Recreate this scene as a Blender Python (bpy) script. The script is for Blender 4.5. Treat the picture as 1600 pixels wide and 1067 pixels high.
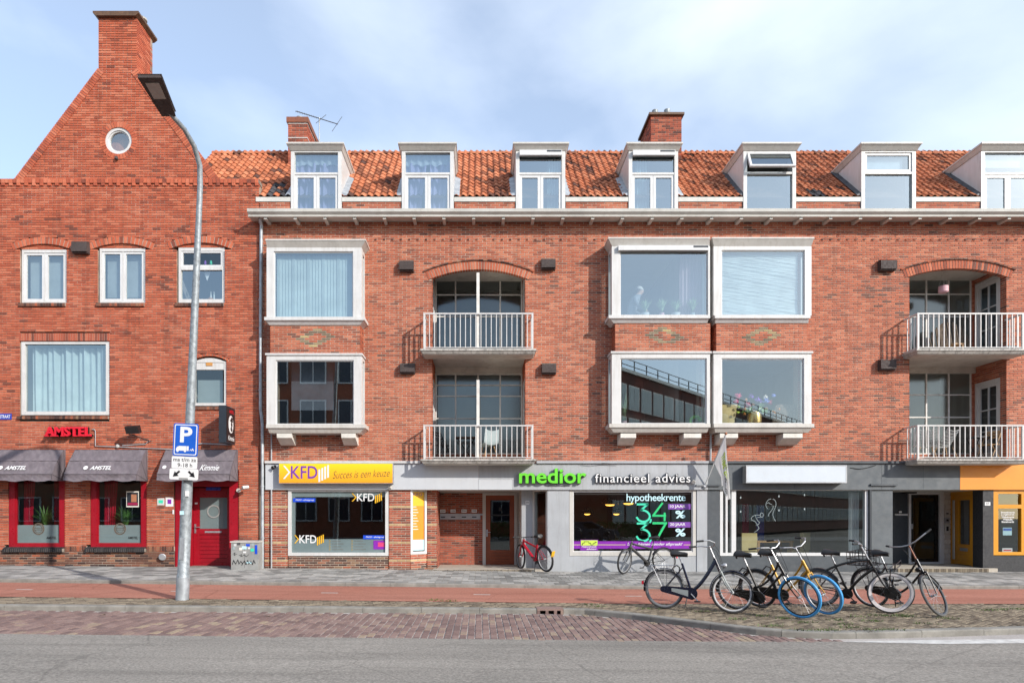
import bpy, bmesh, math, random
from mathutils import Vector, Matrix
R = math.radians
rnd = random.Random(7)
S = bpy.context.scene
for o in list(bpy.data.objects): bpy.data.objects.remove(o)
COL = S.collection

# ------------------------------------------------------------------ camera
F, DC, CX, CY, CH = 1008.0, 18.0, 750.0, 807.0, 1.53     # focal length in px of a 1600 px frame, distance to facade, vanishing point, eye height
cam = bpy.data.cameras.new('camera')
cam.sensor_width = 36; cam.lens = 36*F/1600
cam.shift_x = (800-CX)/1600; cam.shift_y = (CY-533.5)/1600
cam.clip_start = .1; cam.clip_end = 3000
camo = bpy.data.objects.new('camera', cam); COL.objects.link(camo)
camo.location = (0, -DC, CH); camo.rotation_euler = (R(90), 0, 0)
S.camera = camo

# ------------------------------------------------------------------ sky, sun, exposure
SUN = Vector((1.09, -1.0, .74)).normalized()
W = bpy.data.worlds.new('World'); S.world = W; W.use_nodes = True
nt = W.node_tree; nt.nodes.clear()
def N(nt, t, **kw):
    n = nt.nodes.new(t)
    for k, v in kw.items():
        if k.startswith('i_'): n.inputs[k[2:].replace('_', ' ')].default_value = v
        else: setattr(n, k, v)
    return n
sky = N(nt, 'ShaderNodeTexSky', sky_type='NISHITA', sun_disc=False)
sky.sun_elevation = math.asin(SUN.z); sky.sun_rotation = math.atan2(SUN.x, SUN.y)
sky.air_density = 1.0; sky.dust_density = .6; sky.ozone_density = 1.6
tc = N(nt, 'ShaderNodeTexCoord')
mp = N(nt, 'ShaderNodeMapping'); mp.inputs['Scale'].default_value = (1.0, 1.0, 2.3); mp.inputs['Rotation'].default_value = (0, R(14), 0); mp.inputs['Location'].default_value = (1.9, 4.4, .9)
nt.links.new(tc.outputs['Generated'], mp.inputs['Vector'])
n1 = N(nt, 'ShaderNodeTexNoise'); n1.inputs['Scale'].default_value = 1.35; n1.inputs['Detail'].default_value = 8; n1.inputs['Roughness'].default_value = .50; n1.inputs['Distortion'].default_value = .25
nt.links.new(mp.outputs[0], n1.inputs['Vector'])
cr = N(nt, 'ShaderNodeValToRGB'); cr.color_ramp.elements[0].position = .42; cr.color_ramp.elements[1].position = .78
cr.color_ramp.elements[0].color = (.22, .22, .22, 1); cr.color_ramp.elements[1].color = (.92, .92, .92, 1)
nt.links.new(n1.outputs['Fac'], cr.inputs[0])
mx = N(nt, 'ShaderNodeMix', data_type='RGBA'); mx.inputs[7].default_value = (5.35, 5.85, 6.5, 1)
nt.links.new(cr.outputs[0], mx.inputs[0]); nt.links.new(sky.outputs[0], mx.inputs[6])
bg = N(nt, 'ShaderNodeBackground'); bg.inputs['Strength'].default_value = .142
nt.links.new(mx.outputs[2], bg.inputs[0])
wo = N(nt, 'ShaderNodeOutputWorld'); nt.links.new(bg.outputs[0], wo.inputs[0])

sl = bpy.data.lights.new('sun', 'SUN'); sl.energy = 2.9; sl.angle = R(.6); sl.color = (1, .94, .86)
so = bpy.data.objects.new('sun', sl); COL.objects.link(so)
so.location = (30, -40, 40); so.rotation_euler = (-SUN).to_track_quat('-Z', 'Y').to_euler()
S.view_settings.view_transform = 'Standard'; S.view_settings.look = 'None'
S.view_settings.gamma = 1; S.view_settings.use_curve_mapping = False
S.view_settings.exposure = .84
S.cycles.use_denoising = True
try:
    S.cycles.denoiser = 'OPENIMAGEDENOISE'; S.cycles.denoising_prefilter = 'ACCURATE'
except Exception: pass
S.cycles.max_bounces = 8; S.cycles.transparent_max_bounces = 16; S.cycles.caustics_reflective = False; S.cycles.caustics_refractive = False
S.cycles.sample_clamp_indirect = 6

# ------------------------------------------------------------------ pixel-at-depth helpers (true depth Y of each thing)
def X(px, Y=0.): return (px-CX)*(Y+DC)/F
def Z(py, Y=0.): return CH+(CY-py)*(Y+DC)/F
def zg(x): return .011*max(0., 3.0-x) if x > -40 else .473      # the street falls gently to the right
def GY(py, z): return F*(CH-z)/(py-CY)-DC                       # depth of a ground point at height z

# ------------------------------------------------------------------ materials
MATS = {}
def newmat(name):
    m = bpy.data.materials.new(name); m.use_nodes = True
    m.node_tree.nodes.clear(); MATS[name] = m
    return m, m.node_tree
def L(nt, a, b): nt.links.new(a, b)
def ramp(nt, stops, interp='LINEAR'):
    r = N(nt, 'ShaderNodeValToRGB'); e = r.color_ramp.elements; r.color_ramp.interpolation = interp
    while len(e) < len(stops): e.new(.5)
    for q, (p, c) in zip(e, stops): q.position = p; q.color = (*c, 1) if len(c) == 3 else c
    return r
def principled(nt, rough=.6, metal=0., spec=.5):
    p = N(nt, 'ShaderNodeBsdfPrincipled'); p.inputs['Roughness'].default_value = rough; p.inputs['Metallic'].default_value = metal
    p.inputs['Specular IOR Level'].default_value = spec
    o = N(nt, 'ShaderNodeOutputMaterial'); L(nt, p.outputs[0], o.inputs[0]); return p
def noise(nt, scale, detail=4, rough=.55, vec=None, dist=0.):
    n = N(nt, 'ShaderNodeTexNoise'); n.inputs['Scale'].default_value = scale; n.inputs['Detail'].default_value = detail
    n.inputs['Roughness'].default_value = rough; n.inputs['Distortion'].default_value = dist
    if vec is not None: L(nt, vec, n.inputs['Vector'])
    return n
def pos(nt):
    g = N(nt, 'ShaderNodeNewGeometry'); return g.outputs['Position'], g
def scaled(nt, vec, s):
    m = N(nt, 'ShaderNodeMapping'); m.inputs['Scale'].default_value = s; L(nt, vec, m.inputs['Vector']); return m.outputs[0]
def math_(nt, op, a, b=None):
    m = N(nt, 'ShaderNodeMath', operation=op)
    for i, q in enumerate((a, b)):
        if q is None: continue
        if isinstance(q, (int, float)): m.inputs[i].default_value = q
        else: L(nt, q, m.inputs[i])
    return m.outputs[0]
def mixc(nt, fac, a, b, mode='MIX'):
    m = N(nt, 'ShaderNodeMix', data_type='RGBA', blend_type=mode)
    for i, q in ((0, fac), (6, a), (7, b)):
        if isinstance(q, (int, float)): m.inputs[i].default_value = q
        elif isinstance(q, tuple): m.inputs[i].default_value = (*q, 1) if len(q) == 3 else q
        else: L(nt, q, m.inputs[i])
    return m.outputs[2]
def bump(nt, p, h, strength=.3, dist=.01):
    b = N(nt, 'ShaderNodeBump'); b.inputs['Strength'].default_value = strength; b.inputs['Distance'].default_value = dist
    L(nt, h, b.inputs['Height']); L(nt, b.outputs[0], p.inputs['Normal'])

def paint(name, col, rough=.5, metal=0., var=.12, scale=3., dirt=None, dirt_amt=.35, fine=0., streak=False, spec=.5):
    """plain coat with uneven tone, optional dirt of another colour in patches"""
    m, nt = newmat(name); p = principled(nt, rough, metal, spec); v, g = pos(nt)
    n = noise(nt, scale, 5, .6, v)
    dark = tuple(c*(1-var*1.6) for c in col); lite = tuple(min(1, c*(1+var*.6)) for c in col)
    r = ramp(nt, [(.3, dark), (.7, lite)]); L(nt, n.outputs[0], r.inputs[0]); c = r.outputs[0]
    if dirt:
        vv = scaled(nt, v, (9, 9, .9)) if streak else scaled(nt, v, (4, 4, 4))
        n2 = noise(nt, 1.3, 6, .65, vv, .3); r2 = ramp(nt, [(.48, (0, 0, 0)), (.74, (dirt_amt,)*3)]); L(nt, n2.outputs[0], r2.inputs[0])
        c = mixc(nt, r2.outputs[0], c, dirt)
    L(nt, c, p.inputs['Base Color'])
    n3 = noise(nt, scale*6, 3, .5, v); rr = ramp(nt, [(.3, (rough*.8,)*3), (.7, (min(1, rough*1.25),)*3)]); L(nt, n3.outputs[0], rr.inputs[0]); L(nt, rr.outputs[0], p.inputs['Roughness'])
    if fine: bump(nt, p, noise(nt, 90, 3, .6, v).outputs[0], fine, .004)
    return m
def brickmat(name, stops, soot=.35, soot_scale=.55, grain=.25, stain=None, patch=.55):
    """every brick its own tone: random per mesh island plus random per object"""
    m, nt = newmat(name); p = principled(nt, .85, 0, .25); v, g = pos(nt)
    oi = N(nt, 'ShaderNodeObjectInfo')
    rv = math_(nt, 'FRACT', math_(nt, 'ADD', g.outputs['Random Per Island'], oi.outputs['Random']))
    big = noise(nt, soot_scale, 5, .6, scaled(nt, v, (1, 1, 1.9)), .4)
    sh = math_(nt, 'MULTIPLY', math_(nt, 'SUBTRACT', big.outputs[0], .52), patch*2.0)
    val = math_(nt, 'SUBTRACT', rv, sh); val = math_(nt, 'MAXIMUM', math_(nt, 'MINIMUM', val, .999), .0)
    r = ramp(nt, stops); L(nt, val, r.inputs[0])
    gr = noise(nt, 38, 4, .7, v); r2 = ramp(nt, [(.25, (1-grain,)*3), (.75, (1+grain*.5,)*3)]); L(nt, gr.outputs[0], r2.inputs[0])
    c = mixc(nt, 1.0, r.outputs[0], r2.outputs[0], 'MULTIPLY')
    if soot:
        n2 = noise(nt, 1.1, 7, .7, scaled(nt, v, (1.2, 1.2, .8)), 1.2); r3 = ramp(nt, [(.56, (0, 0, 0)), (.76, (soot,)*3)]); L(nt, n2.outputs[0], r3.inputs[0])
        c = mixc(nt, r3.outputs[0], c, (.10, .055, .045))
    if stain:
        n4 = noise(nt, .8, 8, .75, scaled(nt, v, (1.7, 1.7, 2.6)), .8); r4 = ramp(nt, [(.62, (0, 0, 0)), (.80, (.5,)*3)]); L(nt, n4.outputs[0], r4.inputs[0])
        c = mixc(nt, r4.outputs[0], c, stain)
    n6 = noise(nt, 1., 6, .7, scaled(nt, v, (5.5, 5.5, .55)), .5); r6 = ramp(nt, [(.50, (1, 1, 1)), (.72, (1-soot*.9,)*3)]); L(nt, n6.outputs[0], r6.inputs[0]); c = mixc(nt, 1., c, r6.outputs[0], 'MULTIPLY')     # rain streaks
    L(nt, c, p.inputs['Base Color'])
    bump(nt, p, gr.outputs[0], .35, .004)
    return m
def mortarmat(name, a, b):
    m, nt = newmat(name); p = principled(nt, .95, 0, .1); v, g = pos(nt)
    n = noise(nt, .9, 6, .65, v); r = ramp(nt, [(.35, a), (.65, b)]); L(nt, n.outputs[0], r.inputs[0])
    n2 = noise(nt, 40, 3, .6, v); r2 = ramp(nt, [(.3, (.75,)*3), (.7, (1.1,)*3)]); L(nt, n2.outputs[0], r2.inputs[0])
    L(nt, mixc(nt, 1., r.outputs[0], r2.outputs[0], 'MULTIPLY'), p.inputs['Base Color']); return m
def glassmat(name, refl=.16, tint=(.82, .88, .88), wav=.0, rough=.0):
    """flat window glass: clear pane plus mirror-like reflection that grows at grazing angles"""
    m, nt = newmat(name); o = N(nt, 'ShaderNodeOutputMaterial')
    t = N(nt, 'ShaderNodeBsdfTransparent'); t.inputs[0].default_value = (*tint, 1)
    g = N(nt, 'ShaderNodeBsdfGlossy'); g.inputs['Roughness'].default_value = rough; g.inputs[0].default_value = (.86, .97, 1, 1)
    ge = N(nt, 'ShaderNodeNewGeometry'); vm = N(nt, 'ShaderNodeVectorMath', operation='DOT_PRODUCT'); L(nt, ge.outputs['Normal'], vm.inputs[0]); L(nt, ge.outputs['Incoming'], vm.inputs[1])
    k = math_(nt, 'POWER', math_(nt, 'SUBTRACT', 1., math_(nt, 'ABSOLUTE', vm.outputs['Value'])), 5.)     # Schlick, the same from both sides
    f = math_(nt, 'MINIMUM', math_(nt, 'ADD', math_(nt, 'MULTIPLY', k, .9-refl), refl+.04), 1.)
    ms = N(nt, 'ShaderNodeMixShader'); L(nt, f, ms.inputs[0]); L(nt, t.outputs[0], ms.inputs[1]); L(nt, g.outputs[0], ms.inputs[2]); L(nt, ms.outputs[0], o.inputs[0])
    if wav:
        v, gg = pos(nt); n = noise(nt, .7, 2, .4, v); b = N(nt, 'ShaderNodeBump'); b.inputs['Strength'].default_value = wav; b.inputs['Distance'].default_value = .02
        L(nt, n.outputs[0], b.inputs['Height']); L(nt, b.outputs[0], g.inputs['Normal'])
    return m
def cloth(name, col, trans=.3, rough=.9, var=.1, scale=2.):
    m, nt = newmat(name); o = N(nt, 'ShaderNodeOutputMaterial'); v, g = pos(nt)
    n = noise(nt, scale, 4, .6, v); r = ramp(nt, [(.3, tuple(c*(1-var*1.5) for c in col)), (.7, tuple(min(1, c*(1+var)) for c in col))]); L(nt, n.outputs[0], r.inputs[0])
    d = N(nt, 'ShaderNodeBsdfDiffuse'); t = N(nt, 'ShaderNodeBsdfTranslucent'); ms = N(nt, 'ShaderNodeMixShader'); ms.inputs[0].default_value = trans
    L(nt, r.outputs[0], d.inputs[0]); L(nt, r.outputs[0], t.inputs[0]); L(nt, d.outputs[0], ms.inputs[1]); L(nt, t.outputs[0], ms.inputs[2]); L(nt, ms.outputs[0], o.inputs[0]); return m
def emit(name, col, st):
    m, nt = newmat(name); o = N(nt, 'ShaderNodeOutputMaterial'); e = N(nt, 'ShaderNodeEmission'); e.inputs[0].default_value = (*col, 1); e.inputs[1].default_value = st; L(nt, e.outputs[0], o.inputs[0]); return m

RED = [(0, (.17, .068, .05)), (.05, (.25, .080, .052)), (.18, (.36, .097, .054)), (.5, (.44, .120, .064)), (.8, (.49, .145, .078)), (1, (.54, .19, .108))]
RED2 = [(0, (.20, .062, .042)), (.05, (.30, .078, .046)), (.18, (.40, .094, .050)), (.5, (.46, .112, .058)), (.8, (.51, .138, .072)), (1, (.55, .175, .10))]
brickmat('brick_red', RED, .42, .38, patch=.42, stain=(.46, .33, .27))
brickmat('brick_gable', RED2, .34, .4, patch=.34, stain=(.45, .28, .21))
brickmat('brick_dark', [(0, (.05, .03, .028)), (.4, (.13, .062, .045)), (.7, (.2, .09, .06)), (.9, (.36, .1, .05)), (1, (.25, .16, .1))], .2, patch=.15)
brickmat('brick_shop', [(0, (.12, .05, .04)), (.3, (.33, .085, .05)), (.8, (.42, .105, .06)), (1, (.46, .14, .08))], .3, patch=.3)
brickmat('brick_sand', [(0, (.36, .24, .12)), (.5, (.48, .32, .16)), (1, (.55, .39, .21))], .3, patch=.2)
brickmat('brick_glazed', [(0, (.15, .115, .08)), (.5, (.24, .19, .125)), (.85, (.33, .25, .14)), (1, (.48, .37, .17))], .3, patch=.1)
brickmat('brick_black', [(0, (.018, .018, .02)), (1, (.045, .042, .045))], 0, patch=.1)
brickmat('brick_white', [(0, (.5, .46, .42)), (1, (.66, .62, .56))], .1, patch=.1)
mortarmat('mortar', (.44, .365, .29), (.58, .50, .41)); mortarmat('mortar_gable', (.22, .14, .105), (.54, .45, .37)); mortarmat('mortar_dark', (.2, .17, .145), (.36, .31, .26))
brickmat('tile_orange', [(0, (.10, .048, .036)), (.06, (.22, .078, .042)), (.3, (.43, .135, .062)), (.7, (.52, .175, .082)), (1, (.56, .22, .115))], .6, .6, patch=.3, grain=.3, stain=(.16, .12, .06))
brickmat('tile_dark', [(0, (.035, .035, .04)), (1, (.07, .065, .07))], 0)
paint('white_paint', (.585, .58, .57), .42, var=.06, scale=2., dirt=(.34, .31, .26), dirt_amt=.4, streak=True)
paint('white_clean', (.61, .61, .61), .35, var=.05, dirt=(.40, .38, .34), dirt_amt=.25, streak=True)
paint('cream_paint', (.53, .51, .475), .5, var=.08, scale=2., dirt=(.30, .27, .22), dirt_amt=.4, streak=True)
paint('gutter_paint', (.56, .55, .51), .5, var=.1, scale=1.2, dirt=(.25, .23, .19), dirt_amt=.3)
paint('concrete_edge', (.50, .48, .445), .85, var=.15, scale=3, dirt=(.07, .065, .055), dirt_amt=.8, fine=.3, streak=True)
paint('soffit', (.58, .55, .49), .85, var=.1, scale=1.5, dirt=(.25, .21, .16), dirt_amt=.4)
paint('zinc', (.42, .45, .48), .5, .4, var=.2, scale=6, dirt=(.25, .26, .27), dirt_amt=.5)
paint('lead', (.09, .092, .10), .55, .2, var=.3, scale=6)
paint('galvanised', (.30, .33, .35), .55, .3, var=.3, scale=14, fine=.1, dirt=(.18, .19, .19), dirt_amt=.35, streak=True)
paint('pvc_grey', (.36, .38, .40), .5, var=.08, dirt=(.22, .2, .18), dirt_amt=.3)
paint('lamp_lens', (.36, .33, .30), .5, var=.1)
paint('vent_brown', (.062, .046, .043), .85, var=.2)
paint('bracket_white', (.66, .64, .59), .7, var=.1, dirt=(.3, .27, .22), dirt_amt=.4)
paint('shop_white', (.50, .52, .545), .45, var=.04, scale=1.5, dirt=(.38, .38, .37), dirt_amt=.15, streak=True)
paint('shop_grey', (.37, .385, .405), .6, var=.09, scale=1.2, dirt=(.22, .22, .21), dirt_amt=.42, streak=True, fine=.15)
paint('shop_grey_dark', (.21, .22, .235), .6, var=.07, fine=.1)
paint('anthracite', (.058, .068, .078), .6, var=.1, scale=1.2, dirt=(.11, .115, .12), dirt_amt=.4, fine=.2)
paint('anthracite_light', (.105, .118, .128), .65, var=.1, scale=1.2, fine=.2)
paint('navy_black', (.017, .024, .034), .5, var=.12)
paint('charcoal', (.028, .028, .031), .65, var=.1, fine=.15)
paint('orange_paint', (.72, .255, .014), .45, var=.05, scale=1.5)
paint('orange_frame', (.62, .26, .008), .35, var=.05)
paint('cafe_red', (.30, .006, .016), .32, var=.1)
paint('door_brown', (.27, .062, .020), .4, var=.15, scale=4)
paint('black_door', (.007, .007, .008), .3, var=.2)
paint('black_metal', (.014, .014, .016), .4, var=.2, scale=9)
paint('steel_white', (.66, .64, .60), .5, var=.08, dirt=(.26, .13, .05), dirt_amt=.28, scale=4)
paint('rail_white', (.57, .565, .555), .4, var=.06, dirt=(.30, .17, .08), dirt_amt=.2, scale=5)
paint('chrome', (.42, .43, .45), .42, .8, var=.08)
paint('alu', (.42, .43, .45), .5, .6, var=.1)
paint('rubber', (.022, .022, .023), .75, var=.2, scale=9)
paint('rubber_grey', (.085, .085, .085), .75, var=.15)
paint('rubber_blue', (.06, .33, .68), .55, var=.08)
paint('rubber_white', (.80, .75, .74), .6, var=.08)
paint('rim_grey', (.33, .33, .34), .5, .3, var=.1)
paint('car_blue', (.07, .085, .12), .25, .3, var=.05)
paint('frame_navy', (.008, .011, .028), .25, var=.1)
paint('frame_black', (.008, .008, .009), .3, var=.1)
paint('frame_grey', (.055, .054, .052), .35, .3, var=.1)
paint('frame_red', (.43, .006, .022), .25, var=.08)
paint('frame_gold', (.50, .27, .035), .35, .2, var=.1)
paint('saddle_black', (.013, .013, .014), .5, var=.15)
paint('leather_brown', (.26, .075, .03), .5, var=.2, scale=20)
paint('silver_paint', (.36, .39, .38), .55, .1, var=.08)
paint('plate_yellow', (.75, .42, .02), .45, var=.05)
paint('sign_blue', (.012, .10, .50), .35, var=.05)
paint('sign_white', (.70, .70, .70), .4, var=.03)
paint('sign_black', (.01, .01, .012), .45, var=.1)
paint('purple', (.17, .045, .33), .5, var=.05); paint('violet', (.22, .02, .36), .4, var=.08)
paint('sign_red', (.62, .010, .028), .35, var=.05)
paint('lime', (.14, .62, .035), .4, var=.04); paint('lime_pale', (.52, .68, .08), .7, var=.05)
paint('teal', (.05, .62, .40), .45, var=.05); paint('green_num', (.012, .50, .16), .45, var=.05); paint('pale_blue', (.50, .74, .80), .5, var=.03)
paint('street_blue', (.03, .055, .36), .3, var=.05)
paint('sticker_blue', (.01, .07, .60), .4, var=.1)
paint('yellow_bar', (.78, .43, .02), .45, var=.05)
paint('frost', (.30, .36, .37), .6, var=.06)
paint('awning_fabric', (.150, .127, .143), .85, var=.16, scale=5., fine=.25, dirt=(.21, .19, .20), dirt_amt=.5, streak=True)
paint('awning_trim', (.05, .042, .048), .85, var=.1)
paint('cabinet_grey', (.30, .30, .29), .7, var=.12, dirt=(.15, .15, .15), dirt_amt=.4)
paint('interior_dark', (.10, .09, .085), .9, var=.2, scale=1.)
paint('interior_mid', (.30, .29, .28), .9, var=.1, scale=1.)
paint('interior_light', (.55, .55, .53), .9, var=.08, scale=1.)
paint('wood_pale', (.46, .27, .12), .5, var=.2, scale=6)
paint('wood_brown', (.12, .065, .035), .6, var=.25, scale=8)
paint('bamboo', (.14, .105, .075), .8, var=.35, scale=14)
paint('sofa_yellow', (.58, .47, .22), .85, var=.1)
paint('entry_stone', (.46, .41, .34), .85, var=.12, dirt=(.28, .25, .21), dirt_amt=.4, fine=.3)
paint('terracotta', (.40, .17, .09), .8, var=.15); paint('pot_white', (.58, .59, .58), .4, var=.05); paint('pot_pink', (.62, .36, .40), .6, var=.05); paint('gold_vase', (.72, .52, .22), .25, .85, var=.08)
paint('leaf_green', (.085, .21, .045), .5, var=.4, scale=12); paint('leaf_pale', (.27, .40, .22), .5, var=.3, scale=12); paint('grass', (.085, .15, .025), .7, var=.5, scale=5)
paint('flower_pink', (.65, .05, .18), .6, var=.2); paint('flower_purple', (.22, .08, .45), .6, var=.2); paint('flower_red', (.35, .01, .07), .6, var=.2); paint('flower_ochre', (.55, .26, .07), .6, var=.2); paint('flower_blue', (.18, .24, .6), .6, var=.2); paint('flower_white', (.75, .72, .65), .6, var=.1)
paint('skin', (.50, .30, .22), .6, var=.08); paint('hair_grey', (.45, .44, .42), .8, var=.2); paint('cloth_grey', (.20, .22, .26), .9, var=.15)
paint('curb', (.25, .238, .213), .92, var=.22, scale=3, dirt=(.12, .115, .10), dirt_amt=.5, fine=.5)
cloth('curtain_lilac', (.66, .58, .84), .35); cloth('curtain_white', (.74, .78, .78), .35); cloth('curtain_pale', (.62, .72, .70), .3); cloth('curtain_red', (.42, .012, .035), .15); cloth('curtain_rose', (.55, .42, .47), .25); cloth('blind_white', (.80, .85, .84), .4); cloth('flag_white', (.82, .81, .80), .35); cloth('net', (.62, .66, .66), .5)
glassmat('glass', .25, (.80, .88, .90), .02); glassmat('glass_dark', .07, (.72, .76, .76), .03); glassmat('glass_shop', .08, (.78, .82, .82), .03); glassmat('glass_grid', .05, (.52, .53, .52), .06, .12)
glassmat('glass_clear', .13, (.84, .88, .89), .02); glassmat('glass_mirror', .26, (.66, .72, .74), .015); glassmat('glass_attic', .33, (.66, .76, .82), .02)
emit('lamp_glow', (1, .48, .08), 2.2)
paint('blank_panel', (.53, .58, .63), .35, var=.03, dirt=(.5, .5, .5), dirt_amt=.2)
# special ground materials
def asphalt(name, a, b, speck=.5, patch=(.0, 0)):
    m, nt = newmat(name); p = principled(nt, .92, 0, .2); v, g = pos(nt)
    n = noise(nt, .55, 5, .6, scaled(nt, v, (.35, 1, 1)), .3); r = ramp(nt, [(.3, a), (.7, b)]); L(nt, n.outputs[0], r.inputs[0])
    n2 = noise(nt, 34, 3, .8, v); r2 = ramp(nt, [(.3, (1-speck,)*3), (.55, (1,)*3), (.8, (1+speck*1.1,)*3)]); L(nt, n2.outputs[0], r2.inputs[0])
    n3 = noise(nt, 22, 3, .7, v); r3 = ramp(nt, [(.3, (.86,)*3), (.7, (1.1,)*3)]); L(nt, n3.outputs[0], r3.inputs[0])
    c = mixc(nt, 1., mixc(nt, 1., r.outputs[0], r2.outputs[0], 'MULTIPLY'), r3.outputs[0], 'MULTIPLY')
    n4 = noise(nt, 1., 5, .65, scaled(nt, v, (.22, 2.6, 1)), .4); r4 = ramp(nt, [(.36, (.84,)*3), (.5, (1,)*3), (.68, (1.07,)*3)]); L(nt, n4.outputs[0], r4.inputs[0]); c = mixc(nt, 1., c, r4.outputs[0], 'MULTIPLY')     # wheel tracks
    n5 = noise(nt, 1.7, 6, .7, v, 1.); r5 = ramp(nt, [(.64, (0, 0, 0)), (.74, (.45,)*3)]); L(nt, n5.outputs[0], r5.inputs[0]); c = mixc(nt, r5.outputs[0], c, tuple(q*.6 for q in a))                       # old spills
    vo = N(nt, 'ShaderNodeTexVoronoi', feature='DISTANCE_TO_EDGE'); vo.inputs['Scale'].default_value = .42; wv = noise(nt, 2.2, 4, .6, v); L(nt, mixc(nt, .12, v, wv.outputs['Color'], 'ADD'), vo.inputs['Vector'])
    r6 = ramp(nt, [(.0, (.4,)*3), (.006, (0, 0, 0))]); L(nt, vo.outputs['Distance'], r6.inputs[0]); c = mixc(nt, r6.outputs[0], c, tuple(q*.35 for q in a))                                                  # hair cracks
    L(nt, c, p.inputs['Base Color']); bump(nt, p, n2.outputs[0], .5, .006); return m
asphalt('asphalt', (.235, .218, .194), (.305, .282, .250), .45)
asphalt('red_asphalt', (.35, .145, .102), (.43, .195, .142), .25)
paint('road_white', (.62, .61, .58), .8, var=.2, scale=8, dirt=(.35, .32, .30), dirt_amt=.6)
brickmat('slab', [(0, (.17, .165, .155)), (.3, (.24, .235, .22)), (.65, (.34, .33, .31)), (1, (.43, .415, .385))], .25, .3, patch=.35, grain=.2)
brickmat('klinker', [(0, (.17, .115, .105)), (.5, (.235, .158, .14)), (.86, (.28, .195, .17)), (.94, (.30, .22, .17)), (1, (.34, .265, .19))], .15, .4, patch=.25, grain=.3)
brickmat('verge_brick', [(0, (.11, .088, .066)), (.5, (.20, .162, .118)), (1, (.28, .232, .168))], .3, .5, patch=.3, grain=.3, stain=(.12, .15, .045))
mortarmat('joint_sand', (.22, .19, .15), (.38, .33, .27)); mortarmat('joint_dark', (.075, .065, .05), (.13, .11, .085)); mortarmat('joint_pale', (.36, .33, .31), (.48, .44, .41))
paint('earth', (.12, .105, .08), .95, var=.3)

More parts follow.
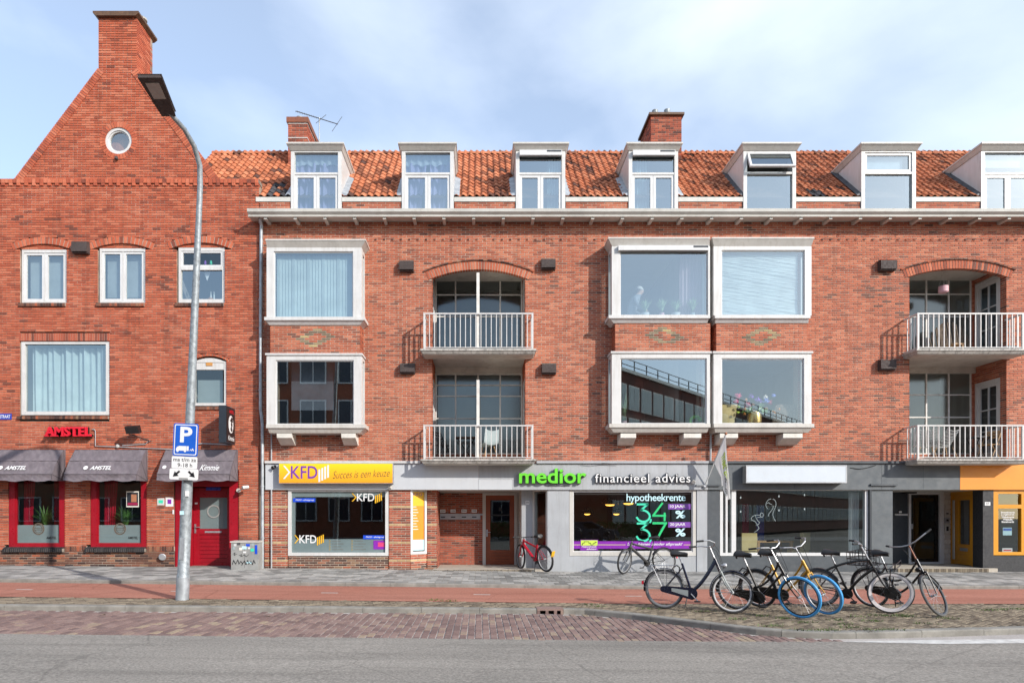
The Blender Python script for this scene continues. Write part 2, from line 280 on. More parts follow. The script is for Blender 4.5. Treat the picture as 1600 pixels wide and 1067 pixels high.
WL = {}
def setp(o, label=None, cat=None, group=None, kind=None):
    if label: o['label'] = label
    if cat: o['category'] = cat
    if group: o['group'] = group
    if kind: o['kind'] = kind
    return o
def empty(name, loc, parent=None, **kw):
    o = bpy.data.objects.new(name, None); COL.objects.link(o); o.empty_display_size = .2
    loc = Vector(loc); WL[o.name] = loc
    if parent is not None: o.parent = parent; o.location = loc-WL[parent.name]
    else: o.location = loc
    return setp(o, **kw)
class MB:
    def __init__(s): s.v = []; s.f = []; s.m = []
    def face(s, idx, mi=0): s.f.append(tuple(idx)); s.m.append(mi)
    def hexa(s, p, mi=0):                       # 8 points: bottom ring 0-3, top ring 4-7
        b = len(s.v); s.v += [tuple(q) for q in p]
        for q in ((0, 3, 2, 1), (4, 5, 6, 7), (0, 1, 5, 4), (1, 2, 6, 5), (2, 3, 7, 6), (3, 0, 4, 7)): s.face([b+i for i in q], mi)
        return s
    def box(s, x0, x1, y0, y1, z0, z1, mi=0):
        if x1 < x0: x0, x1 = x1, x0
        if y1 < y0: y0, y1 = y1, y0
        if z1 < z0: z0, z1 = z1, z0
        s.hexa([(x0, y0, z0), (x1, y0, z0), (x1, y1, z0), (x0, y1, z0), (x0, y0, z1), (x1, y0, z1), (x1, y1, z1), (x0, y1, z1)], mi); return s
    def prism(s, pts, vec, mi=0):               # polygon (3-D points) extruded along vec, both ends capped
        n = len(pts); b = len(s.v); vec = Vector(vec)
        s.v += [tuple(Vector(p)) for p in pts]+[tuple(Vector(p)+vec) for p in pts]
        s.face([b+i for i in range(n)][::-1], mi); s.face([b+n+i for i in range(n)], mi)
        for i in range(n): j = (i+1) % n; s.face((b+i, b+j, b+n+j, b+n+i), mi)
        return s
    def quad(s, a, b, c, d, mi=0):
        k = len(s.v); s.v += [tuple(a), tuple(b), tuple(c), tuple(d)]; s.face((k, k+1, k+2, k+3), mi); return s
    def obox(s, c, ax, ay, az, mi=0):           # centre and three half vectors
        c, ax, ay, az = map(Vector, (c, ax, ay, az))
        s.hexa([c-ax-ay-az, c+ax-ay-az, c+ax+ay-az, c-ax+ay-az, c-ax-ay+az, c+ax-ay+az, c+ax+ay+az, c-ax+ay+az], mi); return s
    def tube(s, pts, r, n=8, closed=False, mi=0, flat=None):
        P = [Vector(p) for p in pts]; k = len(P); b = len(s.v); rr = r if isinstance(r, (list, tuple)) else [r]*k
        up = None
        for i in range(k):
            if closed: t = P[(i+1) % k]-P[i-1]
            else: t = P[min(i+1, k-1)]-P[max(i-1, 0)]
            t.normalize()
            if up is None: up = Vector((0, 0, 1)) if abs(t.z) < .9 else Vector((1, 0, 0))
            a = t.cross(up)
            if a.length < 1e-4: a = t.cross(Vector((0, 1, 0)))
            a.normalize(); c = a.cross(t).normalized(); up = c
            for j in range(n):
                an = 2*math.pi*j/n; s.v.append(tuple(P[i]+a*math.cos(an)*rr[i]+c*math.sin(an)*rr[i]*(flat or 1)))
        for i in range(k if closed else k-1):
            i2 = (i+1) % k
            for j in range(n): j2 = (j+1) % n; s.face((b+i*n+j, b+i*n+j2, b+i2*n+j2, b+i2*n+j), mi)
        if not closed:
            s.face([b+j for j in range(n)], mi); s.face([b+(k-1)*n+j for j in range(n)][::-1], mi)
        return s
    def lathe(s, prof, c=(0, 0, 0), n=20, axis=(0, 0, 1), mi=0):
        ax = Vector(axis).normalized(); u = ax.orthogonal().normalized(); w = ax.cross(u); c = Vector(c); b = len(s.v)
        for r, h in prof:
            for j in range(n): an = 2*math.pi*j/n; s.v.append(tuple(c+ax*h+(u*math.cos(an)+w*math.sin(an))*max(r, 1e-4)))
        for i in range(len(prof)-1):
            for j in range(n): j2 = (j+1) % n; s.face((b+i*n+j, b+i*n+j2, b+(i+1)*n+j2, b+(i+1)*n+j), mi)
        s.face([b+j for j in range(n)][::-1], mi); s.face([b+(len(prof)-1)*n+j for j in range(n)], mi); return s
    def sheet(s, fn, nu, nv, mi=0):
        b = len(s.v)
        for i in range(nu+1):
            for j in range(nv+1): s.v.append(tuple(fn(i/nu, j/nv)))
        for i in range(nu):
            for j in range(nv): q = b+i*(nv+1)+j; s.face((q, q+nv+1, q+nv+2, q+1), mi)
        return s
    def xf(s, M):
        s.v = [tuple(M @ Vector(p)) for p in s.v]; return s
    def mesh(s, name, mats):
        me = bpy.data.meshes.new(name); me.from_pydata(s.v, [], s.f)
        for m in (mats if isinstance(mats, (list, tuple)) else [mats]): me.materials.append(MATS[m])
        if any(s.m): me.polygons.foreach_set('material_index', s.m)
        return me
    def build(s, name, mats, parent=None, smooth=False, local=False, fix=True, **kw):
        """link as one mesh object; its origin is put at the middle of its base"""
        if not s.v: return None
        if local: org = Vector((0, 0, 0))
        else:
            xs = [p[0] for p in s.v]; ys = [p[1] for p in s.v]; zs = [p[2] for p in s.v]
            org = Vector(((min(xs)+max(xs))/2, (min(ys)+max(ys))/2, min(zs)))
            s.v = [(p[0]-org.x, p[1]-org.y, p[2]-org.z) for p in s.v]
        me = s.mesh(name, mats)
        if fix and len(s.f) < 4000:
            bm = bmesh.new(); bm.from_mesh(me); bmesh.ops.recalc_face_normals(bm, faces=bm.faces); bm.to_mesh(me); bm.free()
        if smooth:
            me.polygons.foreach_set('use_smooth', [True]*len(me.polygons))
            try: me.set_sharp_from_angle(angle=R(40))
            except Exception: pass
        o = bpy.data.objects.new(name, me); COL.objects.link(o)
        if parent is not None:
            o.parent = parent; o.location = org if local else org-WL.get(parent.name, Vector())
        else: o.location = org
        WL[o.name] = org
        return setp(o, **kw)
def box(name, x0, x1, y0, y1, z0, z1, mat, parent=None, **kw): return MB().box(x0, x1, y0, y1, z0, z1).build(name, mat, parent, **kw)

def text_geo(s, extrude=0., offset=0., shear=0., space=1.):
    cu = bpy.data.curves.new('lettering', 'FONT'); cu.body = s; cu.extrude = extrude; cu.offset = offset; cu.shear = shear; cu.space_character = space
    cu.resolution_u = 3; cu.fill_mode = 'BOTH' if extrude else 'FRONT'
    ob = bpy.data.objects.new('lettering', cu); COL.objects.link(ob)
    me = bpy.data.meshes.new_from_object(ob)
    v = [tuple(p.co) for p in me.vertices]; f = [tuple(p.vertices) for p in me.polygons]
    bpy.data.objects.remove(ob); bpy.data.meshes.remove(me); bpy.data.curves.remove(cu)
    return v, f
def lettering(s, fn, u0, u1, v0, v1, mat, parent, name='lettering', depth=0., offset=0., shear=0., space=1., rise=0., descend=False, **kw):
    """flat or raised letters fitted into a box; fn(u, v, d) gives the world point"""
    v, f = text_geo(s, .5 if depth else 0., offset, shear, space)
    xs = [p[0] for p in v]; ys = [p[1] for p in v]; ax, bx, ay, by = min(xs), max(xs), min(ys), max(ys)
    mb = MB()
    for p in v:
        t = (p[0]-ax)/(bx-ax); q = (p[1]-ay)/(by-ay)
        mb.v.append(tuple(fn(u0+(u1-u0)*t, v0+(v1-v0)*q+rise*t, (p[2]+.5)*depth if depth else 0.)))
    mb.f = f; mb.m = [0]*len(f)
    return mb.build(name, mat, parent, fix=bool(depth), **kw)
def front(Y): return lambda u, v, d: (u, Y-d, v)

# ---- brickwork: real bricks, course by course, cut at openings
BRICKMESH = {}
def brickwork(parent, u0, u1, z0, z1, fn, holes=(), bl=.235, bh=.0625, jt=.0175, proud=.010, thick=.30, mats=('brick_red',), mortar='mortar', pick=None, npick=0, mfn=None, name='bricks', inset=.0, outline=None, back=True, seed=1, outset=0., wall_kind=None):
    """fn(u, d, z) -> world point, d = depth behind the brick face. holes: z -> list of (a, b) blocked spans. A few bricks picked as single parts, the rest one mesh."""
    rg = random.Random(seed); mb = MB(); mo = MB(); k = 0; z = z0; singles = []
    while z < z1-1e-4:
        zt = min(z+bh, z1); zm = (z+zt)/2
        lo, hi = (u0, u1) if outline is None else outline(zm)
        spans = [(lo, hi)] if hi > lo else []
        for h in holes:
            for a, b in h(zm):
                out = []
                for p, q in spans:
                    if b <= p or a >= q: out.append((p, q)); continue
                    if a > p: out.append((p, a))
                    if b < q: out.append((b, q))
                spans = out
        off = (bl/2 if k % 2 else 0)
        for p, q in spans:
            if q-p < .015: continue
            ip = min(.016, (q-p)*.2); p_, q_ = p, q; p, q = p+ip, q-ip; a3 = [fn(p, proud, z), fn(q, proud, z), fn(q, proud+thick, z), fn(p, proud+thick, z), fn(p, proud, zt), fn(q, proud, zt), fn(q, proud+thick, zt), fn(p, proud+thick, zt)]
            mo.hexa(a3); p, q = p_, q_
            i0 = math.floor((p-u0-off)/bl); x = u0+off+i0*bl; cuts = []
            while x < q-1e-4: cuts.append([max(x, p), min(x+bl, q)]); x += bl
            cuts = [c for c in cuts if c[1]-c[0] > 1e-4]
            if len(cuts) > 1 and cuts[0][1]-cuts[0][0] < .05: cuts[1][0] = cuts[0][0]; cuts.pop(0)
            if len(cuts) > 1 and cuts[-1][1]-cuts[-1][0] < .05: cuts[-2][1] = cuts[-1][1]; cuts.pop()
            for a, b in cuts:
                ea = jt/2 if a > p+1e-5 else .001; eb = jt/2 if b < q-1e-5 else .001
                d = rg.uniform(-.0018, .0018); dz = rg.uniform(-.001, .001)
                mi = mfn(a, b, z, k) if mfn else 0
                full = abs(b-a-bl) < 1e-4 and zt-z > bh-1e-4
                if full and npick and mi == 0 and len(singles) < npick and pick(a, z): singles.append((a+jt/2, d, z+jt/2+dz)); continue
                s_ = [(a+ea, d), (b-eb, d), (b-eb, proud), (a+ea, proud)]
                za, zb = z+jt/2+dz, zt-jt/2+dz
                n = len(mb.v)
                mb.v += [tuple(fn(u, dd-outset, za)) for u, dd in s_]+[tuple(fn(u, dd-outset, zb)) for u, dd in s_]
                for fc in ((0, 1, 5, 4), (0, 3, 2, 1), (4, 5, 6, 7), (1, 2, 6, 5), (3, 0, 4, 7)): mb.face([n+i for i in fc], mi)
        z += bh; k += 1
    if mo.v: mo.build('mortar', mortar, parent, fix=False)
    if mb.v: mb.build(name, list(mats), parent, fix=False, kind='stuff')
    if singles:
        key = (bl, bh, jt, proud, mats[0])
        if key not in BRICKMESH:
            q = MB().box(0, bl-jt, 0, proud, 0, bh-jt); BRICKMESH[key] = q.mesh('brick', mats[0])
        for a, d, z in singles:
            o = bpy.data.objects.new('brick', BRICKMESH[key]); COL.objects.link(o); o.parent = parent
            o.location = Vector(fn(a, d, z))-WL[parent.name]; WL[o.name] = Vector(fn(a, d, z))
def rect(a, b, c, d):                 # x range, z range
    return lambda z: [(a, b)] if c < z < d else []
def arch_top(a, b, z0, zs, rise):     # segmental arch: springing zs, crown zs+rise
    w = (b-a)/2; r = (w*w+rise*rise)/(2*rise); cz = zs+rise-r; cx = (a+b)/2
    def h(z):
        if z < z0: return []
        if z <= zs: return [(a, b)]
        if z >= zs+rise: return []
        q = math.sqrt(max(0, r*r-(z-cz)**2)); return [(cx-q, cx+q)]
    return h, (cx, cz, r, math.asin(w/r))
def arch_ring(parent, c, th, Y, mat, mortar, n, proud=.006, y1=.14, extra=0., name='arch_brick'):
    cx, cz, r, half = c; half += extra; mb = MB(); mo = MB()
    for i in range(n):
        a0 = -half+2*half*i/n; a1 = -half+2*half*(i+1)/n; g = .12*(a1-a0)
        P = lambda a, rr, y: (cx+rr*math.sin(a), y, cz+rr*math.cos(a))
        q = [P(a0+g, r, Y-proud), P(a1-g, r, Y-proud), P(a1-g, r, y1), P(a0+g, r, y1), P(a0+g, r+th, Y-proud), P(a1-g, r+th, Y-proud), P(a1-g, r+th, y1), P(a0+g, r+th, y1)]
        MB_ = MB(); MB_.hexa(q); MB_.build(name, mat, parent)
        q2 = [P(a0, r+.003, Y+.004), P(a1, r+.003, Y+.004), P(a1, r+.003, y1-.01), P(a0, r+.003, y1-.01), P(a0, r+th-.003, Y+.004), P(a1, r+th-.003, Y+.004), P(a1, r+th-.003, y1-.01), P(a0, r+th-.003, y1-.01)]
        mo.hexa(q2)
    mo.build('mortar', mortar, parent)
def ring_block(c, th, extra=0.):      # the wall bricks leave room for the ring
    cx, cz, r, half = c; half += extra
    def h(z):
        ro = r+th
        if z >= cz+ro or z < cz+r*math.cos(half)-.0: return []
        q = math.sqrt(max(0, ro*ro-(z-cz)**2)); lim = max(r, min(ro, (z-cz)/max(1e-3, math.cos(half))))*math.sin(half); q = min(q, lim)
        return [(cx-q, cx+q)]
    return h
def soldier(parent, x0, x1, z0, z1, Y, mat, mortar, w=.065, proud=.006, slope=0., name='soldier_brick', depth=.10, jt=.011):
    n = max(1, round((x1-x0)/w)); w = (x1-x0)/n
    for i in range(n):
        a = x0+i*w
        MB().hexa([(a+jt/2, Y-proud, z0), (a+w-jt/2, Y-proud, z0), (a+w-jt/2, Y+depth, z0), (a+jt/2, Y+depth, z0), (a+jt/2, Y-proud, z1-slope), (a+w-jt/2, Y-proud, z1-slope), (a+w-jt/2, Y+depth, z1), (a+jt/2, Y+depth, z1)]).build(name, mat, parent)
    MB().box(x0, x1, Y-proud+.007, Y+depth-.002, z0+.003, z1-slope-.004).build('mortar', mortar, parent)

# ---- joinery
def ring(mb, x0, x1, z0, z1, y0, y1, w, wb=None, wt=None, mi=0):
    wb = w if wb is None else wb; wt = w if wt is None else wt
    mb.box(x0, x0+w, y0, y1, z0, z1, mi); mb.box(x1-w, x1, y0, y1, z0, z1, mi); mb.box(x0+w, x1-w, y0, y1, z0, z0+wb, mi); mb.box(x0+w, x1-w, y0, y1, z1-wt, z1, mi); return mb
def pane(parent, x0, x1, z0, z1, Y, mat='glass', name='pane', tilt=0., yaw=0.):
    cx, cz = (x0+x1)/2, (z0+z1)/2; f = lambda x, z: Y+math.tan(yaw)*(x-cx)+math.tan(tilt)*(z-cz)
    return MB().quad((x0, f(x0, z0), z0), (x1, f(x1, z0), z0), (x1, f(x1, z1), z1), (x0, f(x0, z1), z1)).build(name, mat, parent, fix=False)
def room(parent, x0, x1, z0, z1, y0, y1, mat='interior_mid'):
    m = MB(); m.quad((x0, y1, z0), (x1, y1, z0), (x1, y1, z1), (x0, y1, z1)); m.quad((x0, y0, z0), (x0, y1, z0), (x0, y1, z1), (x0, y0, z1)); m.quad((x1, y1, z0), (x1, y0, z0), (x1, y0, z1), (x1, y1, z1))
    m.quad((x0, y0, z0), (x1, y0, z0), (x1, y1, z0), (x0, y1, z0)); m.quad((x0, y1, z1), (x1, y1, z1), (x1, y0, z1), (x0, y0, z1))
    return m.build('room', mat, parent, fix=False)
def curtain(label, x0, x1, z0, z1, Y, mat, folds=8, amp=.04, gather=0., cat='curtain', name='curtain', ph=0., irregular=.3, group=None):
    n = folds*8; rg = random.Random(hash((round(x0, 2), folds)) & 999); ph2 = rg.uniform(0, 6)
    def fn(u, v):
        a = amp*(.6+.4*v)*(math.sin(2*math.pi*folds*u+ph)+irregular*math.sin(2*math.pi*folds*.37*u+ph2)+.12*math.sin(40*u+5*v))
        w = 1-gather*(1-v)*(1-abs(2*v-1)*.3); xx = x0+(x1-x0)*u*w
        return (xx, Y+a, z0+(z1-z0)*v)
    mb = MB(); mb.sheet(fn, n, 6)
    return mb.build(name, mat, None, smooth=True, fix=False, label=label, cat=cat, **({'group': group} if group else {}))
# ================================================================== GROUND
XS = (-26., 3., 34.)
def sheet(name, y0, y1, dz, mat, xs=XS, z0=None, **kw):
    m = MB()
    for a, b in zip(xs, xs[1:]): m.quad((a, y0, zg(a)+dz), (b, y0, zg(b)+dz), (b, y1, zg(b)+dz), (a, y1, zg(a)+dz))
    return m.build(name, mat, fix=False, **kw)
MB().quad((-600, -600, -.6), (600, -600, -.6), (600, 600, -.6), (-600, 600, -.6)).build('ground', 'earth', kind='structure', label='open ground beyond the street')
road = sheet('road', -24.5, -9.25, -.159, 'asphalt', kind='structure', label='grey asphalt carriageway in the foreground')
SLOPE = math.atan(.011)
def pieces(parent, spots, size, top, mat, npick, keyfn, seed=3, name='tile', tilt=.004, dzr=.002, rot=0.):
    """paving units (centre x, y, angle): the npick that rank first are single parts, the rest one mesh"""
    rg = random.Random(seed); sx, sy, h = size; spots = sorted(spots, key=keyfn)
    c = .006
    def geo():
        m = MB(); a, b = sx/2, sy/2
        v = [(-a, -b, -h), (a, -b, -h), (a, b, -h), (-a, b, -h), (-a, -b, -c*.6), (a, -b, -c*.6), (a, b, -c*.6), (-a, b, -c*.6), (-a+c, -b+c, 0), (a-c, -b+c, 0), (a-c, b-c, 0), (-a+c, b-c, 0)]
        f = [(8, 9, 10, 11)]+[(i, (i+1) % 4, 4+(i+1) % 4, 4+i) for i in range(4)]+[(4+i, 4+(i+1) % 4, 8+(i+1) % 4, 8+i) for i in range(4)]
        m.v = v; m.f = f; m.m = [0]*len(f); return m
    one = geo().mesh(name, mat); base = geo(); big = MB()
    for i, (x, y, an) in enumerate(spots):
        M = Matrix.Translation((x, y, zg(x)+top+rg.uniform(-dzr, dzr))) @ Matrix.Rotation(SLOPE if x < 3 else 0, 4, 'Y') @ Matrix.Rotation(rg.uniform(-tilt, tilt), 4, 'X') @ Matrix.Rotation(an+rg.uniform(-.01, .01), 4, 'Z')
        if i < npick:
            o = bpy.data.objects.new(name, one); COL.objects.link(o); o.parent = parent
            o.matrix_basis = Matrix.Translation(-WL[parent.name]) @ M
        else:
            n = len(big.v); big.v += [tuple(M @ Vector(p)) for p in base.v]; big.f += [tuple(n+q for q in f) for f in base.f]; big.m += base.m
    if big.v: big.build(name+'s', mat, parent, fix=False, kind='stuff')
def inframe(x, y): px = CX+x*F/(y+DC); return -20 < px < 1620
# --- pavement along the shops: 30 x 30 concrete slabs
walk = sheet('pavement', -3.5, 2.6, -.006, 'joint_sand', kind='structure', label='pavement of grey concrete slabs along the shop fronts')
sp = []
j = 0; y = -3.36
while y < -.02:
    x = -19+(.15 if j % 2 else 0)
    while x < 26: sp.append((x, y, 0)); x += .302
    y += .302; j += 1
pieces(walk, sp, (.290, .290, .05), .0, 'slab', 300, lambda s: (0 if inframe(s[0], s[1]) else 1, s[1], abs(s[0])), name='slab')
def kerb(name, path, width, h, dz, mat, seg=1.0, gap=.006, skip=(), **kw):
    root = empty(name, (path[0][0], path[0][1], zg(path[0][0])+dz-h), kind='structure', **kw)
    P = [Vector((a, b, 0)) for a, b in path]; d = [0]
    for a, b in zip(P, P[1:]): d.append(d[-1]+(b-a).length)
    def at(s):
        for i in range(len(P)-1):
            if s <= d[i+1] or i == len(P)-2: return P[i].lerp(P[i+1], (s-d[i])/(d[i+1]-d[i]))
    def nrm(s):
        t = (at(min(s+.05, d[-1]))-at(max(s-.05, 0))).normalized(); return Vector((-t.y, t.x, 0))
    cuts = [0]; s = 0
    while s < d[-1]-.3: s = min(s+seg, d[-1]); cuts.append(s)
    cuts = sorted(set(cuts+[q for a in skip for q in a]))
    for a, b in zip(cuts, cuts[1:]):
        if any(p-1e-3 <= a and b <= q+1e-3 for p, q in skip) or b-a < .08: continue
        m = MB(); ns = 3 if b-a > .5 else 1; rings = []
        jz = rnd.uniform(-.004, .004)
        for i in range(ns+1):
            q = a+gap/2+(b-a-gap)*i/ns; p = at(q); n = nrm(q); z = zg(p.x)+dz+jz
            prof = [(0, -h-.1), (0, -.022), (.007, -.006), (.022, 0), (width, 0), (width, -h-.1)]
            rings.append(len(m.v))
            for t, zz in prof: w = p+n*t; m.v.append((w.x, w.y, z+zz))
        k = 6
        for i in range(ns):
            for j in range(k): m.face((rings[i]+j, rings[i]+(j+1) % k, rings[i+1]+(j+1) % k, rings[i+1]+j))
        m.face([rings[0]+j for j in range(k)]); m.face([rings[-1]+j for j in range(k)])
        m.build('kerb_stone', mat, root)
    return root, at
kerb('pavement_kerb', [(-20, -3.64), (28, -3.64)], .14, .08, .0, 'curb', label='low concrete kerb between pavement and red cycle path')
# --- red cycle path with dashed centre line
cyc = sheet('cycle_path', -6.05, -3.6, -.08, 'red_asphalt', kind='structure', label='red asphalt cycle path with white dashes')
for px in (-200, 38, 280, 515, 753, 990, 1228, 1466, 1700):
    Y = -4.93; x = X(px, Y); m = MB(); m.quad((x-.17, Y-.03, zg(x-.17)-.076), (x+.17, Y-.03, zg(x+.17)-.076), (x+.17, Y+.03, zg(x+.17)-.076), (x-.17, Y+.03, zg(x-.17)-.076)); m.build('dash_mark', 'road_white', cyc, fix=False)
# --- kerb towards the carriageway and the brick verge with its bulge
KP = [(-22, -7.35), (-8, -7.15), (1.75, -6.86), (2.45, -7.3), (3.1, -7.92), (3.9, -8.68), (4.3, -8.9), (4.9, -9.02), (5.6, -8.98), (6.9, -8.8), (8.0, -8.62), (10, -8.5), (30, -8.2)]
def kerbY(x):
    for (a, b), (c, d) in zip(KP, KP[1:]):
        if a <= x <= c: return b+(d-b)*(x-a)/(c-a)
    return -8.3
VZ = -.08
s0 = sum(math.dist(a, b) for a, b in zip(KP[:2], KP[1:2]))+math.dist(KP[1], (.98, -6.883))
kroot, kat = kerb('carriageway_kerb', KP, .15, .095, VZ+.004, 'curb', skip=[(s0, s0+.46)], label='grey concrete kerb curving out around the bicycles')
# kerb inlet with three dark openings
g = MB(); gx0, gx1 = .985, 1.435; gz = zg(1.2)+VZ+.006; gy = -6.895
g.box(gx0, gx1, gy, gy+.3, gz-.03, gz); g.box(gx0, gx1, gy, gy+.3, gz-.16, gz-.10)
for a in (0, .145, .29, .405): g.box(gx0+a, gx0+a+(.05 if a < .4 else .045), gy, gy+.3, gz-.10, gz-.03)
g.build('gully_inlet', 'klinker', kroot)
MB().box(gx0+.01, gx1-.01, gy+.2, gy+.205, gz-.11, gz-.02).build('gully_shaft', 'sign_black', kroot)
m = MB(); xs = [-24, -8, 1.75, 2.45, 3.1, 3.9, 4.3, 4.9, 5.6, 6.9, 8, 10, 29]
for a, b in zip(xs, xs[1:]): m.quad((a, kerbY(a)+.07, zg(a)+VZ-.010), (b, kerbY(b)+.07, zg(b)+VZ-.010), (b, -6.0, zg(b)+VZ-.010), (a, -6.0, zg(a)+VZ-.010))
verge = m.build('brick_verge', 'joint_dark', fix=False, kind='structure', label='strip of small worn paving bricks beside the cycle path')
sp = []; an = R(38); ca, sa = math.cos(an), math.sin(an)
for j in range(-420, 420):
    for i in range(-130, 130):
        u = (i+(.5 if j % 2 else 0))*.205; v = j*.072; x = u*ca-v*sa; y = u*sa+v*ca-7
        if -16 < x < 22 and kerbY(x)+.19 < y < -6.05 and (x > -14): sp.append((x, y, an))
pieces(verge, sp, (.192, .058, .04), VZ-.002, 'verge_brick', 300, lambda s: (0 if inframe(s[0], s[1]) else 1, s[1]), name='paving_brick', dzr=.004, tilt=.02)
# --- parking lane of purple-brown clinkers
lane = sheet('parking_lane', -9.32, -6.7, -.1715, 'joint_pale', xs=(-24., 3., 34.), kind='structure', label='lane of purple-brown clinker bricks between kerb and asphalt')
sp = []
i = 0; x = -15.
while x < 5:
    y = -9.215+(.105 if i % 2 else 0)
    wob = .012*math.sin(x*2.1)
    while y < -6.7:
        if y < kerbY(x)-.03: sp.append((x, y+wob, .02*math.sin(x*1.3+y)))
        y += .212
    x += .107; i += 1
pieces(lane, sp, (.093, .198, .06), -.162, 'klinker', 300, lambda s: (0 if inframe(s[0], s[1]) else 1, s[1]), name='clinker', dzr=.004, tilt=.02)
m = MB(); q = [(4.9, -9.27), (6.1, -9.16), (9, -9.02), (22, -8.75)]
for (a, b), (c, d) in zip(q, q[1:]): m.quad((a, b-.02-(a > 5)*.26, -.155), (c, d-.28, -.155), (c, d, -.155), (a, b, -.155))
m.build('edge_line', 'road_white', road, fix=False)
# grass and moss in the joints
gm = MB(); rg = random.Random(12)
tufts = [(920, 945), (932, 948), (1100, 955), (1190, 962), (1228, 966), (1258, 972), (1205, 978), (1310, 968), (1318, 975), (1338, 963), (1360, 970), (1385, 962), (1408, 961), (1416, 963), (1362, 984), (1300, 984), (1395, 984), (1282, 985), (1440, 974), (1560, 952), (1590, 951), (700, 942), (680, 941), (1010, 951), (1480, 966), (1545, 953), (1250, 985), (1370, 961), (1330, 980), (1150, 967)]
for px, py in tufts:
    Y0 = GY(py, VZ); x0 = X(px, Y0)
    for k in range(46):
        x = x0+rg.gauss(0, .10); yv = Y0+rg.gauss(0, .045); h = rg.uniform(.015, .045); a = rg.uniform(0, 6.28); w = rg.uniform(.004, .008)
        if yv < kerbY(x)+.03: continue
        lx, ly = rg.gauss(0, .03), rg.gauss(0, .03); z = zg(x)+VZ
        n = len(gm.v); gm.v += [(x-w*math.cos(a), yv-w*math.sin(a), z), (x+w*math.cos(a), yv+w*math.sin(a), z), (x+lx, yv+ly, z+h)]; gm.face((n, n+1, n+2))
gm.build('grass', 'grass', fix=False, kind='stuff', label='small tufts of grass growing between the verge bricks', cat='grass')
# dry leaves and scraps along the kerb
lm = MB()
for px, py in [(918, 962), (930, 964), (1030, 974), (1062, 968), (1110, 984), (575, 890), (560, 890), (592, 891), (605, 890), (160, 961), (420, 963), (905, 963), (1350, 986), (640, 962), (300, 955), (1025, 973)]:
    onlane = py > 955 and px < 1150; z = zg(X(px, -8))-.155 if onlane else (zg(X(px, -.2))+.004 if py < 900 else VZ+.006)
    Y0 = GY(py, z); x0 = X(px, Y0)
    for k in range(4):
        x = x0+rg.gauss(0, .05); yv = Y0+rg.gauss(0, .03); a = rg.uniform(0, 6.28); s = rg.uniform(.012, .03)
        c, d = math.cos(a)*s, math.sin(a)*s; lm.quad((x-c, yv-d, z+.004), (x+d*.6, yv-c*.6, z+rg.uniform(.004, .02)), (x+c, yv+d, z+.008), (x-d*.6, yv+c*.6, z+rg.uniform(.004, .02)))
lm.build('leaves', 'bamboo', fix=False, kind='stuff', label='dry leaves and scraps lying along the kerb', cat='leaves')
# far pavement behind the viewer
far = sheet('far_pavement', -32., -24.5, -.05, 'slab', kind='structure', label='pavement on the opposite side of the street')
# ================================================================== GABLED CAFE BUILDING
GX0, GX1 = X(-165), X(405)-.004
gb = empty('gable_building', (X(185), 0, 0), label='orange-red brick house with tall stepped chimney gable and round window', cat='building')
ZP = Z(281)
gl, gr, ct, cl, cr_ = X(23), X(342), Z(108), X(153.8), X(213.7)
def g_out(z):
    if z < ZP: return GX0, GX1
    t = (z-ZP)/(ct-ZP)
    if t < 1: return gl+(cl-gl)*t, gr+(cr_-gr)*t
    return cl, cr_
holes = []
def arched(px0, px1, py0, pys, rise_px, th=.185, nb=17, ex=.10):
    a, b = X(px0), X(px1); h, c = arch_top(a, b, Z(py0), Z(pys), rise_px/56.)
    holes.append(h); holes.append(ring_block(c, th, ex)); arch_ring(gb, c, th, 0, 'brick_gable', 'mortar_gable', nb, extra=ex); return c
cs = [arched(31, 104, 474, 387, 6), arched(152.5, 227, 474, 386, 6), arched(276, 351, 474, 385, 6)]
arched(300, 353.5, 637, 563, 7, .06, 12, .06)
holes.append(rect(X(31), X(171), Z(649), Z(520)))
holes.append(rect(X(31), X(171), Z(657), Z(649)-.001))
cw = [(13, 101), (141, 229)]
for a, b in cw: holes.append(rect(X(a), X(b), Z(858), Z(735)))
holes.append(rect(X(272), X(373), -1, Z(735)))
RC = (X(185), Z(220)); RR = 21/56.
def circ(z):
    d = z-RC[1]; r = RR+.13
    return [(RC[0]-math.sqrt(r*r-d*d), RC[0]+math.sqrt(r*r-d*d))] if abs(d) < r else []
holes.append(circ)
for a, b in cw: holes.append(rect(X(a-6), X(b), Z(862), Z(852)))
brickwork(gb, GX0, GX1, -.2, Z(26), lambda u, d, z: (u, d, z), holes, bl=.232, bh=.0675, jt=.018, proud=.014, mats=('brick_gable', 'brick_dark'), mortar='mortar_gable', outline=g_out, seed=5,
          mfn=lambda a, b, z, k: 1 if z < Z(861) else 0, pick=lambda a, z: a > X(-10) and Z(850) < z < Z(700), npick=300)
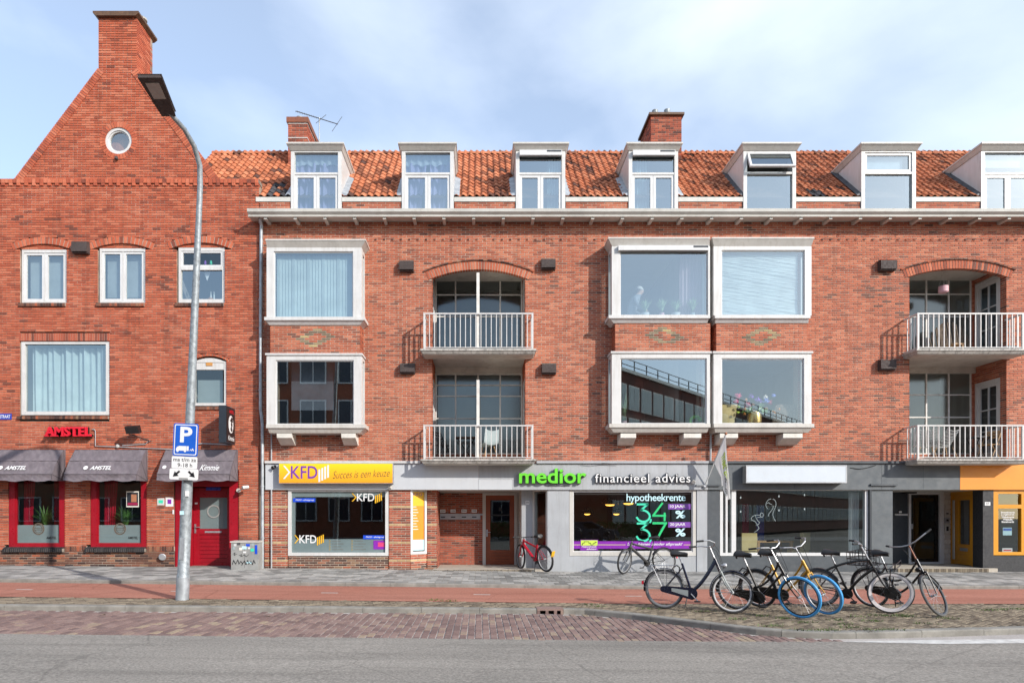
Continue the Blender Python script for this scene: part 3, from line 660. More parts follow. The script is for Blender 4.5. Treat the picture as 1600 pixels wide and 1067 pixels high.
# round window
m = MB(); n = 34
for i in range(n):
    a0, a1 = 2*math.pi*(i+.07)/n, 2*math.pi*(i+.93)/n; P = lambda a, r, y: (RC[0]+r*math.cos(a), y, RC[1]+r*math.sin(a))
    q = MB(); q.hexa([P(a0, RR, -.008), P(a1, RR, -.008), P(a1, RR, .12), P(a0, RR, .12), P(a0, RR+.145, -.008), P(a1, RR+.145, -.008), P(a1, RR+.145, .12), P(a0, RR+.145, .12)]); q.build('arch_brick', 'brick_gable', gb)
rw = empty('window', (RC[0], .06, RC[1]-RR), gb)
m = MB(); b0 = 0
def annulus(m, c, r0, r1, y0, y1, n=36):
    b = len(m.v)
    for i in range(n):
        a = 2*math.pi*i/n
        for r, y in ((r0, y0), (r1, y0), (r1, y1), (r0, y1)): m.v.append((c[0]+r*math.cos(a), y, c[1]+r*math.sin(a)))
    for i in range(n):
        i2 = (i+1) % n
        for j in range(4): j2 = (j+1) % 4; m.face((b+i*4+j, b+i*4+j2, b+i2*4+j2, b+i2*4+j))
q = MB(); annulus(q, RC, RR+.002, RR+.155, .004, .25); q.build('mortar', 'mortar_gable', gb)
annulus(m, RC, RR-.075, RR+.004, .02, .12); m.build('frame', 'white_paint', rw, smooth=True)
m = MB(); annulus(m, RC, RR-.11, RR-.07, .05, .11); m.build('sash', 'white_paint', rw, smooth=True)
m = MB(); m.v = [(RC[0]+(RR-.08)*math.cos(2*math.pi*i/36), .085, RC[1]+(RR-.08)*math.sin(2*math.pi*i/36)) for i in range(36)]; m.face(range(36)); m.build('pane', 'glass', rw, fix=False)
room(gb, RC[0]-.6, RC[0]+.6, RC[1]-.6, RC[1]+.6, .315, 2)
MB().lathe([(.02, -.02), (.05, .0), (.045, .06), (.02, .08)], (RC[0]-.03, -.05, RC[1]-RR-.17), 10).build('bird_lamp', 'vent_brown', gb)
# gable copings, parapet band, dentils
def coping(p0, p1, inward, n):
    d = (p1-p0); L_ = d.length; d.normalize(); nv = Vector((-d.z, 0, d.x))*inward
    for i in range(n):
        c = p0+d*(L_*(i+.5)/n)+nv*.085; MB().obox(c+Vector((0, .11, 0)), d*(L_/n/2-.006), Vector((0, .125, 0)), nv*.105).build('coping_brick', 'brick_gable', gb)
    MB().obox(p0.lerp(p1, .5)+nv*.085+Vector((0, .12, 0)), d*(L_/2), Vector((0, .122, 0)), nv*.098).build('mortar', 'mortar_dark', gb)
coping(Vector((gl, 0, ZP)), Vector((cl, 0, ct)), -1, 56)
coping(Vector((gr, 0, ZP)), Vector((cr_, 0, ct)), 1, 56)
def course(px0, px1, z0, z1, w, proud, name, step=1):
    x0, x1 = X(px0), X(px1); n = round((x1-x0)/w); w = (x1-x0)/n
    for i in range(0, n, step): box(name, x0+i*w+.006, x0+(i+1)*w-.006, -proud, .1, z0, z1, 'brick_gable', gb)
course(-165, 404.5, Z(287)+.002, Z(280.5), .107, .035, 'band_brick'); course(-165, 404.5, Z(291), Z(287), .107, .034, 'dentil', 2)
MB().box(GX0, GX1, -.022, .26, Z(287)+.004, Z(281)).build('parapet_mortar', 'mortar_dark', gb)
# chimney body behind its front face
m = MB(); CHD = .85
zc0, zc1 = ct-.35, Z(26)
brickwork(gb, .0, CHD, ct-1.2, zc1, lambda u, d, z: (cr_-d, u+.012, z), (), bl=.232, bh=.0675, jt=.015, proud=.014, mats=('brick_gable',), mortar='mortar_gable', thick=.2, seed=8)
brickwork(gb, .0, CHD, ct-1.2, zc1, lambda u, d, z: (cl+d, CHD+.012-u, z), (), bl=.232, bh=.0675, jt=.015, proud=.014, mats=('brick_gable',), mortar='mortar_gable', thick=.2, seed=9)
box('chimney_back', cl, cr_, CHD-.1, CHD+.01, ct-1.2, zc1, 'mortar_gable', gb)
ch = MB(); ov = .1
ch.prism([(cl-ov, 0, zc1+.02), (cl-.01, 0, zc1-.05), (cr_+.01, 0, zc1-.05), (cr_+ov, 0, zc1+.02), (cr_+ov, 0, zc1+.075), (cl-ov, 0, zc1+.075)], (0, CHD+ov*2, 0)); ch.v = [(a, b-ov, c) for a, b, c in ch.v]
ch.build('chimney_cap', 'wood_brown', gb)
for dx in (.62, .98): MB().lathe([(.10, 0), (.10, .14), (.14, .15), (.14, .2), (.03, .24)], (cl+dx, .45, zc1+.075), 14).build('chimney_pot', 'concrete_edge', gb)
# roof behind the gable, side and back walls
m = MB(); m.prism([(gl+.1, .27, ZP-.2), (gr-.1, .27, ZP-.2), ((gl+gr)/2, .27, Z(60)-.6)], (0, 9, 0)); m.build('roof', 'tile_orange', gb)
box('flat_roof', GX0, GX1, .33, 9, ZP-.35, ZP-.25, 'lead', gb); box('back_wall', GX0, GX1, 9, 9.3, -.2, ZP-.3, 'brick_gable', gb); box('side_wall', GX0, GX0+.25, .33, 9, -.2, ZP-.3, 'brick_gable', gb)
# ---- upper windows
def win_two(px0, px1, py0, py1, Y=.055, label=None):
    x0, x1, z0, z1 = X(px0), X(px1), Z(py1), Z(py0); w = empty('window', ((x0+x1)/2, Y, z0), gb)
    m = MB(); ring(m, x0, x1, z0, z1, Y, Y+.09, .055, .05, .085); mid = (x0+x1)/2; m.box(mid-.02, mid+.02, Y+.012, Y+.09, z0+.05, z1-.085); m.build('frame', 'white_paint', w)
    for a, b in ((x0+.058, mid-.022), (mid+.022, x1-.058)):
        q = MB(); ring(q, a, b, z0+.053, z1-.088, Y+.02, Y+.075, .06); q.build('sash', 'white_clean', w); pane(w, a+.06, b-.06, z0+.113, z1-.148, Y+.05, 'glass')
    room(gb, x0-.2, x1+.2, z0-.3, z1+.5, .32, 2.6)
    return x0, x1, z0, z1
def infill(c, px0, px1, pyt):
    brickwork(gb, X(px0)+.003, X(px1)-.003, Z(pyt)+.002, c[1]+c[2]+.06, lambda u, d, z: (u, d+.045, z), [lambda z: [] if z < c[1]+c[2] else [(-99, 99)]], bl=.232, bh=.0675, jt=.014, proud=.012, thick=.1, mats=('brick_gable',), mortar='mortar_gable', seed=int(px0))
w1 = win_two(32, 103, 389, 472); w2 = win_two(154, 226, 387, 472)
infill(cs[0], 31, 104, 389); infill(cs[1], 152.5, 227, 387); infill(cs[2], 276, 351, 386)
x0, x1, z0, z1 = X(277.5), X(350), Z(472), Z(386); w = empty('window', ((x0+x1)/2, .055, z0), gb)
m = MB(); ring(m, x0, x1, z0, z1, .055, .145, .07, .1, .09); zt = Z(418); m.box(x0+.07, x1-.07, .05, .145, zt-.05, zt+.05); m.build('frame', 'white_paint', w)
q = MB(); ring(q, x0+.072, x1-.072, zt+.052, z1-.092, .07, .13, .045); q.build('sash', 'white_clean', w)
pane(w, x0+.11, x1-.11, zt+.09, z1-.13, .10, 'glass_dark'); pane(w, x0+.07, x1-.07, z0+.1, zt-.05, .10, 'glass'); room(gb, x0-.2, x1+.2, z0-.2, z1+.4, .32, 2.6, 'interior_mid')
for a, b in ((30, 103), (151, 226), (274, 350)): soldier(gb, X(a), X(b), Z(479), Z(472.5), 0, 'brick_dark', 'mortar_dark', .075, .05, .03, 'sill_brick')
# big curtained window with soldier course
x0, x1, z0, z1 = X(32), X(170), Z(648), Z(533); w = empty('window', ((x0+x1)/2, .05, z0), gb)
m = MB(); ring(m, x0, x1, z0, z1, .03, .13, .10, .10, .075); m.build('frame', 'white_paint', w); pane(w, x0+.10, x1-.10, z0+.10, z1-.075, .09, 'glass'); room(gb, x0-.4, x1+.4, z0-.4, z1+.4, .32, 3.2)
soldier(gb, X(30), X(171), Z(532.5), Z(520.5), 0, 'brick_shop', 'mortar', .068, .004, 0, 'lintel_brick'); soldier(gb, X(28), X(170), Z(655), Z(648.5), 0, 'brick_dark', 'mortar_dark', .075, .05, .03, 'sill_brick')
# small arched window with a white top panel
x0, x1, z0, z1 = X(300.5), X(353), Z(633.5), Z(564); w = empty('window', ((x0+x1)/2, .05, z0), gb)
m = MB(); ring(m, x0, x1, z0, z1, .03, .13, .06, .08, .03); zt = Z(577); m.build('frame', 'white_paint', w)
m = MB(); hh, c = arch_top(x0, x1, z0, Z(564), .115)
pts = [(x0+.06, .045, zt), (x1-.06, .045, zt)]+[(c[0]+(c[2]-.02)*math.sin(a), .045, c[1]+(c[2]-.02)*math.cos(a)) for a in [c[3]*(1-2*i/8)*.97 for i in range(9)]]
m.prism(pts, (0, .06, 0)); m.build('top_panel', 'white_paint', w); box('grille', X(321), X(331), .03, .046, Z(571), Z(566), 'flower_ochre', w)
pane(w, x0+.06, x1-.06, z0+.08, zt, .09, 'glass_dark'); room(gb, x0-.2, x1+.2, z0-.2, z1+.4, .32, 2.)
soldier(gb, X(302), X(354), Z(640), Z(634), 0, 'brick_dark', 'mortar_dark', .075, .04, .03, 'sill_brick')
# vent hood
def vent(parent, px0, px1, py0, py1):
    x0, x1, z0, z1 = X(px0, -.14), X(px1, -.14), Z(py1, -.14), Z(py0, -.14); m = MB()
    m.prism([(x0, -.02, z1+.012), (x0, -.16, z1-.03), (x0, -.17, z0+.03), (x0, -.15, z0+.03), (x0, -.14, z1-.05), (x0, -.02, z1-.01)], (x1-x0, 0, 0)); m.box(x0, x0+.012, -.15, 0., z0+.03, z1-.03); m.box(x1-.012, x1, -.15, 0., z0+.03, z1-.03); m.box(x0, x1, -.13, 0, z0, z0+.022); m.build('vent_hood', 'vent_brown', parent)
vent(gb, 112, 136, 376, 395)
# ---- cafe front
for i, (a, b) in enumerate(cw):
    x0, x1, z0, z1 = X(a)+.004, X(b)-.004, Z(857), Z(740); w = empty('shop_window', ((x0+x1)/2, .05, z0), gb)
    m = MB(); ring(m, x0, x1, z0, z1, .02, .14, .16, .13, .12); m.build('frame', 'cafe_red', w)
    m = MB(); ring(m, x0+.16, x1-.16, z0+.13, z1-.12, .05, .12, .03); m.build('bead', 'cafe_red', w)
    pane(w, x0+.19, x1-.19, z0+.16, z1-.15, .085, 'glass_shop'); box('frosted_film', x0+.19, x1-.19, .088, .09, z0+.16, Z(820), 'frost', w)
    cxm = (x0+x1)/2; zz = Z(826); m = MB(); annulus(m, (cxm, zz), .135, .165, .078, .084, 28); annulus(m, (cxm, zz), .10, .108, .078, .084, 28); m.box(cxm-.15, cxm+.15, .077, .084, zz-.03, zz-.02); m.box(cxm-.15, cxm+.15, .077, .084, zz+.02, zz+.03); m.build('round_emblem', 'bamboo', w)
    lettering('AMSTEL', front(.083), cxm+.22, cxm+.5, Z(842), Z(838), 'sign_black', w, offset=.02)
    soldier(gb, X(a-6), X(b-1), Z(862), Z(852.5), 0, 'brick_black', 'mortar_dark', .058, .09, .07, 'sill_brick')
    room(gb, x0-.5, x1+.6, zg(x0), z1+.3, .32, 4., 'interior_dark')
soldier(gb, X(101), X(135), Z(861), Z(853), 0, 'brick_dark', 'mortar', .067, .004, 0, 'plinth_brick'); soldier(gb, X(229.5), X(272), Z(861), Z(853), 0, 'brick_dark', 'mortar', .067, .004, 0, 'plinth_brick')
# cafe door in its red frame
dx0, dx1 = X(273), X(372); zd = zg(X(320))
DY = .42
m = MB(); m.box(dx0, dx0+.30, .03, .14, zd, Z(735)); m.box(dx1-.26, dx1, .03, .14, zd, Z(735)); m.box(dx0+.30, dx1-.26, .03, .14, Z(760), Z(735)); m.build('door_surround', 'cafe_red', gb)
m = MB(); m.box(dx0+.30, dx0+.33, .14, DY, zd, Z(760)); m.box(dx1-.29, dx1-.26, .14, DY, zd, Z(760)); m.build('door_reveal', 'cafe_red', gb)
d = empty('door', ((dx0+dx1)/2, DY, zd), gb)
a, b = dx0+.335, dx1-.295; zt = Z(760)-.02; g0, g1 = Z(826, DY), Z(777, DY)
m = MB(); m.box(a, a+.17, DY, DY+.06, zd+.02, zt); m.box(b-.17, b, DY, DY+.06, zd+.02, zt); m.box(a+.17, b-.17, DY, DY+.06, g1, zt); m.box(a+.17, b-.17, DY, DY+.06, zd+.02, zd+.12); m.box(a+.17, b-.17, DY, DY+.06, g0-.14, g0); m.build('door_leaf', 'cafe_red', d)
zz = zd+.12
while zz < g0-.16: box('board', a+.17, b-.17, DY+.012, DY+.05, zz+.004, min(zz+.105, g0-.145), 'cafe_red', d); zz += .11
pane(d, a+.17, b-.17, g0, g1, DY+.03, 'glass_shop'); box('frosted_film', a+.175, b-.175, DY+.034, DY+.036, g0+.003, g1-.003, 'frost', d); m = MB(); annulus(m, ((a+b)/2, (g0+g1)/2+.05), .15, .19, DY+.018, DY+.024, 26); m.build('round_emblem', 'cabinet_grey', d)
m = MB(); m.box(a+.03, a+.08, DY-.012, DY, g0-.12, g0+.14); m.tube([(a+.055, DY-.01, g0+.05), (a+.055, DY-.05, g0+.05), (a+.2, DY-.05, g0+.05)], .012); m.build('handle', 'chrome', d)
box('letter_flap', a+.33, b-.33, DY-.012, DY, g0-.11, g0-.06, 'alu', d)
box('notice', a+.36, b-.36, DY-.006, DY, Z(766, DY), Z(761, DY), 'street_blue', d); box('sticker', a+.04, a+.12, DY-.004, DY, g1-.19, g1-.14, 'sign_white', d)
room(gb, dx0, dx1, zd, Z(735), DY+.1, 3, 'interior_dark'); box('threshold', dx0, dx1, -.1, DY, zd-.05, zd+.02, 'curb', gb)
# small things fixed to the wall
m = MB(); m.tube([(X(145), -.03, Z(671)), (X(148), -.03, Z(671)), (X(150), -.03, Z(673)), (X(150), -.03, Z(697)), (X(180), -.03, Z(698)), (X(268), -.03, Z(702)), (X(300), -.03, Z(703))], .012, 6); m.tube([(X(192), -.03, Z(696)), (X(228), -.03, Z(694)), (X(232), -.03, Z(690)), (X(236), -.06, Z(689))], .012, 6); m.tube([(X(308), -.03, Z(694)), (X(316), -.03, Z(693)), (X(362), -.03, Z(695))], .016, 6); m.build('conduit', 'pvc_grey', gb)
MB().lathe([(.05, 0), (.05, .05), (.03, .06)], (X(185), 0, Z(697)), 12, (0, -1, 0)).build('junction_box', 'cream_paint', gb)
for a, b, c, d_, mt in ((246, 257, 778, 789, 'pot_white'), (259, 271, 777, 791, 'sign_white')): box('notice', X(a), X(b), -.012, 0, Z(d_), Z(c), mt, gb)
box('notice_print', X(248), X(255), -.014, -.012, Z(786), Z(781), 'teal', gb); box('notice_print', X(262), X(268), -.014, -.012, Z(787), Z(780), 'violet', gb); box('bell_push', X(270), X(272), -.02, 0, Z(803), Z(796), 'sign_white', gb)
MB().lathe([(.03, 0), (.085, .04), (.1, .09), (.08, .11)], (X(255), -.0, Z(869)), 14, (.2, -1, -.15)).build('wall_spotlight', 'alu', gb)
# ================================================================== APARTMENT BLOCK WITH SHOPS
BX0, BX1 = X(405)+.004, 22.4
ab = empty('apartment_block', (4, 0, 0), label='long red brick block with white bay windows, balconies, shops and dormered tile roof', cat='building')
ZW = Z(316); ZF = Z(725); bh_ = []
DORM = [(455, 534), (628, 709), (806, 883), (982, 1059), (1161, 1243), (1345, 1430), (1532, 1617)]
# bays: front px at Y=-.5
BY = -.5
BAYS = [dict(c=(415, 571, 376, 387), f=(416.5, 565), u=(387, 496, 428, 552), s1=(413, 570), b=(422, 563), l=(555, 663, 431, 553), s2=(416, 571), br=((435, 458), (535, 557)), side=1),
        dict(c=(951, 1109, 373, 385), f=(956, 1109.5), u=(385, 493, 968.5, 1106), s1=(951, 1109.5), b=(961, 1110), l=(552, 662, 969, 1104), s2=(952, 1110), br=((968, 992), (1066, 1093)), side=-1),
        dict(c=(1113.5, 1272, 373, 385), f=(1115, 1268), u=(385, 493, 1127, 1257), s1=(1117, 1266), b=(1119, 1262), l=(552, 662, 1127, 1256), s2=(1115.5, 1272), br=((1122, 1150), (1220, 1250)), side=0)]
for B in BAYS:
    x0, x1 = X(B['f'][0], BY), X(B['f'][1], BY)
    for (t, b) in ((B['u'][0], B['u'][1]), (B['l'][0], B['l'][1])): bh_.append(rect(x0+.12, x1-.12, Z(b, BY)-.02, Z(t, BY)+.0))
    bh_.append(rect(x0+.02, x1-.02, Z(510, BY), Z(545, BY)))
BALC = [dict(o=(675.5, 820.5), crown=421, spring=434.5, slab=(X(657, -.6), X(838, -.6)), rail=(X(663, -.57), X(832, -.57)), div=X(747)),
        dict(o=(1421, 1572.5), crown=419.5, spring=432, slab=(11.77, 14.86), rail=(11.83, 14.66), div=None)]
ZS2, ZS1 = 6.05, 3.085      # upper and lower balcony floors
for q in BALC:
    a, b = X(q['o'][0]), X(q['o'][1]); h, c = arch_top(a, b, ZS2, Z(q['spring']), (q['spring']-q['crown'])/56.); q['c'] = c
    bh_.append(h); bh_.append(ring_block(c, .235, .03)); arch_ring(ab, c, .235, 0, 'brick_red', 'mortar', 38, extra=.03)
    bh_.append(rect(a, b, ZS1, 5.95)); bh_.append(rect(a, b, 5.9, ZS2))
for a, b in DORM: bh_.append(rect(X(a, 0)-.02, X(b, 0)+.02, Z(332), 99))
DIAM = []
def mf(a, b, z, k): return 0
brickwork(ab, BX0, BX1, ZF, ZW, lambda u, d, z: (u, d, z), bh_, mats=('brick_red', 'brick_sand'), mortar='mortar', seed=11, pick=lambda a, z: z < Z(560) and ((X(572) < a < X(650)) or (X(840) < a < X(950))), npick=300)
# projecting drip course over the balcony arches
for q in BALC:
    cx, cz, r, half = q['c']; n = 26; hw = half*1.12
    for i in range(n):
        a0, a1 = -hw+2*hw*i/n, -hw+2*hw*(i+1)/n; P = lambda a, rr, y: (cx+rr*math.sin(a), y, cz+rr*math.cos(a)); MB().hexa([P(a0+.001, r+.237, -.035), P(a1-.001, r+.237, -.035), P(a1-.001, r+.237, .05), P(a0+.001, r+.237, .05), P(a0+.001, r+.275, -.035), P(a1-.001, r+.275, -.035), P(a1-.001, r+.275, .05), P(a0+.001, r+.275, .05)]).build('arch_brick', 'brick_dark', ab)
# dog-tooth course under the gutter
n = 0; x = BX0+.4
while x < BX1:
    if not any(X(B['c'][0])-.1 < x < X(B['c'][1])+.1 for B in BAYS) and n < 140: box('dentil', x, x+.05, -.012, .02, Z(376), Z(373.5), 'brick_dark', ab)
    x += .235; n += 1
# ---- bay windows
def bay(B, i):
    x0, x1 = X(B['f'][0], BY), X(B['f'][1], BY); w = empty('bay_window', ((x0+x1)/2, BY/2, Z(676, BY)), ab)
    def sq(px0, px1, py0, py1, y0, y1, mb): mb.box(X(px0, BY), X(px1, BY), y0, y1, Z(py1, BY), Z(py0, BY))
    # cornice: flared box
    c0, c1, ct_, cb = B['c']; zt, zb = Z(ct_, BY), Z(cb, BY); m = MB(); e = .085
    ax0, ax1 = X(c0, BY-.1), X(c1, BY-.1); L1 = .0 if B['side'] == 1 and False else 0
    m.hexa([(x0+.01, BY+.0, zb), (x1-.01, BY+.0, zb), (x1-.01, .0, zb), (x0+.01, .0, zb), (ax0, BY-.09, zt-.045), (ax1, BY-.09, zt-.045), (ax1, .0, zt-.045), (ax0, .0, zt-.045)])
    m.box(ax0-.01, ax1+.01, BY-.10, .0, zt-.044, zt); m.build('cornice', 'cream_paint', w)
    for lvl, (py0, py1, ga, gb_) in enumerate((B['u'], B['l'])):
        z0, z1 = Z(py1, BY), Z(py0, BY); gx0, gx1 = X(ga, BY+.02), X(gb_, BY+.02)
        m = MB(); top = .10 if lvl == 0 else .13
        m.box(x0, gx0, BY, BY+.13, z0, z1); m.box(gx1, x1, BY, BY+.13, z0, z1); m.box(gx0, gx1, BY, BY+.13, z1-top, z1)
        if lvl: m.box(x0-.03, x1+.03, BY-.035, 0, z1-.001, z1+.05)
        m.build('frame', 'white_paint', w)
        m = MB(); ring(m, gx0, gx1, z0, z1-top, BY+.03, BY+.09, .028); m.build('bead', 'white_clean', w)
        pane(w, gx0+.028, gx1-.028, z0+.028, z1-top-.028, BY+.05, 'glass_mirror' if (i, lvl) in ((0, 1), (1, 1)) else ('glass_clear' if (i, lvl) == (2, 1) else 'glass'), yaw=(0, .0, .0)[i], tilt=0)
        for xs, sgn in ((x0, 1), (x1, -1)):          # side cheeks with a narrow side light
            a, b = (xs, xs+.07) if sgn > 0 else (xs-.07, xs)
            m = MB(); m.box(a, b, BY+.13, BY+.19, z0, z1); m.box(a, b, -.06, 0, z0, z1); m.box(a, b, BY+.19, -.06, z0, z0+.07); m.box(a, b, BY+.19, -.06, z1-.1, z1); m.build('side_frame', 'white_paint', w)
            xm = (a+b)/2; MB().quad((xm, BY+.19, z0+.07), (xm, -.06, z0+.07), (xm, -.06, z1-.1), (xm, BY+.19, z1-.1)).build('side_pane', 'glass', w, fix=False)
        sx = B['s1'] if lvl == 0 else B['s2']; sy = (py1, py1+11) if lvl == 0 else (py1, py1+13)
        m = MB(); a, b = X(sx[0], BY-.04), X(sx[1], BY-.04); zt, zb = Z(sy[0], BY), Z(sy[1], BY); zm = zt-(zt-zb)*.45
        m.box(a, b, BY-.05, 0, zm, zt-.001)
        m.hexa([(x0+.06, BY+.05, zb), (x1-.06, BY+.05, zb), (x1-.06, 0, zb), (x0+.06, 0, zb), (a+.03, BY-.02, zm-.001), (b-.03, BY-.02, zm-.001), (b-.03, 0, zm-.001), (a+.03, 0, zm-.001)]); m.build('sill', 'white_paint' if lvl == 0 else 'cream_paint', w)
        room(ab, x0-.7, x1+.7, z0-.55, z1+.2, .32, 4.2, 'interior_light' if (i, lvl) in ((1, 0), (2, 1)) else 'interior_mid')
    # brick panel between the two windows
    z0, z1 = Z(553 if i == 0 else 550.5, BY)+.02, Z(507 if i == 0 else 504, BY); a, b = X(B['b'][0], BY+.07), X(B['b'][1], BY+.07); cx = X((493, 1036, 1190)[i], BY+.07); cz = Z((529, 527, 527)[i], BY+.07)
    def dm(p, q, z, k):
        r = abs((p+q)/2-cx)/.50+abs(z-cz)/.25; return 1 if .60 < r < 1.08 else 0
    brickwork(w, a, b, z0, z1, lambda u, d, z: (u, BY+.07+d, z), (), mats=('brick_red', 'brick_glazed'), mortar='mortar', thick=.12, mfn=dm, seed=30+i)
    for xs, sgn in ((a, 1), (b, -1)):
        brickwork(w, 0, -BY-.095, z0, z1, (lambda u, d, z: (a+d, -u-.0, z)) if sgn > 0 else (lambda u, d, z: (b-d, BY+.09+u, z)), (), mats=('brick_red',), mortar='mortar', thick=.08, seed=40+i)
    for p, q in B['br']:
        p, q = X(p, -.3), X(q, -.3); zt = Z(676.5, BY)+.0; MB().prism([(p, BY+.06, zt), (p, 0, zt), (p, 0, zt-.28), (p, -.1, zt-.28), (p, BY+.06, zt-.12)], (q-p, 0, 0)).build('bracket', 'bracket_white', w)
    return w, x0, x1
bays = [bay(B, i) for i, B in enumerate(BAYS)]
# external blind casing on the middle bay
a, b = X(966, BY-.05), X(1107, BY-.05); box('blind_casing', a, b, BY-.09, BY-.002, Z(393, BY), Z(385.5, BY), 'white_clean', bays[1][0]); box('solar_cell', b-.42, b-.02, BY-.093, BY-.09, Z(389, BY), Z(386, BY), 'navy_black', bays[1][0])
# ---- balconies
def balcony(q, i):
    a, b = X(q['o'][0]), X(q['o'][1]); RD = 1.2
    for lvl, zf in enumerate((ZS1, ZS2)):
        s0, s1 = q['slab']; w = empty('balcony', ((s0+s1)/2, -.3, zf-.1), ab)
        m = MB(); m.box(s0, s1, -.62, -.001, zf-.045, zf); m.hexa([(s0+.06, -.55, zf-.12), (s1-.06, -.55, zf-.12), (s1-.06, -.001, zf-.12), (s0+.06, -.001, zf-.12), (s0+.015, -.605, zf-.046), (s1-.015, -.605, zf-.046), (s1-.015, -.001, zf-.046), (s0+.015, -.001, zf-.046)]); m.build('slab_edge', 'concrete_edge', w)
        m = MB(); m.box(a+.001, b-.001, 0, RD, zf-.10, zf-.002); m.box(s0+.08, s1-.08, -.53, -.0, zf-.135, zf-.121); m.build('slab', 'soffit', w)
        if lvl: box('head_beam', a+.01, b-.01, RD-.1, RD+.02, 5.78, zf-.1, 'soffit', w)
        r0, r1 = q['rail']; zr = zf+(.975 if lvl else .92); y = -.57
        m = MB(); m.box(r0-.025, r1+.025, y-.022, y+.022, zr-.035, zr); m.box(r0-.022, r0+.022, y+.023, 0, zr-.035, zr); m.box(r1-.022, r1+.022, y+.023, 0, zr-.035, zr); m.build('handrail', 'rail_white', w)
        m = MB(); m.box(r0, r1, y-.015, y+.015, zf+.035, zf+.055); m.box(r0-.015, r0+.015, y+.016, 0, zf+.035, zf+.055); m.box(r1-.015, r1+.015, y+.016, 0, zf+.035, zf+.055); m.build('bottom_rail', 'rail_white', w)
        for x in (r0, r1): box('post', x-.024, x+.024, y-.024, y+.024, zf, zr-.036, 'rail_white', w)
        n = round((r1-r0)/.142)
        for k in range(1, n): x = r0+(r1-r0)*k/n; MB().box(x-.0105, x+.0105, y-.0105, y+.0105, zf+.056, zr-.036).build('baluster', 'rail_white', w)
        for xs in (r0, r1):
            for k in (1, 2, 3): yy = y+.57*k/4; MB().box(xs-.0105, xs+.0105, yy-.0105, yy+.0105, zf+.056, zr-.036).build('baluster', 'rail_white', w)
        if q['div'] is not None: box('divider_screen', q['div']-.04, q['div']+.04, -.54, RD-.02, zf, 8.13 if lvl else 5.23, 'steel_white', w)
        # recess: side walls, steel window wall at the back
        top = 5.95 if lvl == 0 else q['c'][1]+q['c'][2]+.12
        brickwork(ab, 0, RD+.1, zf, top, lambda u, d, z: (a-d, u+.02, z), [lambda z: [(.2, 1.14)] if z < (5.48 if lvl == 0 else 8.42) else []], mats=('brick_red',), mortar='mortar', thick=.2, seed=50+lvl)
        brickwork(ab, 0, RD+.1, zf, top, lambda u, d, z: (b+d, RD+.12-u, z), [lambda z: [(RD+.12-1.16, RD+.12-.22)] if z < (5.48 if lvl == 0 else 8.42) else []], mats=('brick_red',), mortar='mortar', thick=.2, seed=52+lvl)
        for xs, sg in ((a, -1), (b, 1)):
            zt = 5.46 if lvl == 0 else 8.4; d = empty('balcony_door', (xs, .7, zf), ab); m = MB(); X0 = xs+sg*.01; X1 = xs+sg*.10
            def vb(y0, y1, z0, z1, u0=X0, u1=X1): m.box(u0, u1, y0, y1, z0, z1)
            vb(.225, .305, zf, zt); vb(1.075, 1.155, zf, zt); vb(.305, 1.075, zt-.09, zt); vb(.305, 1.075, zf, zf+.3); m.build('frame', 'white_paint', d)
            m = MB(); U0, U1 = xs+sg*.035, xs+sg*.08
            vb(.306, .40, zf+.301, zt-.091, U0, U1); vb(.98, 1.074, zf+.301, zt-.091, U0, U1); vb(.40, .98, zt-.19, zt-.091, U0, U1); vb(.672, .708, zf+.301, zt-.19, U0, U1)
            for f_ in (.33, .66): zz = zf+.3+(zt-zf-.5)*f_; vb(.40, .671, zz-.016, zz+.016, U0, U1); vb(.709, .98, zz-.016, zz+.016, U0, U1)
            m.build('sash', 'white_paint', d); xm = xs+sg*.06; MB().quad((xm, .4, zf+.301), (xm, .98, zf+.301), (xm, .98, zt-.19), (xm, .4, zt-.19)).build('pane', 'glass_dark', d, fix=False)
            e = .9; yq = ((xs+sg*.12), (xs+sg*1.2)); room(ab, min(yq), max(yq), zf, zt, .2, 1.18, 'interior_dark')
        ww = empty('window_wall', ((a+b)/2, RD, zf), ab)
        zb = zf+.30 if lvl == 0 else zf+.29
        brickwork(ww, a, b, zf-.002, zb, lambda u, d, z: (u, RD-.03+d, z), (), mats=('brick_red',), mortar='mortar', thick=.1, seed=60)
        m = MB(); vx = [X(p, RD) for p in ((679.5, 712, 747, 781.5, 815) if i == 0 else (1412, 1447, 1482, 1516))]
        hz = [Z(p, RD) for p in (((585, 602, 619, 654, 689) if i == 0 else (583, 617, 652, 688)) if lvl == 0 else ((423, 461, 495, 530) if i == 0 else (423, 460, 495, 530)))]
        hz[-1] = zb+.015; t = .022
        vx[0] = max(vx[0], a+.02)
        for x in vx: m.box(x-t, x+t, RD-.02, RD+.03, zb, hz[0]+.35)
        for z in hz:
            for p, r_ in zip(vx, vx[1:]): m.box(p+t, r_-t, RD-.017, RD+.027, z-t*.8, z+t*.8)
        m.build('steel_frame', 'steel_white', ww)
        hs = sorted(hz)+[hz[0]+.35]
        for p, r_ in zip(vx, vx[1:]):
            for u, v in zip(hs, hs[1:]): pane(ww, p+t, r_-t, u, v, RD+.005, 'glass_grid', tilt=rnd.uniform(-.004, .004), yaw=rnd.uniform(-.004, .004))
        if i == 1: brickwork(ww, vx[-1]+t, b, zb, top, lambda u, d, z: (u, RD-.02+d, z), (), mats=('brick_red',), mortar='mortar', thick=.1, seed=61)
        room(ab, a, b, zf, top+.2, RD+.06, 2.6, 'interior_light')
        if lvl: MB().quad((a-.2, .0+.31, top-.02), (b+.2, .31, top-.02), (b+.2, RD+.1, top-.02), (a-.2, RD+.1, top-.02)).build('recess_ceiling', 'soffit', ab, fix=False)
for i, q in enumerate(BALC): balcony(q, i)
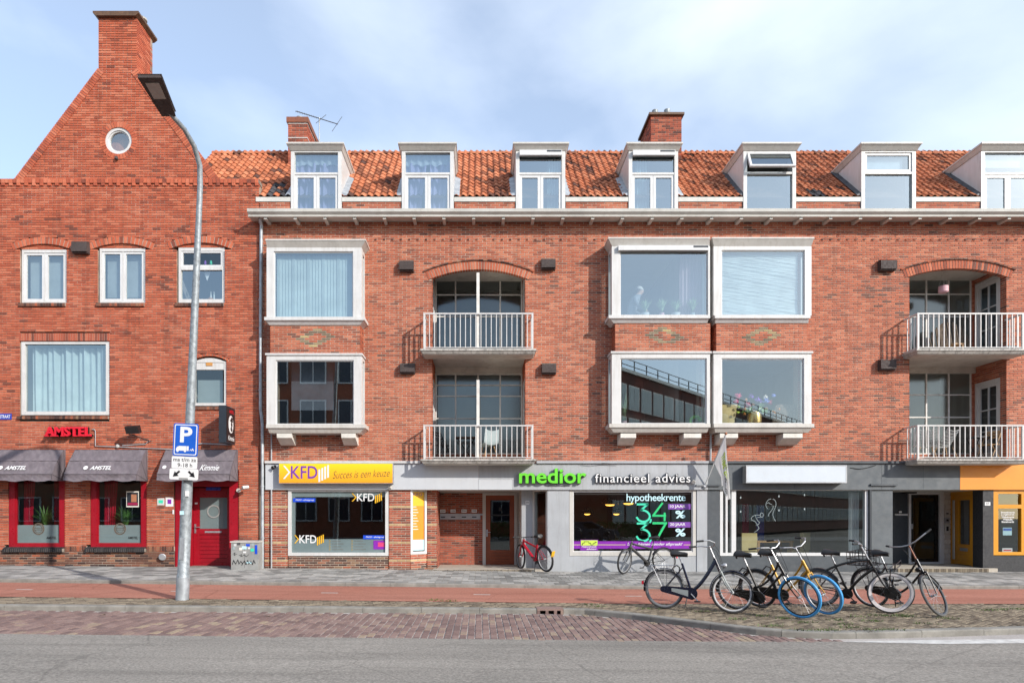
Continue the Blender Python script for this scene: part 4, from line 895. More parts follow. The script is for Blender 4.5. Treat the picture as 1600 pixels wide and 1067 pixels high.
for v in ((624, 646, 406, 423), (846, 868, 403, 420), (625, 648, 567, 583), (847, 869, 567, 584), (1376, 1401, 405, 422), (1376, 1400, 561, 578)): vent(ab, *v)
# ---- gutter, soffit, brackets, rain pipes
m = MB(); xg0, xg1 = X(386, BY), BX1
prof = [(0, 9.75), (-.40, 9.70), (-.42, 9.70), (-.43, 9.745), (-.50, 9.80), (-.515, 9.875), (-.50, 9.885), (-.47, 9.885), (-.46, 9.82), (0, 9.82)]
m.prism([(xg0, y, z) for y, z in prof], (xg1-xg0, 0, 0)); m.build('gutter', 'gutter_paint', ab)
x = X(414, -.4); 
while x < BX1: MB().prism([(x-.04, 0, 9.742), (x-.04, -.38, 9.695), (x-.04, -.38, 9.65), (x-.04, 0, 9.655)], (.085, 0, 0)).build('gutter_bracket', 'gutter_paint', ab); x += .813
m = MB(); px_ = X(408.5); m.tube([(px_+.05, -.3, 9.72), (px_+.04, -.12, 9.6), (px_+.02, -.08, 9.4), (px_, -.07, Z(520)), (px_, -.07, Z(640)), (px_+.05, -.07, Z(665)), (px_+.05, -.07, .3), (px_+.05, -.07, zg(px_)-.05)], .046, 10); m.build('rain_pipe', 'zinc', ab, smooth=True)
for py in (350, 470, 610, 760, 840): MB().lathe([(.052, -.02), (.056, -.015), (.056, .015), (.052, .02)], (px_+(.05 if py > 650 else .0), -.07, Z(py)), 10).build('pipe_clip', 'zinc', ab)
MB().tube([(X(425), -.05, Z(676)), (X(425), -.05, zg(-5.8)-.02)], .02, 8).build('thin_pipe', 'pvc_grey', ab); MB().tube([(X(1112.3), -.1, Z(500)), (X(1112.3), -.1, Z(660)), (X(1109), -.08, Z(680)), (X(1109), -.05, Z(722))], .03, 8).build('rain_pipe', 'pvc_grey', ab)
# ---- roof: 45 degree slope of pantiles
EY, EZ, RUN = .06, 10.50, 2.72
m = MB(); rx0, rx1 = -8.6, BX1
m.quad((rx0, EY, EZ-.05), (rx1, EY, EZ-.05), (rx1, EY+RUN, EZ+RUN-.05), (rx0, EY+RUN, EZ+RUN-.05)); m.quad((rx1, EY+2*RUN, EZ-.05), (rx0, EY+2*RUN, EZ-.05), (rx0, EY+RUN, EZ+RUN-.05), (rx1, EY+RUN, EZ+RUN-.05)); m.build('roof_deck', 'wood_brown', ab, fix=False)
MB().quad((rx1, EY+2*RUN, EZ+.0), (rx0, EY+2*RUN, EZ+.0), (rx0, EY+RUN, EZ+RUN), (rx1, EY+RUN, EZ+RUN)).build('rear_roof_slope', 'tile_orange', ab, fix=False)
box('back_wall', BX0, BX1, 2*RUN+.1, 2*RUN+.35, -.2, EZ, 'brick_red', ab); box('end_wall', BX1-.25, BX1, .35, 2*RUN+.1, -.2, EZ, 'brick_red', ab)
TW, TG = .188, .256
def tile_geo():
    m = MB(); nu = 8; pr = []
    for k in range(nu+1): u = k/nu; pr.append((u*(TW*1.06), .026*math.sin(2*math.pi*(u*.96)+.4)))
    for s, lift in ((0, .026), (TG*1.16, .0)):
        for u, h in pr: m.v.append((u, s, h+lift+.012))
        for u, h in pr: m.v.append((u, s, h+lift-.004))
    n = nu+1
    for k in range(nu): m.face((k, k+1, 2*n+k+1, 2*n+k)); m.face((n+k, k, k+1, n+k+1)[::-1])
    return m
tg = tile_geo(); tmesh = {}
for mt in ('tile_orange', 'tile_dark'):
    tmesh[mt] = tg.mesh('roof_tile', mt)
RM = Matrix.Rotation(R(45), 4, 'X')
roof = empty('tiled_roof', (4, EY, EZ), ab); singles = 0; big = MB(); rg = random.Random(4)
SL = RUN*math.sqrt(2); rows = int(SL/TG)
cand = []
for r_ in range(rows+1):
    s = -.06+r_*TG; run = s/math.sqrt(2)
    x = rx0
    while x < rx1-.1:
        xc = x+TW/2; skip = False
        for a, b in DORM:
            if X(a)-.02 < xc < X(b)+.02 and run < 1.36: skip = True
        if xc < X(400) and run < .0: skip = True
        if not skip: cand.append((r_, x, s))
        x += TW
for idx, (r_, x, s) in enumerate(cand):
    M = Matrix.Translation((x, EY, EZ)) @ RM @ Matrix.Translation((rg.uniform(-.004, .004), s, rg.uniform(-.003, .004))) @ Matrix.Rotation(rg.uniform(-.012, .012), 4, 'Z')
    if rg.random() < .03: M = M @ Matrix.Translation((rg.uniform(-.01, .01), rg.uniform(-.05, .0), .006)) @ Matrix.Rotation(rg.uniform(-.06, .06), 4, 'Z')
    dark = x < X(460) and x > X(408) and r_ < 4 and rg.random() < .75 or (X(1268) < x < X(1280) and r_ < 2)
    vis = x > X(330) and x < X(1610)
    if vis and r_ < 4 and singles < 296 and not dark:
        o = bpy.data.objects.new('roof_tile', tmesh['tile_orange']); COL.objects.link(o); o.parent = roof; o.matrix_basis = Matrix.Translation(-WL[roof.name]) @ M; singles += 1
    else:
        n = len(big.v); big.v += [tuple(M @ Vector(p)) for p in tg.v]; big.f += [tuple(n+q for q in f) for f in tg.f]; big.m += [1 if dark else 0]*len(tg.f)
big.build('roof_tiles', ['tile_orange', 'tile_dark'], roof, fix=False, smooth=False, kind='stuff')
zr, yr = EZ+RUN, EY+RUN; x = rx0
while x < rx1:
    m = MB(); k = 7
    for xx, ra in ((x, .125), (x+.05, .125), (x+.051, .112), (x+.36, .105)):
        for j in range(k): an = math.pi*j/(k-1); m.v.append((xx, yr+ra*math.cos(an), zr-.06+ra*math.sin(an)))
    for s in range(3):
        for j in range(k-1): m.face((s*k+j, s*k+j+1, (s+1)*k+j+1, (s+1)*k+j))
    m.build('ridge_tile', 'tile_orange', roof, fix=False); x += .345
# eaves board between the dormers, painted white
ed = [X(400)]+[v for a, b in DORM for v in (X(a)-.01, X(b)+.01)]+[BX1]
for a, b in zip(ed[::2], ed[1::2]):
    if b-a > .1: box('eaves_board', a, b, -.02, .08, Z(315.5), Z(308.5), 'gutter_paint', ab)
# ---- dormers
def dormer(i, pa, pb):
    x0, x1 = X(pa), X(pb); zt = Z(237); zb = 9.8; D = 1.5; w = empty('dormer', ((x0+x1)/2, .3, zb), ab)
    m = MB(); f = .10
    m.box(x0, x0+f, -.03, .12, zb, zt); m.box(x1-f, x1, -.03, .12, zb, zt); m.box(x0+f, x1-f, -.03, .12, zt-.04, zt); m.build('frame', 'white_paint', w)
    gx0, gx1 = x0+f, x1-f; tr = Z(272) if i not in (4, 5) else Z(271); mid = (x0+x1)/2
    def sash(a, b, c, d, nm='sash', y=.0, wd=.055): q = MB(); ring(q, a, b, c, d, y, y+.06, wd); q.build(nm, 'white_clean', w)
    MB().box(gx0, gx1, -.02, .10, tr-.03, tr+.03).build('transom', 'white_paint', w)
    gl_ = 'glass_attic'
    if i == 4:                              # top-hung light standing open
        pane(w, gx0, gx1, zb, tr-.03, .04, gl_)
        ang = R(-24); H = zt-.04-tr-.03; q = MB(); ring(q, gx0+.005, gx1-.005, -H, 0, -.03, .03, .06); Mx = Matrix.Translation((0, .0, zt-.05)) @ Matrix.Rotation(ang, 4, 'X'); q.xf(Mx); q.build('open_sash', 'white_clean', w)
        q = MB().quad((gx0+.06, 0, -H+.06), (gx1-.06, 0, -H+.06), (gx1-.06, 0, -.06), (gx0+.06, 0, -.06)).xf(Mx); q.build('pane', gl_, w, fix=False)
        for xx in (gx0+.25, gx1-.25): MB().tube([(xx, .0, tr+.06), (xx, -.2, tr+.12)], .008, 6).build('stay', 'lead', w)
    elif i == 5:
        sash(gx0, gx1, tr+.03, zt-.04, wd=.07); pane(w, gx0+.07, gx1-.07, tr+.1, zt-.11, .03, gl_); pane(w, gx0, gx1, zb, tr-.03, .04, gl_)
    else:
        pane(w, gx0, gx1, tr+.03, zt-.04, .04, gl_)
        sash(gx0, mid-.003, zb, tr-.03, wd=.075); sash(mid+.003, gx1, zb, tr-.03, wd=.075); pane(w, gx0+.075, mid-.078, zb+.07, tr-.105, .03, gl_); pane(w, mid+.078, gx1-.075, zb+.07, tr-.105, .03, gl_)
    for xs, sg in ((x0, 1), (x1, -1)):
        xa, xb = (xs, xs+.05) if sg > 0 else (xs-.05, xs)
        MB().prism([(xa, .121, EZ-.3), (xa, D, EZ+D-.28), (xa, D, zt), (xa, .121, zt)], (xb-xa, 0, 0)).build('cheek', 'white_paint' if i < 4 else 'white_clean', w)
        # flashing where the cheek meets the tiles
        o_ = .16 if i < 4 else .11; xo = xs-sg*o_; lift = .075; P = lambda y, x, l: (x, y, EZ+(y-EY)+l)
        m = MB(); m.hexa([P(.0, xs, lift-.03), P(.0, xo, lift-.03), P(.95 if i < 4 else 1.36, xo, lift-.03), P(.95 if i < 4 else 1.36, xs, lift-.03), P(.0, xs, lift+.05), P(.0, xo, lift-.01), P(.95 if i < 4 else 1.36, xo, lift-.01), P(.95 if i < 4 else 1.36, xs, lift+.05)])
        if i < 4 or sg > 0: m.build('flashing', 'zinc' if i < 4 else 'lead', w)
    e = .075; m = MB(); m.hexa([(x0-.02, -.05, zt+.001), (x1+.02, -.05, zt+.001), (x1+.02, D, zt+.001), (x0-.02, D, zt+.001), (x0-e, -.16, zt+.12), (x1+e, -.16, zt+.12), (x1+e, D+.1, zt+.12), (x0-e, D+.1, zt+.12)]); m.box(x0-e-.015, x1+e+.015, -.175, D+.1, zt+.1205, zt+.165); m.build('cornice', 'cream_paint', w); box('roof_cover', x0-e, x1+e, -.15, D+.1, zt+.1655, zt+.18, 'lead', w)
    if i in (2, 3): box('blind_casing', gx0, gx1, -.12, -.031, zt-.16, zt-.02, 'white_clean', w); box('solar_cell', gx1-.42, gx1-.02, -.123, -.1205, zt-.075, zt-.03, 'navy_black', w)
    room(ab, x0+.06, x1-.06, zb-.2, zt-.01, .35, 3.2, 'interior_mid')
    return gx0, gx1, zb, tr, zt
DR = [dormer(i, a, b) for i, (a, b) in enumerate(DORM)]
# parapet behind the dormers' feet is closed by the wall; chimneys
def chimney(pa, pb, Y0, depth, ztop, zbot, cap, pots, label=None):
    x0, x1 = X(pa, Y0), X(pb, Y0); w = empty('chimney', ((x0+x1)/2, Y0+depth/2, zbot), ab)
    brickwork(w, x0, x1, zbot, ztop, lambda u, d, z: (u, Y0+d, z), (), mats=('brick_shop',), mortar='mortar_dark', thick=.1, seed=70)
    brickwork(w, 0, depth, zbot, ztop, lambda u, d, z: (x1-d, Y0+.012+u, z), (), mats=('brick_shop',), mortar='mortar_dark', thick=.1, seed=71); brickwork(w, 0, depth, zbot, ztop, lambda u, d, z: (x0+d, Y0+.012+depth-u, z), (), mats=('brick_shop',), mortar='mortar_dark', thick=.1, seed=72)
    box('rear_face', x0+.01, x1-.01, Y0+depth-.1, Y0+depth, zbot, ztop, 'brick_shop', w)
    if cap: box('cap', x0-.07, x1+.07, Y0-.07, Y0+depth+.07, ztop, ztop+.07, 'wood_brown', w)
    else: box('cap', x0-.04, x1+.04, Y0-.04, Y0+depth+.04, ztop-.02, ztop+.14, 'brick_dark', w); box('band', x0-.008, x1+.008, Y0-.008, Y0+depth, ztop-.06, ztop-.025, 'cream_paint', w); box('band', x0-.008, x1+.008, Y0-.008, Y0+depth, ztop-.50, ztop-.47, 'cream_paint', w)
    for px, h in pots: xx = X(px, Y0+.3); MB().lathe([(.08, 0), (.08, .12), (.12, .14), (.12, .2), (.09, .22), (.1, h), (.02, h+.05)], (xx, Y0+.35, ztop+(.07 if cap else .14)), 14).build('chimney_pot', 'galvanised', w)
chimney(450, 480, 1.9, 1.35, Z(191, 1.9), 11.6, False, ((468, .16),))
chimney(1017, 1065, 2.2, 1.3, Z(181, 2.2), 11.9, True, ((1024, .3), (1043, .32)))
# ================================================================== SHOP FRONTS (parts of the block)
FZ0, FZ1 = Z(765), Z(723)
def fascia(pa, pb, mat, y=-.07): return box('fascia', X(pa)+(.002 if pa > 420 else 0), X(pb)-.002, y, .02, FZ0, FZ1-.02, mat, ab)
fascia(416, 748, 'shop_white'); fascia(748, 1105, 'shop_grey'); fascia(1105, 1497, 'anthracite_light'); box('fascia', X(1497)+.002, BX1, -.075, .02, FZ0, FZ1-.02, 'orange_paint', ab)
for pa, pb, mt in ((416, 657, 'white_paint'), (838, 1105, 'shop_grey')): box('fascia_ledge', X(pa), X(pb), -.13, .02, FZ1-.019, FZ1+.045, mt, ab)
box('fascia_ledge', X(1105)+.003, X(1410), -.13, .02, FZ1-.019, FZ1+.045, 'anthracite', ab)
box('entry_panel', X(748, -.08), X(800, -.08), -.078, -.0705, Z(765), Z(749.5), 'shop_white', ab)
# soffit over the recessed entries
for a, b in ((X(640), X(860)), (X(1394), 14.4)): box('entry_ceiling', a, b, .021, 2.0, FZ0, FZ0+.06, 'cream_paint', ab)
def band(off): return lambda a, b, z, k: 1 if k % 8 == off else (2 if k < 4 else 0)
zb_ = -.1
def pier(x0, x1, Y, seed, z0=zb_, z1=None, mats=('brick_shop', 'brick_sand', 'brick_dark'), th=.25, off=6): brickwork(ab, x0, x1, z0, z1 or FZ0, lambda u, d, z: (u, Y+d, z), (), mats=mats, mortar='mortar', thick=th, mfn=band(off), seed=seed)
for px in (862, 952, 1040): box('panel_joint', X(px)-.003, X(px)+.003, -.0715, -.0702, FZ0+.01, FZ1-.03, 'shop_grey_dark', ab)
for px in (1240, 1375, 1440): box('panel_joint', X(px)-.003, X(px)+.003, -.0715, -.0702, FZ0+.01, FZ1-.03, 'navy_black', ab)
MB().tube([(X(1326), -.08, Z(731)), (X(1340), -.085, Z(733)), (X(1352), -.085, Z(731)), (X(1366), -.08, Z(727))], .008, 5).build('cable', 'black_metal', ab)
MB().tube([(X(910), -.14, Z(724.5)), (X(925), -.14, Z(726)), (X(940), -.14, Z(724)), (X(965), -.14, Z(725))], .007, 5).build('cable', 'lead', ab)
# --- first shop: brick piers, white framed window
pier(X(413), X(449.5), 0, 80); pier(X(607.5), X(641.5), 0, 81)
brickwork(ab, X(449.6), X(607.4), zb_, Z(868.5), lambda u, d, z: (u, .02+d, z), (), mats=('brick_dark',), mortar='mortar', thick=.2, seed=82)
def shopwin(x0, x1, z0, z1, frame, glass, fw=.085, Y=.02, name='shop_window', wt=None, wb=None):
    w = empty(name, ((x0+x1)/2, Y, z0), ab); m = MB(); ring(m, x0, x1, z0, z1, Y, Y+.12, fw, wb, wt); m.build('frame', frame, w)
    pane(w, x0+fw, x1-fw, z0+(wb or fw), z1-(wt or fw), Y+.05, glass); return w
kx0, kx1, kz0, kz1 = X(450), X(607), Z(868), Z(763); kw = shopwin(kx0, kx1, kz0, kz1, 'white_paint', 'glass_shop', .09, .0)
gy = .045
def kfd(parent, px0, px1, py0, py1, cw_, cb, sgn_col, fn=front(gy), d=0.):
    w = X(px1)-X(px0); h = Z(py0)-Z(py1); x = X(px0); z = Z(py1); m = MB(); t = h*.2
    zc = z+h*.55; hh = h*.36
    def pt(u, v): return fn(x+u*w, z+v*h, d)
    def poly(P): n = len(m.v); m.v.extend(tuple(pt(*p)) for p in P); m.face(range(n, n+len(P)))
    poly([(0, .18), (.04, .18), (.16, .55), (.12, .55)]); poly([(0, .92), (.12, .55), (.16, .55), (.04, .92)]); m.build('arrow_mark', sgn_col, parent, fix=False)
    lettering('KFD', fn, x+w*.17, x+w*.74, z+h*.2, z+h*.9, cw_, parent, offset=.012)
    m = MB()
    for i in range(4):
        u = .76+i*.062; n = len(m.v); m.v.extend(tuple(pt(*p)) for p in [(u, .0+i*.08), (u+.04, .0+i*.08+.02), (u+.04, .70+i*.08+.02), (u, .70+i*.08)]); m.face((n, n+1, n+2, n+3))
    m.build('bar_mark', cb, parent, fix=False)
kfd(kw, 549, 597, 769, 786, 'sign_white', 'yellow_bar', 'yellow_bar'); kfd(kw, 459, 506, 834, 852, 'sign_white', 'yellow_bar', 'yellow_bar')
for pa, py in ((457, 778), (567, 836)):
    box('blue_sticker', X(pa), X(pa+35), gy, gy+.001, Z(py+6), Z(py), 'sticker_blue', kw); lettering('PAGO - adviesgroep', front(gy-.003), X(pa+4), X(pa+33), Z(py+4.6), Z(py+1.4), 'sign_white', kw, shear=.3, offset=.01)
box('frosted_band', kx0+.09, kx1-.09, gy+.012, gy+.014, Z(776), kz1-.09, 'frost', kw); box('frosted_band', kx0+.09, kx1-.09, gy+.012, gy+.014, kz0+.09, Z(842), 'frost', kw); box('frosted_band', kx0+.09, kx0+.19, gy+.012, gy+.014, Z(841.9), Z(776.1), 'frost', kw)
box('poster', X(583), X(602), gy+.004, gy+.006, Z(858), Z(844), 'violet', kw); box('poster_print', X(590), X(601), gy+.001, gy+.003, Z(854), Z(847), 'flower_pink', kw)
for pa in (513, 548):
    for k in range(4): zz = Z(845+k*4.4); m = MB(); m.prism([(X(pa), gy+.008, zz-.03), (X(pa+2), gy+.008, zz), (X(pa), gy+.008, zz+.03), (X(pa+.8), gy+.008, zz+.03), (X(pa+3), gy+.008, zz), (X(pa+.8), gy+.008, zz-.03)], (0, .003, 0)); m.build('list_mark', 'yellow_bar', kw); box('list_line', X(pa+5), X(pa+19+4*(k % 2)), gy+.009, gy+.011, zz-.014, zz+.014, 'cabinet_grey', kw)
room(ab, X(425), X(645), 0.03, 2.6, .32, 4.5, 'interior_dark')
# angled corner window and inner pier
pA, pB = Vector((X(641.6), .0, 0)), Vector((X(667, .36), .36, 0)); dv = (pB-pA); Ln = dv.length; dv.normalize(); nv = Vector((dv.y, -dv.x, 0))
def slant(o, d, n): return lambda u, dd, z: tuple(o+d*u-n*dd+Vector((0, 0, z)))
fs = slant(pA, dv, nv)
brickwork(ab, 0, Ln, zb_, Z(866), fs, (), mats=('brick_shop', 'brick_sand', 'brick_dark'), mortar='mortar', thick=.1, mfn=band(6), seed=83)
def slwin(fs, Ln, z0, z1, frame, glass, fw, name='corner_window'):
    o = fs(Ln/2, .05, z0); w = empty(name, o, ab); m = MB()
    def bx(u0, u1, a, b): m.hexa([fs(u0, .0, a), fs(u1, .0, a), fs(u1, .1, a), fs(u0, .1, a), fs(u0, .0, b), fs(u1, .0, b), fs(u1, .1, b), fs(u0, .1, b)])
    bx(0, fw, z0, z1); bx(Ln-fw, Ln, z0, z1); bx(fw, Ln-fw, z0, z0+fw); bx(fw, Ln-fw, z1-fw*.6, z1); m.build('frame', frame, w)
    MB().quad(fs(fw, .05, z0+fw), fs(Ln-fw, .05, z0+fw), fs(Ln-fw, .05, z1-fw*.6), fs(fw, .05, z1-fw*.6)).build('pane', glass, w, fix=False); return w
cwn = slwin(fs, Ln, Z(866)+.002, FZ0-.002, 'white_paint', 'glass_shop', .075)
def film(a, b, z0, z1, mt, dd=.04): MB().quad(fs(a, dd, z0), fs(b, dd, z0), fs(b, dd, z1), fs(a, dd, z1)).build('film', mt, cwn, fix=False)
film(.08, Ln-.08, Z(843), Z(768), 'orange_paint'); film(.08, Ln-.08, Z(790), Z(768), 'yellow_bar', .038); film(.08, Ln-.08, Z(860), Z(843.3), 'pale_blue')
lettering('KFD', lambda u, v, d: fs(u, .036, v), .11, Ln-.14, Z(774), Z(769.5), 'purple', cwn)
for k in range(9): film(.10, .22+.1*((k*7) % 3)/3, Z(792+k*4.4), Z(791+k*4.4), 'sign_white', .036)
pier(X(667.2, .36), X(683, .36), .36, 84, th=1.2)
xl = X(683, .36)
brickwork(ab, 0, 1.36, zb_, FZ0, lambda u, d, z: (xl-d, .375+u, z), (), mats=('brick_shop',), mortar='mortar_dark', thick=.1, seed=87)
# entry recess: back wall with letter boxes, brown door
EYB = 1.75; zf = zg(0)+.03
box('entry_floor', xl-.1, X(857), -.12, EYB+.1, -.15, zf, 'entry_stone', ab)
for i in range(46): x = X(670)+i*(X(830)-X(670))/46; box('threshold_brick', x+.004, x+.056, -.155, -.122, zf-.05, zf-.004, 'verge_brick', ab)
brickwork(ab, xl-.12, X(755, EYB), zf, FZ0, lambda u, d, z: (u, EYB+d, z), (), mats=('brick_shop',), mortar='mortar_dark', thick=.15, seed=85)
m = MB(); z0, z1 = Z(811, EYB), Z(803, EYB); a, b = X(685, EYB), X(750.5, EYB); m.box(a, b, EYB-.02, EYB-.0005, z0, z1); m.box(a, X(754, EYB), EYB-.035, EYB-.0205, z1-.03, z1+.015); m.build('letter_boxes', 'alu', ab)
for i, px in enumerate((692, 708, 725, 741)):
    box('letter_slot', X(px-3.5, EYB), X(px+3.5, EYB), EYB-.022, EYB-.0202, Z(808.3, EYB), Z(806.6, EYB), 'sign_black', ab); pl = box('number_plate', X(px-4, EYB), X(px+4, EYB), EYB-.012, EYB-.001, Z(800.5, EYB), Z(795.5, EYB), 'sign_white', ab)
    lettering(('103A', '103B', '99A', '99B')[i], front(EYB-.013), X(px-3, EYB), X(px+3, EYB), Z(799.5, EYB), Z(796.5, EYB), 'sign_black', pl)
d = empty('entrance_door', (X(781, EYB), EYB, zf), ab); a, b, c_, e_ = X(754, EYB), X(759, EYB), X(803.5, EYB), X(808, EYB); zt = Z(773.5, EYB)
m = MB(); m.box(a, b, EYB-.04, EYB+.1, zf, zt+.07); m.box(c_, e_, EYB-.04, EYB+.1, zf, zt+.07); m.box(b, c_, EYB-.04, EYB+.1, zt, zt+.07); m.build('door_frame', 'cream_paint', d)
box('head_panel', xl-.1, 1.3, EYB-.01, EYB+.1, zt+.071, FZ0, 'cream_paint', ab)
g0, g1, ga, gb2 = Z(859, EYB), Z(781, EYB), X(766, EYB), X(796.5, EYB)
m = MB(); m.box(b, ga, EYB, EYB+.05, zf+.01, zt); m.box(gb2, c_, EYB, EYB+.05, zf+.01, zt); m.box(ga, gb2, EYB, EYB+.05, g1, zt); m.box(ga, gb2, EYB, EYB+.05, zf+.01, zf+.08); m.box(ga, gb2, EYB, EYB+.05, g0-.07, g0); m.build('door_leaf', 'door_brown', d)
zz = zf+.08
while zz < g0-.09: box('board', ga, gb2, EYB+.01, EYB+.045, zz+.003, min(zz+.085, g0-.073), 'door_brown', d); zz += .088
pane(d, ga, gb2, g0, g1, EYB+.03, 'glass_dark'); box('glass_bar', ga, gb2, EYB+.005, EYB+.045, Z(805.5, EYB), Z(803.5, EYB), 'black_metal', d); box('sticker', X(779, EYB), X(784, EYB), EYB+.02, EYB+.022, Z(798, EYB), Z(792, EYB), 'sign_black', d)
m = MB(); m.box(b+.015, b+.06, EYB-.012, EYB, Z(838, EYB), Z(827, EYB)); m.tube([(b+.035, EYB-.01, Z(831, EYB)), (b+.035, EYB-.055, Z(831, EYB)), (b+.15, EYB-.055, Z(831, EYB))], .011); m.build('handle', 'chrome', d)
room(ab, a, e_, zf, zt, EYB+.11, 5, 'interior_dark')
box('tile_filler', e_+.001, 1.4, EYB+.0, EYB+.1, zf, FZ0, 'brick_white', ab)
xr = X(815, .5)
brickwork(ab, 0, EYB-.5, zf, FZ0, lambda u, dd, z: (xr+dd, EYB-u, z), (), mats=('brick_white',), mortar='mortar', thick=.1, bl=.15, bh=.15, seed=86); box('intercom', xr-.025, xr-.001, 1.15, 1.42, Z(834, 1.3), Z(817, 1.3), 'cream_paint', ab)
for k in range(5): box('bell_button', xr-.032, xr-.026, 1.2, 1.36, Z(832-3*k, 1.3), Z(830.5-3*k, 1.3), 'sign_black', ab)
# --- second shop (grey): inner pilaster, corner window, main window
box('pilaster', xr+.001, X(832, .5), .5, .9, zb_, FZ0, 'shop_grey', ab); pl = box('number_plate', X(821, .5), X(827, .5), .49, .499, Z(788, .5), Z(782, .5), 'sign_white', ab); lettering('99', front(.488), X(822, .5), X(826, .5), Z(787, .5), Z(783.3, .5), 'sign_black', pl)
pA, pB = Vector((X(832.1, .5), .5, 0)), Vector((X(855), .0, 0)); dv = (pB-pA); Ln = dv.length; dv.normalize(); fs2 = slant(pA, dv, Vector((dv.y, -dv.x, 0)))
m = MB(); m.hexa([fs2(0, 0, zb_), fs2(Ln, 0, zb_), fs2(Ln, .1, zb_), fs2(0, .1, zb_), fs2(0, 0, Z(856)), fs2(Ln, 0, Z(856)), fs2(Ln, .1, Z(856)), fs2(0, .1, Z(856))]); m.build('window_apron', 'shop_grey', ab)
slwin(fs2, Ln, Z(856)+.002, FZ0-.002, 'cream_paint', 'glass_shop', .06)
box('pilaster', X(855)+.004, X(889.5), -.02, .45, zb_, FZ0, 'shop_grey', ab); box('pilaster', X(1088.5), X(1105)-.004, -.02, .3, zb_, FZ0, 'shop_grey', ab); box('window_apron', X(889.6), X(1088.4), .0, .2, zb_, Z(868.5), 'shop_grey', ab); box('pilaster_cap', X(853), X(891), -.11, -.0705, Z(758.5), Z(756), 'shop_grey_dark', ab); box('pilaster_cap', X(1086), X(1107), -.11, -.0705, Z(759.5), Z(757), 'shop_grey_dark', ab)
mx0, mx1, mz0, mz1 = X(890), X(1088), Z(868), Z(763.5); mw = shopwin(mx0, mx1, mz0, mz1, 'cream_paint', 'glass_shop', .095, .0, wt=.07, wb=.11)
m = MB(); ring(m, mx0+.095, mx1-.095, mz0+.11, mz1-.07, .02, .07, .025); m.build('bead', 'white_clean', mw)
lettering('hypotheekrente', front(gy), X(979.5), X(1072), Z(786), Z(771), 'pale_blue', mw, offset=.01, space=.94)
def ribbon(pts, w, mt, parent, Y=gy, name='numeral', sc=9.7, ox=960, oy=760):
    m = MB(); P = [Vector((X(ox+x/sc, 0), 0, Z(oy+y/sc, 0))) for x, y in pts]; Lf, Rt = [], []
    for i, p in enumerate(P):
        t = (P[min(i+1, len(P)-1)]-P[max(i-1, 0)]).normalized(); n = Vector((-t.z, 0, t.x))
        if 0 < i < len(P)-1:
            t1 = (P[i]-P[i-1]).normalized(); k = 1/max(.5, abs(t1.dot(t)))
        else: k = 1
        Lf.append(p+n*w/2*k); Rt.append(p-n*w/2*k)
    for i in range(len(P)-1): m.quad(*[(q.x, Y, q.z) for q in (Lf[i], Lf[i+1], Rt[i+1], Rt[i])])
    m.build(name, mt, parent, fix=False)
three = [(345, 267), (520, 267)], [(512, 262), (410, 358)], [(405, 352), (450, 357), (500, 378), (535, 415), (545, 455), (525, 500), (480, 528), (425, 530), (375, 508), (340, 460)]
for dy in (0, 291):
    for s in three: ribbon([(x, y+dy) for x, y in s], .055, 'teal', mw)
    ribbon([(560, 490+dy), (560, 520+dy), (540, 548+dy)], .045, 'teal', mw)
ribbon([(738, 245), (592, 440)], .055, 'green_num', mw); ribbon([(580, 440), (790, 440)], .055, 'green_num', mw, Y=gy-.002); ribbon([(768, 392), (768, 522)], .055, 'green_num', mw, Y=gy-.003)
ribbon([(583, 553), (805, 553)], .06, 'green_num', mw); ribbon([(792, 545), (648, 802)], .06, 'green_num', mw, Y=gy-.002)
for y0, s in ((262, '10 JAAR'), (536, '20 JAAR')):
    box('purple_label', X(960+822/9.7), X(1080), gy, gy+.001, Z(760+(y0+82)/9.7), Z(760+y0/9.7), 'purple', mw); lettering(s, front(gy-.003), X(960+848/9.7), X(960+1085/9.7), Z(760+(y0+70)/9.7), Z(760+(y0+14)/9.7), 'sign_white', mw, offset=.015, space=.95)
    lettering('%', front(gy-.003), X(960+930/9.7), X(960+1085/9.7), Z(760+(y0+218)/9.7), Z(760+(y0+98)/9.7), 'pale_blue', mw, offset=.03)
box('purple_band', X(895), X(1080), gy+.002, gy+.003, Z(857), Z(845.3), 'violet', mw); box('band_line', X(895), X(978), gy, gy+.001, Z(851.4), Z(850.4), 'sofa_yellow', mw); box('band_line', X(1069), X(1080), gy, gy+.001, Z(851.4), Z(850.4), 'sofa_yellow', mw)
lettering('Loop binnen zonder afspraak!', front(gy-.001), X(980.5), X(1067), Z(853), Z(847.5), 'sign_white', mw, offset=.02, shear=.3)
box('adviser_badge', X(907), X(935), gy-.004, gy-.003, Z(859.5), Z(843), 'violet', mw); box('badge_top', X(908), X(934), gy-.006, gy-.005, Z(852), Z(843.8), 'lime_pale', mw); ribbon([(0, 60), (14, 60), (14, 40), (34, 40), (34, 20), (60, 20), (95, 20), (95, 40), (120, 40), (120, 62), (150, 62), (150, 45), (175, 45), (175, 25), (200, 25)], .014, 'sign_black', mw, gy-.008, 'stair_mark', 8.3, 909, 843.5)
lettering('Hypotheek', front(gy-.006), X(909), X(933), Z(855.5), Z(852.6), 'sign_white', mw, shear=.3, offset=.02); lettering('adviseur', front(gy-.006), X(917), X(933), Z(858.6), Z(856), 'sign_white', mw, shear=.3, offset=.02)
box('yellow_sticker', X(894.5), X(897.5), gy, gy+.001, Z(863), Z(860), 'plate_yellow', mw)
room(ab, X(862), X(1103), .03, 2.6, .46, 5, 'interior_dark'); box('ceiling_rail', mx0+.1, mx1-.1, .25, .3, Z(772), Z(770), 'alu', ab)
